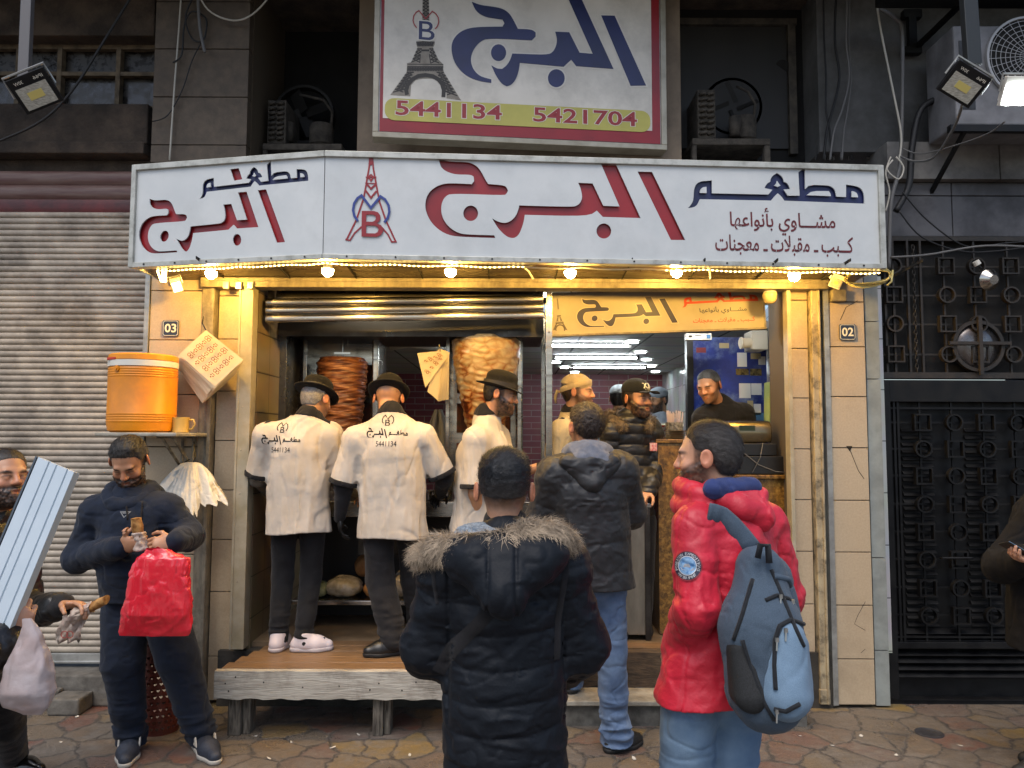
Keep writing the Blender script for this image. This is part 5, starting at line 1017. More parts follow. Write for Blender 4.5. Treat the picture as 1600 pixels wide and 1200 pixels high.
# blue panelled fridge with notes
t = thing('blue_panel', 'tall blue marbled panel behind the cashier with notes stuck on it', 'panel', at(1140, 690, 6.2)); BYp = 6.1
a, b, z0, z1 = pr(1084, 527, 1212, 760, BYp); mb = MB(); mb.box((a, BYp, FZ), (side_x(BYp) - 0.01, BYp + 0.04, z1)); mb.build('panel_face', mat('blue_marble', hexc('#2a3f96'), 0.3, c2=hexc('#1a2868'), ns=4, nd=8, stain=hexc('#8fa6c4'), stain_amt=0.75, stain_scale=3.2), t)
a2, b2, _, _ = pr(1074, 530, 1084, 700, BYp - 0.03); mb = MB(); mb.box((a2, BYp - 0.03, FZ), (b2, BYp + 0.045, z1 + 0.02)); mb.build('edge_post', M_blk, t)
nc = {'w': mat('note_white', hexc('#c5c8cc'), 0.7), 'y': mat('note_yellow', hexc('#a89c78'), 0.7), 'g': mat('note_gold', hexc('#8a7a4c'), 0.35, metal=0.5, c2=hexc('#3c3420'), ns=30), 'r': mat('note_red', hexc('#7a2a30'), 0.5), 'b': mat('note_blue', hexc('#3a6a9a'), 0.6)}
random.seed(5)
for px0, py0, px1, py1, k, l in ((1088, 543, 1103, 551, 'r', 'small red sticker'), (1152, 551, 1167, 573, 'w', 'tall white note beside the pipe'), (1173, 552, 1189, 561, 'y', 'beige card below the duct box'), (1185, 557, 1196, 570, 'w', 'white switch plate by the tiles'), (1150, 576, 1170, 586, 'g', 'shiny gold sticker'), (1172, 576, 1190, 587, 'g', 'shiny brass sticker at the right'), (1155, 599, 1173, 622, 'w', 'white note at shoulder height of the cashier'), (1174, 599, 1190, 617, 'w', 'white note next to the towel'), (1168, 626, 1177, 645, 'y', 'beige slip under the white notes'), (1178, 631, 1189, 648, 'w', 'small white slip low on the panel'), (1124, 536, 1139, 544, 'y', 'yellowed label near the panel top'), (1172, 645, 1194, 658, 'b', 'light blue sheet behind the register')):
 mb = MB(); x0, x1, z0, z1 = pr(px0, py0, px1, py1, BYp - 0.004); mb.box((x0, BYp - 0.004, z0), (x1, BYp - 0.001, z1)); o = mb.build('note', nc[k])
 tag(o, l + ' on the blue panel', 'note', 'notes on the blue panel')
t = thing('duct_box', 'white duct box with a round pipe at the top right behind the cashier', 'duct', at(1185, 530, 5.9))
mb = MB(); pbox(mb, 1175, 516, 1200, 546, 5.8, 0.2); mb.build('box', M_plastic_w, t, bevel=0.006)
mb = MB(); mb.tube([at(1178, 536, 5.85), at(1158, 536, 5.82)], 0.042, 18); mb.build('pipe', M_plastic_w, t, auto=40)
mb = MB(); mb.ring(at(1157, 536, 5.82), (1, 0, 0), 0.047, 0.012, 0.01); mb.build('pipe_rim', M_plastic_w, t)
t = thing('emergency_light', 'small white light box with a blue label hanging below the yellow sign', 'light box', at(1092, 525, 5.7)); mb = MB(); pbox(mb, 1072, 521, 1112, 531, 5.7, 0.06); mb.build('case', M_plastic_w, t, bevel=0.003)
mb = MB(); pbox(mb, 1104, 523, 1110, 529, 5.698, 0.001); mb.build('label', nc['b'], t); mb = MB(); pbox(mb, 1076, 524, 1081, 527, 5.698, 0.001); pbox(mb, 1086, 524, 1096, 525, 5.698, 0.001); mb.build('label', M_blk, t)
# menu on the tiled wall, towel, hook
t = thing('menu_board', 'pale menu sheet with rows of faded writing on the white tiled wall', 'menu', (RX, 5.1, 2.2)); mb = MB(); mb.prism([(side_x(4.92) - .006, 4.92, 2.03), (side_x(4.92) - .001, 4.92, 2.03), (side_x(5.32) - .001, 5.32, 2.03), (side_x(5.32) - .006, 5.32, 2.03)], (0, 0, 0.54)); mb.build('sheet', mat('menu_sheet', hexc('#b9ac8c'), 0.5), t)
mb = MB(); random.seed(9)
for k in range(11):
 z = 2.53 - k*0.044; l = random.uniform(0.12, 0.2); [mb.prism([(side_x(y0) - .0075, y0, z), (side_x(y0) - .0061, y0, z), (side_x(y1) - .0061, y1, z), (side_x(y1) - .0075, y1, z)], (0, 0, 0.011)) for y0, y1 in ((5.3 - l, 5.3), (4.95, 4.99))]
mb.build('writing', M_print, t)
mb = MB(); P = [[(side_x(5.9) - 0.03 + 0.01*math.sin(j*1.3), 5.85 + 0.012*j + 0.004*i, 2.1 - i*0.05) for j in range(9)] for i in range(9)]; mb.grid(P); o = mb.build('towel', mat('lime_towel', hexc('#a3b06a'), 0.95, bump=0.3), smooth=True); o.modifiers.new('thickness', 'SOLIDIFY').thickness = 0.01; tag(o, 'lime green towel hanging at the white tiled wall', 'towel')
mb = MB(); mb.tube([(side_x(5.5), 5.5, 2.08), (side_x(5.5) - 0.05, 5.5, 2.07), (side_x(5.5) - 0.06, 5.5, 2.12)], 0.012, 8); tag(mb.build('wall_hook', M_steel, smooth=True), 'bent steel hook on the white tiled wall', 'hook')
# on the counter: straws, cups, plates, food case
def ontop(px, py, Y, z=None): c = at(px, py, Y); c.z = ctz if z is None else z; return c
t = thing('straw_holder', 'grey patterned cylinder holding many white straws', 'straw holder', ontop(1053, 660, 5.5)); c = at(1053, 660, 5.5); c.z = ctz
mb = MB(); mb.lathe([(0.062, 0), (0.062, 0.12), (0.057, 0.12), (0.057, 0.01)], c); mb.build('container', mat('pattern_grey', hexc('#8e8c88'), 0.4, c2=hexc('#5b5856'), ns=50, nd=1, contrast=0.3), t, auto=40)
random.seed(2)
for k in range(26):
 a = random.uniform(0, 6.28); r0 = random.uniform(0, 0.045); mb = MB(); mb.tube([c + Vector((r0*math.cos(a), r0*math.sin(a), 0.02)), c + Vector((r0*1.5*math.cos(a), r0*1.5*math.sin(a), random.uniform(0.18, 0.21)))], 0.0035, 5); mb.build('straw', mat('straw_white', hexc('#c8b8bc'), 0.5), t)
t = thing('cup_stack', 'stack of red and white paper cups beside the straws', 'cup stack', ontop(1031, 660, 5.55)); c = at(1031, 660, 5.55); c.z = ctz
for k in range(6): mb = MB(); z = c.z + 0.017*k; mb.lathe([(0.03, z - c.z), (0.042, z - c.z + 0.014), (0.044, z - c.z + 0.016), (0.03, z - c.z + 0.016)], c, seg=20); mb.build('cup', mat('cup_red', hexc('#8a2428'), 0.4) if k % 2 else mat('cup_white', hexc('#c9c2bc'), 0.4), t, auto=40)
t = thing('plate_stack', 'stack of gold rimmed plates on the cash counter', 'plate stack', ontop(1057, 684, 5.25)); c = at(1058, 684, 5.25); c.z = ctz
for k in range(5): mb = MB(); mb.lathe([(0.03, 0.012*k), (0.075, 0.012*k + 0.008), (0.08, 0.012*k + 0.01), (0.03, 0.012*k + 0.010)], c, seg=24); mb.build('plate', mat('gold_plate', hexc('#a58a50'), 0.3, metal=0.6), t, auto=40)
t = thing('food_case', 'low glass food case with yellow fritters behind the cash counter', 'food case', at(1020, 690, 5.8)); a, b, z0, z1 = pr(985, 662, 1068, 700, 5.75)
mb = MB(); mb.box((a, 5.75, FZ), (b, 6.2, z0)); mb.build('base', M_steel, t); mb = MB(); mb.box((a, 5.75, z1 - 0.02), (b, 6.2, z1)); mb.build('top_shelf', mat('case_glass', hexc('#c6cfcf'), 0.1, c2=hexc('#aab4b4'), ns=3), t)
for x in (a, b - 0.012): mb = MB(); mb.box((x, 5.75, z0), (x + 0.012, 5.77, z1 - 0.02)); mb.build('post', M_steel, t)
blob_mesh(Vector(((a+b)/2, 5.9, z0 + 0.05)), 0.12, 0.1, 0.06, 3, 0.12).build('fritters', mat('fritter', hexc('#b8862c'), 0.5, c2=hexc('#8a5a18'), ns=25, bump=0.5), t, smooth=True)
# stainless cart
t = thing('steel_cart', 'stainless steel cabinet with a worktop in front of the cash counter', 'cabinet', at(1000, 1000, 5.0)); a, b, z0, z1 = pr(905, 786, 1015, 1003, 4.96)
mb = MB(); mb.box((a, 4.96, FZ + 0.03), (b, 5.42, z1 - 0.03)); mb.build('body', mat('cart_steel', hexc('#8d887d'), 0.35, metal=0.8, c2=hexc('#6f6a60'), ns=3, rvar=0.1, stretch=(3, 1, 1)), t, bevel=0.003)
mb = MB(); mb.box((a - 0.01, 4.945, z1 - 0.028), (b + 0.015, 5.44, z1)); mb.build('worktop', M_steel, t, bevel=0.004)
mb = MB(); mb.box((b - 0.03, 4.95, FZ), (b + 0.005, 4.985, z1 - 0.03)); mb.build('leg', M_steeldark, t, bevel=0.002)
for x in (a,): mb = MB(); mb.box((x, 4.95, FZ), (x + 0.03, 4.985, FZ + 0.03)); mb.build('leg', M_steeldark, t)
mb = MB(); pbox(mb, 1016, 692, 1027, 705, 5.06, 0.03); tag(mb.build('red_packet', mat('pinkred', hexc('#a3323a'), 0.5, c2=hexc('#c8b0b0'), ns=60), bevel=0.003), 'small red and white packet at the counter edge', 'packet')
# ================================================================ things outside by the left pilaster
SHZ = at(222, 676, 4.55).z
t = thing('wall_shelf', 'small white stone shelf on an iron bracket left of the opening', 'shelf', at(250, 678, 4.6))
a, b = at(172, 680, 4.5).x, at(306, 680, 4.6).x
mb = MB(); mb.box((a, 4.33, SHZ - 0.022), (b, 4.79, SHZ)); mb.build('board', M_marble, t, bevel=0.006)
for px in (276, 293): mb = MB(); p = at(px, 690, 4.7); mb.tube([(p.x, 4.785, SHZ - 0.03), (p.x, 4.785, SHZ - 0.24)], 0.009, 6); mb.tube([(p.x, 4.78, SHZ - 0.22), (p.x, 4.5, SHZ - 0.03)], 0.009, 6); mb.box((p.x - 0.009, 4.45, SHZ - 0.034), (p.x + 0.009, 4.78, SHZ - 0.023)); mb.build('bracket', mat('flaked_iron', hexc('#8f8a7c'), 0.6, c2=hexc('#4a4238'), ns=20), t)
c = at(221, 676, 4.53); c.z = SHZ; r_ = 49.5/FPX*4.53; h = (at(221, 556, 4.53).z - SHZ)
M_or2 = mat('orange_plastic', hexc('#dc8a0c'), 0.4, c2=hexc('#cf7d08'), ns=4, bump=0.03, bs=80, stain=hexc('#8a5a24'), stain_amt=0.35, stain_scale=4)
t = thing('water_cooler', 'round orange water cooler with a white band standing on the wall shelf', 'water cooler', c)
pf_ = [(r_*0.86, 0), (r_*0.96, 0.012), (r_, 0.05)]
for k in range(4): z = 0.06 + k*0.014; pf_ += [(r_, z), (r_*1.012, z + 0.004), (r_*1.012, z + 0.008), (r_, z + 0.012)]
pf_ += [(r_*1.005, h*0.70)]
for k in range(4): z = h*0.70 + k*0.014; pf_ += [(r_, z), (r_*1.012, z + 0.004), (r_*1.012, z + 0.008), (r_, z + 0.012)]
pf_ += [(r_*0.99, h*0.835), (0.02, h*0.836)]
mb = MB(); mb.lathe(pf_, c, seg=48); mb.build('body', M_or2, t, auto=35)
mb = MB(); mb.lathe([(r_*0.97, h*0.837), (r_*1.02, h*0.84), (r_*1.02, h*0.915), (r_*0.95, h*0.917)], c, seg=48); mb.build('band', M_plastic_w, t, auto=35)
mb = MB(); mb.lathe([(r_*0.97, h*0.918), (r_*1.015, h*0.922), (r_*1.01, h*0.985), (r_*0.96, h), (0.02, h*1.002)], c, seg=48); mb.build('lid', M_or2, t, auto=35)
mb = MB(); d = Vector((-0.35, -0.94, 0)); p = c + d*r_ + Vector((0, 0, h*0.80)); mb.cyl(p, p + d*0.008, 0.018, seg=16); mb.cyl(p + d*0.008, p + d*0.014, 0.009, seg=12); mb.build('pivot', M_or2, t)
mb = MB(); p = c + Vector((-0.6*r_, -0.82*r_, h*0.93)); mb.obox(p, (0.035, -0.02, 0), (0.003, 0.004, 0), (0, 0, 0.008)); mb.build('lid_tab', mat('red_tab', hexc('#b03014'), 0.4), t, bevel=0.004)
c = at(282, 675, 4.55); c.z = SHZ; hm = 24/FPX*4.55; rm = 13/FPX*4.55
t = thing('mug', 'small yellow mug beside the orange cooler on the shelf', 'mug', c); M_yel = mat('yellow_plastic', hexc('#b8954a'), 0.4)
mb = MB(); mb.lathe([(rm*0.9, 0), (rm, 0.004), (rm*0.92, hm*0.3), (rm*1.0, hm), (rm*0.9, hm), (rm*0.82, 0.01), (0.0, 0.008)], c, seg=28); mb.build('cup', M_yel, t, auto=40)
mb = MB(); mb.tube([c + Vector((rm*0.9, 0, hm*0.82)), c + Vector((rm*1.5, 0, hm*0.85)), c + Vector((rm*1.7, 0, hm*0.55)), c + Vector((rm*1.4, 0, hm*0.25)), c + Vector((rm*0.9, 0, hm*0.2))], 0.006, 8); mb.build('handle', M_yel, t, smooth=True)
# white bags fanned from a hook
t = thing('bag_bunch', 'bunch of white thin carrier bags hanging under the shelf', 'bag bunch', at(300, 725, 4.62)); random.seed(21)
mb = MB(); top = at(300, 722, 4.66); P = []
for i in range(13):
 u = i/12; row = []
 for k in range(97):
  a = 2*math.pi*(k % 96)/96; pl = math.sin(7*a + 3*math.sin(2*a)) + 0.8*math.sin(17*a + 4*math.sin(3*a) + 2*u) + 0.7*math.sin(29*a - 5*u) + 0.5*math.sin(41*a + 9*u); rr = 0.025 + 0.125*u**0.6*(1 + 0.25*math.sin(2*a + 1)) + 0.032*u*pl; dr = 0.20*u**1.2*(1 - 0.35*math.cos(a - 2.0)) + 0.028*math.sin(5*a)*u + 0.02*pl*u
  row.append(top + Vector((rr*math.cos(a) + 0.02*u, 0.55*rr*math.sin(a) - 0.05*u, -dr)))
 P.append(row)
mb.grid(P)
mb.build('bags', mat('thin_white_bag', hexc('#cfcabd'), 0.5, bump=0.4, bs=50, bump2=0.4, bs2=20), t, smooth=True)
mb = MB(); mb.tube([at(280, 724, 4.7), at(277, 735, 4.66), at(282, 745, 4.64), at(289, 722, 4.66), at(296, 718, 4.7)], 0.004, 6); mb.tube([at(303, 690, 4.7), at(305, 715, 4.66), at(300, 728, 4.65)], 0.004, 6); mb.build('hook', M_steeldark, t)
# perforated brown bin on the street
c = atz(250, 1140, 0.0); c = Vector((c.x, 4.42, 0)); r0 = 27/FPX*4.42; r1 = 35/FPX*4.42; hb = at(250, 985, 4.42).z
t = thing('perforated_bin', 'tall red brown plastic bin with heart shaped holes behind the man in the hoodie', 'bin', c)
mb = MB(); NR, NC = 14, 22
def binp(i, j, du=0.0, dv=0.0, o=0.0):
 v = (i + dv)/NR; a = 2*math.pi*(j + du + 0.5*(i % 2))/NC; rad = r0 + (r1 - r0)*v + o; return (c.x + rad*math.cos(a), c.y + rad*math.sin(a), 0.02 + v*(hb - 0.05))
for i in range(NR):
 for j in range(NC):
  hole = [(0.5, 0.18), (0.82, 0.5), (0.74, 0.78), (0.5, 0.66), (0.26, 0.78), (0.18, 0.5)]; outer = [(0.5, 0.0), (1.0, 0.3), (1.0, 1.0), (0.5, 1.0), (0.0, 1.0), (0.0, 0.3)]
  vs = [binp(i, j, u, v) for u, v in outer] + [binp(i, j, u, v) for u, v in hole]; mb.add(vs, [(q, (q+1) % 6, 6 + (q+1) % 6, 6 + q) for q in range(6)]); mb.add([binp(i, j, 0, 0), vs[0], vs[5]], [(0, 1, 2)]); mb.add([binp(i, j, 1, 0), vs[1], vs[0]], [(0, 1, 2)])
o = mb.build('basket', mat('brown_plastic', hexc('#5a261a'), 0.4), t); o.modifiers.new('thickness', 'SOLIDIFY').thickness = 0.004
mb = MB(); mb.lathe([(r1 - 0.004, hb - 0.045), (r1 + 0.006, hb - 0.04), (r1 + 0.006, hb), (r1 - 0.006, hb), (r1 - 0.008, hb - 0.04)], c, seg=40); mb.build('rim', MATS['brown_plastic'], t, auto=40)
mb = MB(); mb.lathe([(r0, 0), (r0 + 0.002, 0.03), (r0 - 0.004, 0.03), (0.0, 0.01)], c, seg=40); mb.build('foot', MATS['brown_plastic'], t, auto=40)
# ================================================================ right upper: air conditioner, brackets; loose cables
t = thing('outdoor_air_conditioner', 'large grey air conditioner outdoor unit with a round fan grille behind the glaring lamp', 'air conditioner', at(1580, 190, 4.6)); AYc = 4.55
a, b, z0, z1 = pr(1492, 40, 1720, 196, AYc); M_ac = mat('ac_grey', hexc('#77777a'), 0.6, c2=hexc('#5c5c5e'), ns=5, stain=hexc('#3a3835'), stain_amt=0.5)
mb = MB(); mb.box((a, AYc, z0), (b, AYc + 0.32, z1)); mb.build('case', M_ac, t, bevel=0.012)
fc = at(1606, 92, AYc - 0.004); rf = 66/FPX*AYc
mb = MB(); mb.ring(fc, (0, -1, 0), rf + 0.012, 0.014, 0.02, 44)
for k in range(1, 9): mb.ring(fc + Vector((0, -0.012, 0)), (0, -1, 0), rf*k/8.5, 0.003, 0.003, 40)
for k in range(28):
 an = k*2*math.pi/28; mb.tube([fc + Vector((0.03*math.cos(an), -0.02, 0.03*math.sin(an))), fc + Vector((rf*math.cos(an + 0.25), -0.012, rf*math.sin(an + 0.25)))], 0.0018, 4)
mb.build('fan_grille', mat('grille_wire', hexc('#9a9a9a'), 0.5, metal=0.3), t)
mb = MB(); mb.cyl(fc + Vector((0, -0.001, 0)), fc + Vector((0, 0.002, 0)), rf); mb.build('fan_opening', M_dark, t)
mb = MB(); mb.box((a + 0.03, AYc - 0.003, z0 + 0.1), (a + 0.12, AYc - 0.001, z1 - 0.1)); mb.build('side_louvre', M_steeldark, t)
t = thing('wall_bracket', 'black steel bracket carrying the grey outdoor air conditioner', 'bracket', at(1520, 205, 4.7))
mb = MB(); mb.box((a - 0.05, AYc - 0.02, z0 - 0.045), (b, AYc + 0.02, z0 - 0.003)); mb.build('rail', M_black, t); mb = MB(); q = Vector((a + 0.05, 5.03, z0 - 0.35)); mb.tube([q, (a + 0.05, AYc, z0 - 0.03)], 0.016, 4); mb.tube([q, (a + 0.05, 5.03, z0 - 0.02)], 0.016, 4); mb.build('brace', M_black, t)
t = thing('wall_bracket', 'black bolted steel bracket on the grey wall at the very top right', 'bracket', at(1430, 60, 4.95)); mb = MB(); pbox(mb, 1413, 14, 1441, 26, 4.96, 0.05); pbox(mb, 1413, 72, 1441, 82, 4.96, 0.05); pbox(mb, 1421, 26, 1433, 72, 4.96, 0.04); mb.tube([at(1436, 70, 4.95), at(1500, 8, 4.6)], 0.02, 4); mb.build('plate', M_black, t)
mb = MB(); mb.box((at(1370, 6, 4.6).x, 4.5, at(1400, 10, 4.6).z), (4.5, 4.62, at(1400, 10, 4.6).z + 0.08)); tag(mb.build('overhead_beam', M_black), 'dark steel beam crossing at the top right above the floodlight', 'beam')
def cable(label, pts, r, m, Y=4.8, name='cable'):
 P = [at(p[0], p[1], p[2] if len(p) > 2 else Y) for p in pts]; Q = []
 for i in range(len(P) - 1):
  p0, p1, p2, p3 = P[max(i-1, 0)], P[i], P[i+1], P[min(i+2, len(P)-1)]
  for k in range(6): s = k/6; Q.append(0.5*((2*p1) + (p2 - p0)*s + (2*p0 - 5*p1 + 4*p2 - p3)*s*s + (3*p1 - p0 - 3*p2 + p3)*s**3))
 Q.append(P[-1]); mb = MB(); mb.tube(Q, r, 6); return tag(mb.build(name, m, smooth=True), label, 'cable')
cable('white cable running down the stone pillar to the left end of the sign', [(285, -40), (280, 40), (273, 130), (265, 250)], 0.006, M_cable_w, 4.83)
cable('white cable sagging across the top left from pillar to recess', [(300, -30), (325, 15), (365, 32), (400, 18), (440, -30)], 0.006, M_cable_w, 4.8)
cable('black cable slung diagonally in front of the upper left windows', [(220, -30), (165, 60), (110, 145), (55, 195), (-40, 235)], 0.008, M_cable_b, 4.7)
cable('coiled black cable near the top of the stone pillar', [(310, -20), (290, 25), (300, 60), (318, 62), (322, 30), (300, 18), (288, 40), (284, 85), (270, 98)], 0.006, M_cable_b, 4.82)
cable('thin black cable trailing down the stone pillar to the windows', [(318, 60), (300, 95), (285, 140), (262, 180), (238, 190)], 0.004, M_cable_b, 4.83)
cable('grey stub of pipe hanging at the top of the stone pillar', [(308, -30), (312, 40), (320, 82)], 0.011, M_cable_g, 4.8)
cable('thick grey conduit bending down right of the dark door', [(1372, 12), (1400, 30), (1410, 60), (1408, 230), (1404, 270), (1392, 320), (1389, 420)], 0.013, M_cable_g, 4.78)
cable('pale cable running steeply down to the right end of the sign', [(1366, -30), (1375, 40), (1395, 140), (1408, 210), (1405, 250)], 0.007, M_cable_w, 4.74)
cable('thick black hose curving down beside the right end of the sign', [(1480, 150), (1440, 170), (1425, 230), (1420, 290), (1400, 330)], 0.022, M_cable_b, 4.8)
cable('grey lead hanging from the unlit right floodlight to the sign end', [(1505, 160, 3.4), (1490, 200, 3.7), (1460, 245, 4.2), (1430, 252, 4.5), (1408, 245, 4.7)], 0.007, M_cable_g)
cable('thin grey wire from the glaring lamp to the sign end', [(1570, 190, 3.6), (1545, 208, 3.9), (1500, 225, 4.3), (1440, 240, 4.6), (1410, 232, 4.7)], 0.004, M_cable_g)
cable('pale looped wire at the right end of the sign, topmost', [(1400, 245), (1412, 262), (1404, 280), (1386, 265), (1395, 250)], 0.005, M_cable_w, 4.5)
cable('pale wire dropping behind the right end of the sign', [(1392, 245), (1384, 270), (1390, 300), (1384, 330)], 0.005, M_cable_w, 4.6)
cable('thin black wire sagging from the sign end over the grey slabs to the grille', [(1410, 300), (1450, 345), (1510, 385), (1570, 380), (1640, 375)], 0.005, M_cable_b, 4.78)
cable('second black wire sagging lower across the transom grille', [(1405, 330), (1440, 370), (1500, 392), (1560, 392), (1640, 380)], 0.005, M_cable_b, 4.76)
cable('grey wire lying along the top of the transom grille', [(1392, 402), (1450, 398), (1540, 384), (1640, 388)], 0.007, M_cable_g, 4.76)
random.seed(14)
for k in range(14):
 x = 1288 + k*3.2 + random.uniform(-2, 2); b = random.uniform(-25, 25)
 cable('dark cable number %s in the vertical bundle beside the dark door' % ('one two three four five six seven eight nine ten eleven twelve thirteen fourteen'.split()[k]), [(x, -30), (x + random.uniform(-4, 4), 60), (x + random.uniform(-5, 5), 120), (x + b*0.4, 170), (x + b, 205), (x + b*1.3, 250)], random.choice([0.004, 0.006, 0.008]), random.choice([M_cable_b, M_cable_g, M_cable_b]), 4.95 + random.uniform(0, 0.2))['group'] = 'cables in the bundle beside the sooted door'
t = thing('wall_socket', 'small crushed metal spotlight dangling over the transom grille', 'spotlight', at(1548, 435, 4.72)); mb = MB(); mb.lathe([(0.03, 0.03), (0.062, 0.0), (0.07, -0.01), (0.06, -0.012), (0.02, 0.01)], at(1548, 437, 4.74), (0.1, -1, -0.2), 20); mb.build('reflector', M_steel, t, auto=40)
mb = MB(); mb.cyl(at(1528, 414, 4.76), at(1524, 408, 4.76), 0.022, seg=12); mb.build('lamp_base', M_plastic_w, t)
cable('thin wire holding the crushed spotlight over the grille', [(1520, 385, 4.8), (1522, 405, 4.77), (1535, 420, 4.75)], 0.004, M_cable_b)
mb = MB(); mb.box((-6, 3.95, 4.78), (6, 6.0, 4.95)); mb.box((-6, 3.95, 4.95), (6, 4.05, 5.9)); tag(mb.build('blocker', M_conc), 'unseen concrete balcony overhanging the facade above the billboard', 'blocker')  # slab out of view, added to keep sky light off the upper facade
c = atz(1452, 1146, 0.0); t = thing('drain_cover', 'small round grey metal cover set in the paving before the gate', 'drain cover', c); mb = MB(); mb.lathe([(0.075, 0.0), (0.075, 0.006), (0.066, 0.008), (0.06, 0.004), (0.01, 0.005)], c, seg=28); mb.build('cover', mat('cover_grey', hexc('#4c4c50'), 0.5, metal=0.5, c2=hexc('#39393c'), ns=30), t, auto=40)
random.seed(31)
for px, py in ((400, 1150), (455, 1160), (520, 1168), (560, 1148), (640, 1180), (1250, 1150), (1300, 1165), (1345, 1150), (1400, 1180), (990, 1185), (120, 1120), (95, 1160), (1500, 1165), (420, 1185)):
 c = atz(px, py, 0.003); a = random.uniform(0, 3.1); u = Vector((math.cos(a), math.sin(a), 0))*random.uniform(0.006, 0.018); v = Vector((-math.sin(a), math.cos(a), 0))*random.uniform(0.004, 0.010)
 mb = MB(); mb.prism([c - u - v, c + u*0.8 - v*1.2, c + u*1.2 + v*0.3 + Vector((0, 0, 0.004)), c + v, c - u*1.1 + v*0.6], (0, 0, 0.002)); tag(mb.build('paper_scrap', mat('scrap_white', hexc('#b5b0a6'), 0.8)), 'tiny pale paper scrap lying on the paving', 'litter', 'paper scraps on the paving')
# ================================================================ people: one smooth surface per body, clothes grown over it
A_ = lambda *v: np.array(v, np.float64)
def P_(px, py, Y): return np.array(at(px, py, Y))
def unit(v): v = np.asarray(v, float); return v / (np.linalg.norm(v) + 1e-12)
def vnoise(q):
 i = np.floor(q).astype(np.int64); f = q - i; u = f*f*(3 - 2*f); r_ = 0
 for dx in (0, 1):
  wx = u[:, 0] if dx else 1 - u[:, 0]
  for dy in (0, 1):
   wy = u[:, 1] if dy else 1 - u[:, 1]
   for dz in (0, 1):
    wz = u[:, 2] if dz else 1 - u[:, 2]
    h = ((i[:, 0]+dx)*73856093) ^ ((i[:, 1]+dy)*19349663) ^ ((i[:, 2]+dz)*83492791)
    h = (h ^ (h >> 13)) * 1274126177; h = (h ^ (h >> 16)) & 0xffff
    r_ = r_ + wx*wy*wz*(h/65535.0)
 return r_
def creases(P, s, amp, seed=0.0):        # rounded folds with sharper valleys
 q = P * np.asarray(s, float) + seed; w = vnoise(q*0.7 + 13.1)
 n = vnoise(q + np.stack([w, w*0.5, -w], 1)*1.6); n2 = vnoise(q*2.1 + 5.7)
 n3 = vnoise(q*1.35 + np.stack([n2, -w, n], 1)*0.9 + 31.7); return amp*(np.abs(2*n - 1)**0.8 - 0.42) + amp*0.35*(np.abs(2*n2 - 1) - 0.45) + amp*0.38*np.exp(-((2*n3 - 1)/0.10)**2)
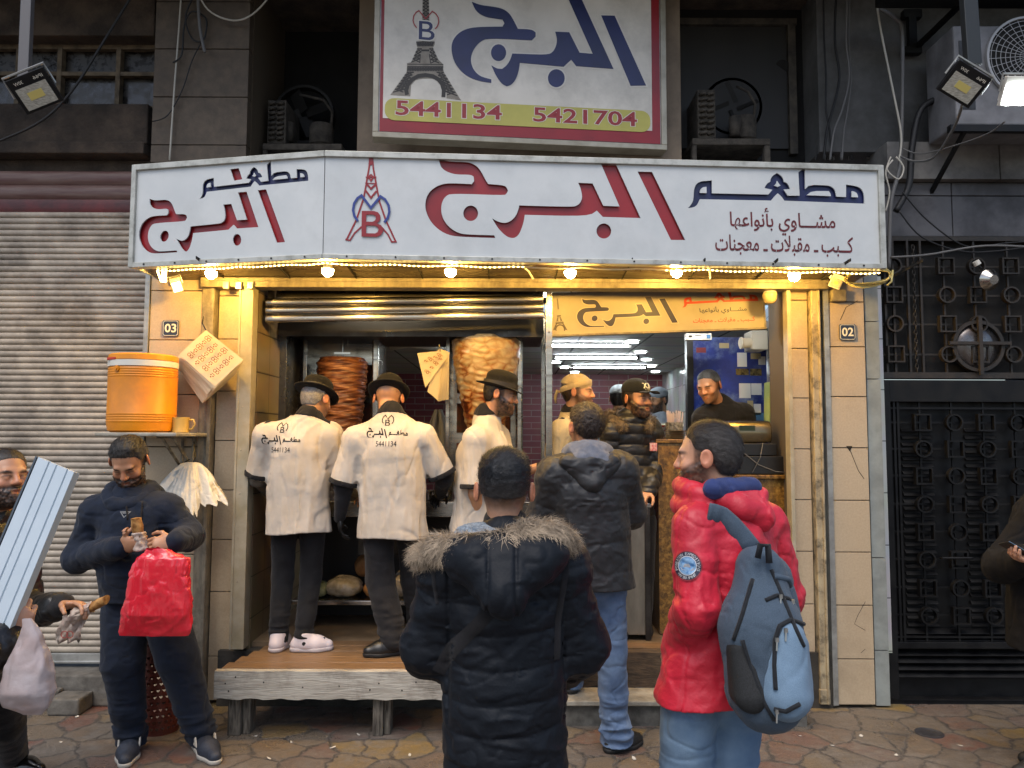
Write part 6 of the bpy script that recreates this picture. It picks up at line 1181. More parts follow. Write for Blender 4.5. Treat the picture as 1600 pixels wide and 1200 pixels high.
class Sdf:
 def __init__(s): s.p = []
 def seg(s, a, b, ra, rb=None, k=0.02, op='u', flat=None):
  a, b = np.asarray(a, float), np.asarray(b, float); rb = ra if rb is None else rb; c = (a+b)/2; fx = 1.0 if flat is None else max(1.0, flat[1])
  R_ = np.linalg.norm(b-a)/2 + max(ra, rb)*fx
  def f(P):
   ab = b - a; L2 = ab @ ab + 1e-12; t = np.clip(((P - a) @ ab)/L2, 0, 1); e = P - a - t[:, None]*ab; r_ = ra + (rb - ra)*t
   if flat is None: return np.linalg.norm(e, axis=1) - r_
   n, sc = flat; en = e @ n; e1 = np.sqrt(np.maximum((e*e).sum(1) - en*en + (en/sc)**2, 1e-14)); e2 = np.sqrt(np.maximum((e*e).sum(1) - en*en + (en/sc**2)**2, 1e-14))
   return e1*(e1 - r_)/e2
  s.p.append((f, c, R_, k, op)); return s
 def ell(s, c, rad, M=None, k=0.02, op='u'):
  c = np.asarray(c, float); rad = np.asarray(rad, float); M = np.eye(3) if M is None else np.asarray(M, float)
  def f(P):
   q = (P - c) @ M; k0 = np.linalg.norm(q/rad, axis=1); k1 = np.linalg.norm(q/rad**2, axis=1) + 1e-9; return k0*(k0 - 1)/k1
  s.p.append((f, c, rad.max(), k, op)); return s
 def ev(s, P):
  D = np.full(len(P), 10.0); mg = 0.09
  for f, c, R_, k, op in s.p:
   ds = np.linalg.norm(P - c, axis=1) - R_; m = ds < mg
   if op == 'u': D = np.where(m, D, np.minimum(D, np.maximum(ds, mg*0.8)))
   if not m.any(): continue
   d = f(P[m]); o = D[m]
   if op == 'u': h = np.clip(0.5 + 0.5*(o - d)/k, 0, 1); D[m] = o + (d - o)*h - k*h*(1-h)
   else: h = np.clip(0.5 - 0.5*(o + d)/k, 0, 1); D[m] = o + (-d - o)*h + k*h*(1-h)
  return D
 def mesh(s, name, h, m, parent=None, post=None, col=None, extra=None, smooth=1):
  lo = np.min([c - R_ for f, c, R_, k, op in s.p if op == 'u'], 0) - 0.06; hi = np.max([c + R_ for f, c, R_, k, op in s.p if op == 'u'], 0) + 0.06
  ev = (lambda P: post(P, s.ev(P))) if post else s.ev
  lev = 3; S = h * 2**lev; n = np.ceil((hi - lo)/S).astype(int) + 1
  C = np.stack(np.meshgrid(*[np.arange(k) for k in n], indexing='ij'), -1).reshape(-1, 3)
  for l in range(lev, -1, -1):
   S = h * 2**l; P = lo + (C + 0.5)*S; d = s.ev(P) if l > 1 else ev(P); C = C[np.abs(d) < (S*1.15 + 0.028 if l > 1 else S*1.5 + 0.002)]
   if l: C = (C[:, None]*2 + np.array([[i, j, k] for i in (0, 1) for j in (0, 1) for k in (0, 1)])[None]).reshape(-1, 3)
  off_ = np.array([[i, j, k] for i in (0, 1) for j in (0, 1) for k in (0, 1)]); B = 1 << 20
  key = lambda c: (c[..., 0]*B + c[..., 1])*B + c[..., 2]
  C = C[np.argsort(key(C))]; cc = C[:, None] + off_; ks, inv = np.unique(key(cc).ravel(), return_inverse=True); inv = inv.reshape(-1, 8)
  Q = np.stack([ks >> 40, (ks >> 20) & (B-1), ks & (B-1)], 1); V = ev(lo + Q*h)
  v = V[inv]; act = (v.min(1) < 0) & (v.max(1) >= 0); C, v, inv = C[act], v[act], inv[act]
  E_ = [(a, b) for a in range(8) for b in range(a+1, 8) if bin(a ^ b).count('1') == 1]
  acc = np.zeros((len(C), 3)); cnt = np.zeros(len(C))
  for a, b in E_:
   va, vb = v[:, a], v[:, b]; x = (va < 0) != (vb < 0); t = np.where(x, va/np.where(x, va - vb, 1), 0)
   acc += np.where(x[:, None], off_[a] + t[:, None]*(off_[b] - off_[a]), 0); cnt += x
  W = lo + (C + acc/cnt[:, None])*h; kc = key(C); F = []
  for ax in range(3):
   hi_i = {0: 4, 1: 2, 2: 1}[ax]; x = (v[:, 0] < 0) != (v[:, hi_i] < 0); o1, o2 = [np.eye(3, dtype=int)[q] for q in ((ax+1) % 3, (ax+2) % 3)]
   idx = []; c0 = C[x]; ok = np.ones(len(c0), bool)
   for d in (0*o1, o1, o1 + o2, o2):
    kk = key(c0 - d); j = np.clip(np.searchsorted(kc, kk), 0, len(kc)-1); ok &= kc[j] == kk; idx.append(j)
   q = np.stack(idx, 1); fl = v[x][:, 0] >= 0; q[fl] = q[fl][:, ::-1]; F.append(q[ok])
  F = np.concatenate(F)
  for _ in range(smooth):          # light relaxing of the grid pattern
   nb = np.zeros_like(W); ct = np.zeros(len(W))
   for a in range(4):
    i, j = F[:, a], F[:, (a+1) % 4]; np.add.at(nb, i, W[j]); np.add.at(ct, i, 1); np.add.at(nb, j, W[i]); np.add.at(ct, j, 1)
   W = np.where(ct[:, None] > 0, W*0.5 + 0.5*nb/np.maximum(ct, 1)[:, None], W)
  cl = col(W) if col else None
  VV, FF = W, [F]
  return mk(name, VV, F, m, parent, cl, extra)
def mk(name, V, F, m, parent=None, cl=None, extra=None, smooth=True):
 me = bpy.data.meshes.new(name); nv = len(V); F = np.asarray(F); nf = len(F); k = F.shape[1]
 if extra is not None:
  V2, F2, C2 = extra; F2 = np.asarray(F2)
  me.vertices.add(nv + len(V2)); me.vertices.foreach_set('co', np.concatenate([V, V2]).astype(np.float32).ravel())
  me.loops.add(nf*k + F2.size); me.loops.foreach_set('vertex_index', np.concatenate([F.ravel(), F2.ravel() + nv]).astype(np.int32))
  st = np.concatenate([np.arange(nf)*k, nf*k + np.arange(len(F2))*F2.shape[1]]); me.polygons.add(nf + len(F2))
  if cl is not None: cl = np.concatenate([cl, C2])
 else:
  me.vertices.add(nv); me.vertices.foreach_set('co', np.asarray(V, np.float32).ravel()); me.loops.add(nf*k); me.loops.foreach_set('vertex_index', F.astype(np.int32).ravel()); st = np.arange(nf)*k; me.polygons.add(nf)
 me.polygons.foreach_set('loop_start', st.astype(np.int32)); me.update(calc_edges=True); me.validate()
 me.polygons.foreach_set('use_smooth', [smooth]*len(me.polygons))
 if cl is not None:
  a = me.attributes.new('Col', 'FLOAT_COLOR', 'POINT'); a.data.foreach_set('color', np.concatenate([cl, np.ones((len(cl), 1))], 1).astype(np.float32).ravel())
 me.materials.append(m); o = bpy.data.objects.new(name, me); COL.objects.link(o); return adopt(o, parent)
def strands(src, count, length, width, flow, seed=0, jitter=0.4, name=None, m=None, parent=None, up=0.5, sel=None):
 # short tapered hairs rooted on a mesh: flow(P, N) gives their lie
 rng = np.random.RandomState(seed); me = src.data; nf = len(me.polygons); ctr = np.empty(nf*3); me.polygons.foreach_get('center', ctr); ctr = ctr.reshape(-1, 3)
 nr = np.empty(nf*3); me.polygons.foreach_get('normal', nr); nr = nr.reshape(-1, 3); ar = np.empty(nf); me.polygons.foreach_get('area', ar)
 if sel is not None: ar = ar * sel(ctr)
 i = rng.choice(nf, count, p=ar/ar.sum()); P = ctr[i] + rng.normal(0, 0.002, (count, 3)); N = nr[i]
 d = flow(P, N) + rng.normal(0, jitter, (count, 3)); d -= N*(d*N).sum(1, keepdims=True); d /= np.linalg.norm(d, axis=1, keepdims=True) + 1e-9
 L = length*rng.uniform(0.6, 1.25, (count, 1)); w = np.cross(d, N)*width
 p1 = P + (d*0.55 + N*up*0.8)*L*0.55; p2 = P + (d + N*up*0.45)*L
 V = np.concatenate([P - w, P + w, p1 - w*0.8, p1 + w*0.8, p2], 0); n = count; a = np.arange(n)
 F = np.concatenate([np.stack([a, a+n, a+3*n], 1), np.stack([a, a+3*n, a+2*n], 1), np.stack([a+2*n, a+3*n, a+4*n], 1)])
 return V, F
def lin(h): return np.array(hexc(h)[:3])
M_skin = mat('skin', (0.5, 0.3, 0.2, 1), 0.45, attr=True, sss=0.08, bump=0.06, bs=260)
def frame_of(f, u=(0, 0, 1), roll=0.0):
 f = unit(f); x = unit(np.cross(f, u)); u2 = np.cross(x, f)
 if roll: x, u2 = x*math.cos(roll) + u2*math.sin(roll), u2*math.cos(roll) - x*math.sin(roll)
 return np.stack([x, f, u2], 1)            # columns: person's right, forward, up
def add_head(S, c, M, s=1.0, nose=1.0, jaw=1.0):
 g = lambda x, y, z: c + M @ (A_(x, y, z)*s)
 S.ell(g(0, -0.012, 0.035), A_(0.077, 0.098, 0.088)*s, M, 0.02); S.ell(g(0, 0.028, -0.025), A_(0.063*jaw, 0.064, 0.088)*s, M, 0.03)
 S.ell(g(0, 0.048, -0.082), A_(0.043*jaw, 0.04, 0.034)*s, M, 0.03); S.ell(g(0, 0.078, -0.1), A_(0.02, 0.016, 0.016)*s, M, 0.02)
 S.seg(g(-0.034, 0.083, 0.022), g(0.034, 0.083, 0.022), 0.011*s, k=0.02)
 for q in (-1, 1):
  S.ell(g(0.032*q, 0.098, -0.001), A_(0.018, 0.016, 0.012)*s, M, 0.014, 's'); S.ell(g(0.031*q, 0.079, -0.001), A_(0.0135, 0.0125, 0.0125)*s, M, 0.004)
  S.seg(g(0.018*q, 0.088, 0.0075), g(0.045*q, 0.080, 0.0055), 0.0052*s, k=0.005)      # upper lid
  S.ell(g(0.042*q, 0.064, -0.028), A_(0.024, 0.02, 0.02)*s, M, 0.025); S.ell(g(0.012*q, 0.099, -0.028), A_(0.009, 0.010, 0.008)*s, M, 0.007)
  ME = M @ np.array([[math.cos(0.42*q), math.sin(0.42*q), 0], [-math.sin(0.42*q), math.cos(0.42*q), 0], [0, 0, 1.0]]); S.ell(g(0.0895*q, -0.013, 0.0), A_(0.0080, 0.023, 0.033)*s, ME, 0.007); S.ell(g(0.0985*q, -0.009, 0.004), A_(0.005, 0.012, 0.018)*s, ME, 0.005, 's')
 S.seg(g(0, 0.092, 0.012), g(0, 0.109*nose, -0.024), 0.0085*s, 0.0125*s, 0.012)
 S.seg(g(-0.019, 0.087, -0.056), g(0, 0.096, -0.055), 0.0055*s, 0.0075*s, 0.006); S.seg(g(0.019, 0.087, -0.056), g(0, 0.096, -0.055), 0.0055*s, 0.0075*s, 0.006)
 S.seg(g(-0.016, 0.088, -0.069), g(0.016, 0.088, -0.069), 0.0085*s, k=0.006); S.seg(g(-0.022, 0.097, -0.0625), g(0.022, 0.097, -0.0625), 0.0022*s, k=0.004, op='s')
def add_hand(S, w, d, pn, thumb, curl=(0.5, 0.55, 0.6, 0.6), tcurl=0.35, s=1.0, spread=0.05, k=0.004):
 # w wrist, d towards the fingers, pn the way the palm faces, thumb = +1 / -1 side
 d = unit(d); pn = unit(pn - d*np.dot(pn, d)); sd = np.cross(d, pn)*thumb; M = np.stack([d, sd, pn], 1); tips = []
 S.ell(w + d*0.05*s, A_(0.052, 0.042, 0.017)*s, M, 0.015); S.ell(w + d*0.03*s + sd*0.024*s + pn*0.006*s, A_(0.03, 0.018, 0.018)*s, M, 0.01)
 for q, (o, L, r_) in enumerate(((0.030, 0.072, 0.0090), (0.010, 0.081, 0.0093), (-0.010, 0.075, 0.0088), (-0.029, 0.058, 0.0078))):
  p = w + (d*0.088 + sd*o)*s - d*(0.006 if q == 3 else 0)*s; dd = unit(d + sd*(o*spread*20)); a = 0
  for j, fr in enumerate((0.45, 0.31, 0.24)):
   a += curl[q]*(0.9, 1.15, 0.8)[j]; v = dd*math.cos(a) + pn*math.sin(a); n = p + v*L*fr*s
   S.seg(p, n, r_*s*(1 - 0.07*j), r_*s*(0.93 - 0.07*j), k); p = n
  tips.append(p)
 p = w + (d*0.028 + sd*0.032)*s
 for j, L in enumerate((0.036, 0.030, 0.024)):
  v = unit(d*(0.62 + 0.2*j) + sd*(0.75 - 0.35*j) + pn*(0.25 + tcurl*j)); n = p + v*L*s; S.seg(p, n, 0.0115*s*(1 - 0.1*j), 0.0105*s*(1 - 0.1*j), 0.006 if j else 0.012); p = n
 return tips
def eyes_extra(c, M, s=1.0, gaze=(0, 1, 0)):    # eyeballs: white, iris, pupil, set into the lids
 V, F, C = [], [], []; gz = unit(M @ unit(gaze))
 for q in (-1, 1):
  o = c + M @ (A_(0.031*q, 0.0790, -0.0025)*s); r_ = 0.0119*s; b = len(V); nu, nv = 14, 9
  e1 = unit(np.cross(gz, A_(0.1, 0.2, 1))); e2 = np.cross(gz, e1)
  for i in range(nv + 1):
   th = math.pi*0.62*i/nv
   for k in range(nu):
    a = 2*math.pi*k/nu; V.append(o + r_*(gz*math.cos(th) + (e1*math.cos(a) + e2*math.sin(a))*math.sin(th))); C.append([0.012, 0.008, 0.006] if th < 0.62 else [0.24, 0.19, 0.165])
  for i in range(nv):
   for k in range(nu): F.append((b+i*nu+k, b+i*nu+(k+1) % nu, b+(i+1)*nu+(k+1) % nu, b+(i+1)*nu+k))
 return np.array(V), np.array(F)[:, ::-1], np.array(C)
def face_colour(c, M, s, o, paints=()):
 skin = lin(o.get('skin', '#b07c5c')); dark = lin(o.get('haircol', '#1b1512')); beard = o.get('beard', 0.0); fade = o.get('fade', 0.0)
 def f(W):
  q = (W - c) @ M / s; x, y, z = np.abs(q[:, 0]), q[:, 1], q[:, 2]; C = np.tile(skin, (len(W), 1)); n = vnoise(W*60)[:, None]; n2 = vnoise(W*25)[:, None]; C = C*(0.86 + 0.2*n*n2 + 0.14*n2)
  def mix(C, col, a): a = np.clip(a, 0, 1)[:, None]; return C*(1-a) + np.asarray(col)*a
  sm = lambda v, a, b: np.clip((v - a)/(b - a), 0, 1)
  near = (np.linalg.norm(q, axis=1) < 0.17)
  red = skin*np.array([1.12, 0.78, 0.72]); C = mix(C, red, near*0.5*np.exp(-((x - 0.045)**2 + (z + 0.03)**2)/0.0006)*(y > 0.02)); C = mix(C, red, near*0.45*(y > 0.1)); C = mix(C, red*0.95, near*0.75*(x > 0.080)*(np.abs(z) < 0.04))
  lw = np.exp(-((x/0.02)**4 + ((z + 0.0625)/0.0095)**4))*(y > 0.075); C = mix(C, skin*np.array([0.86, 0.52, 0.48]), near*lw*0.8)
  nn = vnoise(W*140); jz = 0.004 - 0.58*np.maximum(y - 0.01, 0); jz = np.where(y > 0.078, -0.037, jz)      # cheek line of the beard
  bm = sm(jz - z, -0.006, 0.008)*sm(y, -0.02, 0.006)*sm(z, -0.15, -0.128); mo = np.exp(-((x/0.030)**6 + ((z + 0.045)/0.0085)**4))*(y > 0.07)
  bm = np.maximum(bm, mo)*(1 - 0.9*lw)*(1 - 0.75*np.exp(-((x/0.02)**2 + ((z + 0.078)/0.004)**2))*(beard < 0.8)); sb = sm(0.02 + 0.02 - np.abs(y - 0.018), 0.02, 0.03)*sm(x, 0.055, 0.065)*sm(z, -0.05, -0.03)*(z < 0.05); bm = np.maximum(bm, sb*0.85)
  bm = bm*(x < 0.077); C = mix(C, dark*1.1, near*bm*beard*(0.72 + 0.4*nn))
  br = np.exp(-(((x - 0.034)/0.021)**4 + ((z - 0.0225 + 2.5*(x - 0.036)**2*4)/0.0062)**4))*(y > 0.055); C = mix(C, dark, near*br*0.92*(0.75 + 0.4*nn))
  ls_ = np.exp(-(((x - 0.032)/0.016)**4 + ((z - 0.0055)/0.0032)**4))*(y > 0.06); C = mix(C, dark*0.7, near*ls_*0.75)
  if fade: C = mix(C, dark*0.9 + skin*0.1, near*fade*sm(z - np.where(y > 0.02, 0.02, -0.095), -0.015, 0.075)*(y < 0.05)*(x < 0.083)*(0.75 + 0.3*nn))
  for pc, pr_, col in paints: C = mix(C, lin(col), sm(pr_ - np.linalg.norm(W - pc, axis=1), 0, 0.004))
  return C
 return f
HL = (A_(-0.13, -0.09, -0.05, -0.028, -0.012, 0.02, 0.032, 0.045, 0.07, 0.09, 0.12), A_(-0.062, -0.064, -0.055, -0.01, 0.024, 0.028, 0.034, 0.062, 0.078, 0.090, 0.094))
def add_hair(t, c, M, s, o, name='hair', thick=0.012, line=HL, lift=0.0, strand=0, slen=0.02, cut=None):
 S = Sdf(); g = lambda x, y, z: c + M @ (A_(x, y, z)*s)
 S.ell(g(0, -0.012, 0.035), (A_(0.077, 0.098, 0.088) + thick)*s, M, 0.02); S.ell(g(0, -0.03, -0.02), (A_(0.066, 0.07, 0.07) + thick*0.6)*s, M, 0.03)
 col = o.get('haircol', '#1b1512'); grey = o.get('grey', 0.0); tp = o.get('top', thick)
 def post(P, D):
  q = (P - c) @ M / s; zl = np.interp(q[:, 1], line[0], line[1]) + o.get('hl', 0.0) + 0.006*np.abs(2*vnoise(P*90) - 1); edge = zl - q[:, 2]
  taper = np.clip((q[:, 2] - zl)/o.get('taper', 0.06), 0, 1); D = D + thick*s*0.82*(1 - taper) - (tp - thick)*np.clip((q[:, 2] - 0.05)/0.06, 0, 1)
  w = vnoise(np.stack([q[:, 0]*160, q[:, 1]*45 + q[:, 2]*30, q[:, 2]*90], 1)); D = D + o.get('tuft', 0.004)*(np.abs(2*w - 1) - 0.4)
  return np.maximum(D, edge*0.8)
 def colf(W):
  q = (W - c) @ M / s; n = vnoise(W*np.array([220, 90, 220.])); d = lin(col); C = d*(0.6 + 0.8*n)[:, None]
  if o.get('fadecol'): a = o['fadecol']*np.clip((0.06 - q[:, 2])/0.10, 0, 1); C = C*(1 - a[:, None]) + (lin('#5d5753')*(0.8 + 0.4*n)[:, None])*a[:, None]
  if grey: a = grey*np.clip((0.075 - q[:, 2])/0.06 + 0.45, 0, 1)*(0.3 + 1.0*vnoise(W*190)); C = C*(1 - a[:, None]) + lin('#8d8a86')*a[:, None]
  return C
 hm = mat('hair', (0.02, 0.02, 0.02, 1), 0.45, attr=True, bump=0.35, bs=350, spec=0.4)
 ob = S.mesh(name, 0.0042*s, hm, t, post=post, col=colf)
 if strand:
  V, F = strands(ob, strand, slen, 0.0007, o.get('flow', lambda P, N: M @ A_(0, 0.5, -0.4) + N*0), seed=3, jitter=o.get('jit', 0.35), up=o.get('up', 0.35))
  cc = colf(V)*1.15; me = ob.data; v0 = np.empty(len(me.vertices)*3); me.vertices.foreach_get('co', v0); nf = len(me.polygons); li = np.empty(len(me.loops), np.int32); me.loops.foreach_get('vertex_index', li)
  c0 = np.empty(len(me.vertices)*4); me.attributes['Col'].data.foreach_get('color', c0); bpy.data.objects.remove(ob)
  ob = mk(name, v0.reshape(-1, 3), li.reshape(nf, 4), hm, t, c0.reshape(-1, 4)[:, :3], (V, F, cc))
 return ob
def add_strand_fur(name, S, h, m, t, count, length, flow, colA, colB, up=0.9, width=0.0012, jitter=0.6, post=None):
 def colf(W): n = vnoise(W*45)[:, None]; return lin(colA)*(1-n) + lin(colB)*n
 ob = S.mesh(name, h, m, t, post=post, col=colf); V, F = strands(ob, count, length, width, flow, seed=5, jitter=jitter, up=up)
 n = vnoise(V*np.array([45., 45, 45]) )[:, None]; cc = (lin(colA)*(1-n) + lin(colB)*n)*np.random.RandomState(1).uniform(0.7, 1.35, (len(V), 1))
 me = ob.data; v0 = np.empty(len(me.vertices)*3); me.vertices.foreach_get('co', v0); nf = len(me.polygons); li = np.empty(len(me.loops), np.int32); me.loops.foreach_get('vertex_index', li)
 c0 = np.empty(len(me.vertices)*4); me.attributes['Col'].data.foreach_get('color', c0); bpy.data.objects.remove(ob)
 return mk(name, v0.reshape(-1, 3), li.reshape(nf, 4), m, t, c0.reshape(-1, 4)[:, :3], (V, F, cc))
class Person:
 """joints are given as world points; l = the person's left, f = forward"""
 def __init__(s, label, J, ground, face=None, group=None, o=None, name='person'):
  s.J = {k: np.asarray(v, float) for k, v in J.items()}; J = s.J; s.o = o or {}
  s.l = unit((J['shL'] - J['shR'])*A_(1, 1, 0)); s.f = unit(np.cross(s.l, A_(0, 0, 1)))
  s.pel = (J['hipL'] + J['hipR'])/2; s.base = A_(s.pel[0], s.pel[1], ground); s.ground = ground; s.g = {q: s.o.get('g' + q, ground) for q in 'LR'}
  for q in 'LR':
   J['an'+q][2] = s.g[q] + 0.09; J['to'+q][2] = s.g[q] + 0.03
   if s.o.get('autoknee'): J['kn'+q] = (J['hip'+q] + J['an'+q])/2 + s.f*0.03
  s.t = thing(name, label, 'person', tuple(s.base), group)
  hf = s.f if face is None else unit(face); s.HM = frame_of(hf, roll=s.o.get('roll', 0.0)); s.hs = s.o.get('hs', 1.0); s.S = Sdf(); s.paints = []
  add_head(s.S, J['head'], s.HM, s.hs, jaw=s.o.get('jaw', 1.0)); hc = J['head']
  s.S.seg(J['neck'] - A_(0, 0, 0.06), hc + s.HM @ (A_(0, -0.03, -0.07)*s.hs), 0.062*s.hs, 0.053*s.hs, 0.03)
  s.S.seg(J['neck'] - A_(0, 0, 0.08), s.pel, 0.07, 0.08, 0.03); s.S.seg(J['shL'], J['shR'], 0.045, 0.045, 0.03)
  for q in 'LR':
   s.S.seg(J['sh'+q], J['el'+q], 0.042, 0.036, 0.02); s.S.seg(J['el'+q], J['wr'+q], 0.040, 0.026, 0.02)
   s.S.seg(J['hip'+q], J['kn'+q], 0.06, 0.045, 0.02); s.S.seg(J['kn'+q], J['an'+q], 0.042, 0.03, 0.02)
 def hand(s, q, d, pn, **k):
  s.tips = add_hand(s.S, s.J['wr'+q], np.asarray(d, float), np.asarray(pn, float), k.pop('thumb', 1), **k)
 def body(s, h=0.0055):
  c = s.J['head']; col = face_colour(c, s.HM, s.hs, s.o, s.paints); bd = s.o.get('beard', 0)
  def post(P, D):
   if bd > 0.5:
    q = (P - c) @ s.HM / s.hs; y, z, x = q[:, 1], q[:, 2], np.abs(q[:, 0]); jz = np.where(y > 0.075, -0.046, -0.006 - 0.56*np.maximum(y - 0.01, 0)); bm = (x < 0.077)*np.clip((jz - z)/0.014, 0, 1)*np.clip((y + 0.005)/0.02, 0, 1)*np.clip((z + 0.145)/0.02, 0, 1)
    lw = np.exp(-((x/0.022)**4 + ((z + 0.0625)/0.012)**4)); D = D - s.o.get('blen', 0.006)*bm*(1 - lw)*(0.6 + 0.8*vnoise(P*150))
   return D
  return s.S.mesh('body', h, M_skin, s.t, post=post, col=col, extra=eyes_extra(c, s.HM, s.hs, s.o.get('gaze', (0, 1, -0.2))), smooth=0 if h < 0.004 else 1)
 def torso(s, S, bulk=0.0, hem=None, deep=0.62, k=0.05, wide=1.0, belly=0.0, sh_r=0.068, flare=0.04):
  J, f = s.J, s.f; mid = (J['shL'] + J['shR'])/2; ch = mid*0.75 + s.pel*0.25 ; wa = mid*0.35 + s.pel*0.65; hem = s.pel if hem is None else hem
  w = np.linalg.norm(J['shL'] - J['shR'])/2*wide
  S.seg(J['shL'] + A_(0, 0, 0.0), J['shR'], sh_r + bulk*0.7, k=k); S.seg(J['neck'], mid - A_(0, 0, 0.02), 0.065 + bulk*0.5, 0.09 + bulk*0.5, 0.04)
  for q in 'LR': S.seg(J['neck'] - A_(0, 0, 0.022), J['sh'+q]*0.85 + mid*0.15, 0.066 + bulk*0.6, sh_r + bulk*0.6, 0.04)
  S.seg(ch - f*0.01, wa + f*belly, w*0.93 + bulk, w*0.86 + bulk, k, flat=(f, deep)); S.seg(wa + f*belly, hem, w*0.86 + bulk, w*(0.92 + flare) + bulk, k, flat=(f, deep*1.04))
 def sleeve(s, S, q, r0=0.066, r1=0.058, r2=0.046, frac=1.0, k=0.03, upper=1.0):
  J = s.J; e = J['sh'+q] + (J['el'+q] - J['sh'+q])*upper; S.seg(J['sh'+q], e, r0, r0 + (r1 - r0)*upper, k)
  if upper >= 1 and frac > 0: S.seg(J['el'+q], J['el'+q] + (J['wr'+q] - J['el'+q])*frac, r1, r1 + (r2 - r1)*frac, k)
 def trousers(s, m, rt=0.098, rk=0.072, ra=0.058, amp=0.007, h=0.007, col=None, top=0.06, name='trousers', stack=0.0, pw=0.92):
  S = Sdf(); J = s.J; w = np.linalg.norm(J['hipL'] - J['hipR'])/2 + rt*0.82
  S.seg(s.pel + A_(0, 0, top), s.pel - A_(0, 0, 0.04), w*pw, w*(pw + 0.03), 0.04, flat=(s.f, 0.68))
  for q in 'LR': S.seg(J['hip'+q], J['kn'+q], rt, rk, 0.03); S.seg(J['kn'+q], J['an'+q] - A_(0, 0, 0.01), rk, ra, 0.02)
  g = s.ground
  def post(P, D):
   z = P[:, 2] - g; D = D + creases(P, (7, 7, 11), amp, 3.1)*np.clip(0.5 + np.abs(z - 0.5), 0.5, 1.2)
   if stack: D = D + stack*np.clip(0.35 - z, 0, 0.25)*4*(np.abs(2*vnoise(P*np.array([5, 5, 34.])) - 1) - 0.45)
   return np.maximum(D, (g + 0.03) - P[:, 2])
  return S.mesh(name, h, m, s.t, post=post, col=col)
 def shoes(s, m, name='shoe', r=0.045, sole=None, h=0.006, lace=None):
  out = []
  for q in 'LR':
   a, b = s.J['an'+q], s.J['to'+q]; d = unit((b - a)*A_(1, 1, 0)); g = s.g[q]; S = Sdf(); heel = A_(a[0], a[1], g + 0.04) - d*0.035; toe = A_(b[0], b[1], g + 0.032)
   ball = heel*0.35 + toe*0.65; S.seg(heel, ball + A_(0, 0, 0.003), r*0.86, r*1.0, 0.03); S.seg(ball, toe, r, r*0.66, 0.03); S.seg(a + A_(0, 0, 0.0), A_(a[0], a[1], g + 0.05) + d*0.02, r*1.02, r*1.0, 0.03)
   ob = S.mesh(name, h, m, s.t, post=lambda P, D: np.maximum(np.maximum(D, (g + 0.002 + (0.018 if sole else 0)) - P[:, 2]), P[:, 2] - (g + 0.115)))
   if sole:
    S = Sdf(); S.seg(heel - A_(0, 0, 0.02), ball - A_(0, 0, 0.02), r*0.92, r*1.06, 0.03); S.seg(ball - A_(0, 0, 0.02), toe - A_(0, 0, 0.014), r*1.06, r*0.72, 0.03)
    S.mesh('sole', h, sole, ob, post=lambda P, D: np.maximum(np.maximum(D, (g + 0.001) - P[:, 2]), P[:, 2] - (g + 0.026)))
   if lace:
    mb = MB()
    for k in range(5):
     p = A_(a[0], a[1], g) + d*(0.06 + 0.022*k); z = 0.092 - 0.008*k; sd = A_(-d[1], d[0], 0); mb.tube([p + sd*0.022 + A_(0, 0, z - 0.012), p + A_(0, 0, z), p - sd*0.022 + A_(0, 0, z - 0.012)], 0.0035, 5)
    mb.build('laces', lace, ob, smooth=True)
   out.append(ob)
  return out
def drape_text(ob, meshes, org, u, v, n, name, m, parent, lift=0.002):    # print flat lettering onto a garment's surface
 from mathutils.bvhtree import BVHTree
 me = ob.data; bv = BVHTree.FromPolygons([q.co for q in me.vertices], [tuple(p.vertices) for p in me.polygons]); mb = MB(); u, v, n = Vector(u), Vector(v), Vector(n)
 for vs, fs in meshes:
  W = []
  for x, y, z in vs:
   p = Vector(org) + u*x + v*y; hit = bv.ray_cast(p + n*0.5, -n); W.append((hit[0] if hit[0] is not None else p) + n*lift)
  mb.add(W, fs)
 return mb.build(name, m, parent)
# ================================================================ the people of the photograph
def J_(Y, **k): return {a: P_(v[0], v[1], Y + (v[2] if len(v) > 2 else 0)) for a, v in k.items()}
def cloth(name, c, c2=None, rough=0.85, bump=0.25, bs=420, **k): return mat(name, hexc(c), rough, c2=hexc(c2) if c2 else None, bump=bump, bs=bs, sheen=k.pop('sheen', 0.08), spec=k.pop('spec', 0.3), bump2=k.pop('bump2', 0.22), bs2=k.pop('bs2', 17), **k)
M_coat = cloth('cook_coat', '#c0b6a9', '#b2a798', ns=6, bump=0.12, bs=500, bump2=0.06)
M_blackcloth = cloth('black_cloth', '#0f0e0f', '#17161a', ns=8)
M_denim = cloth('denim', '#3a4d6c', '#647892', ns=9, nd=6, contrast=0.8, bs=600)
M_felt = cloth('black_felt', '#0b0a09', '#110f0d', ns=20, sheen=0.05)
M_jetblk = cloth('black_trouser', '#0d0d0f', '#141417', ns=10)
M_rubber = mat('rubber_sole', hexc('#141414'), 0.7)
M_whitesole = mat('white_sole', hexc('#a9a59c'), 0.6)
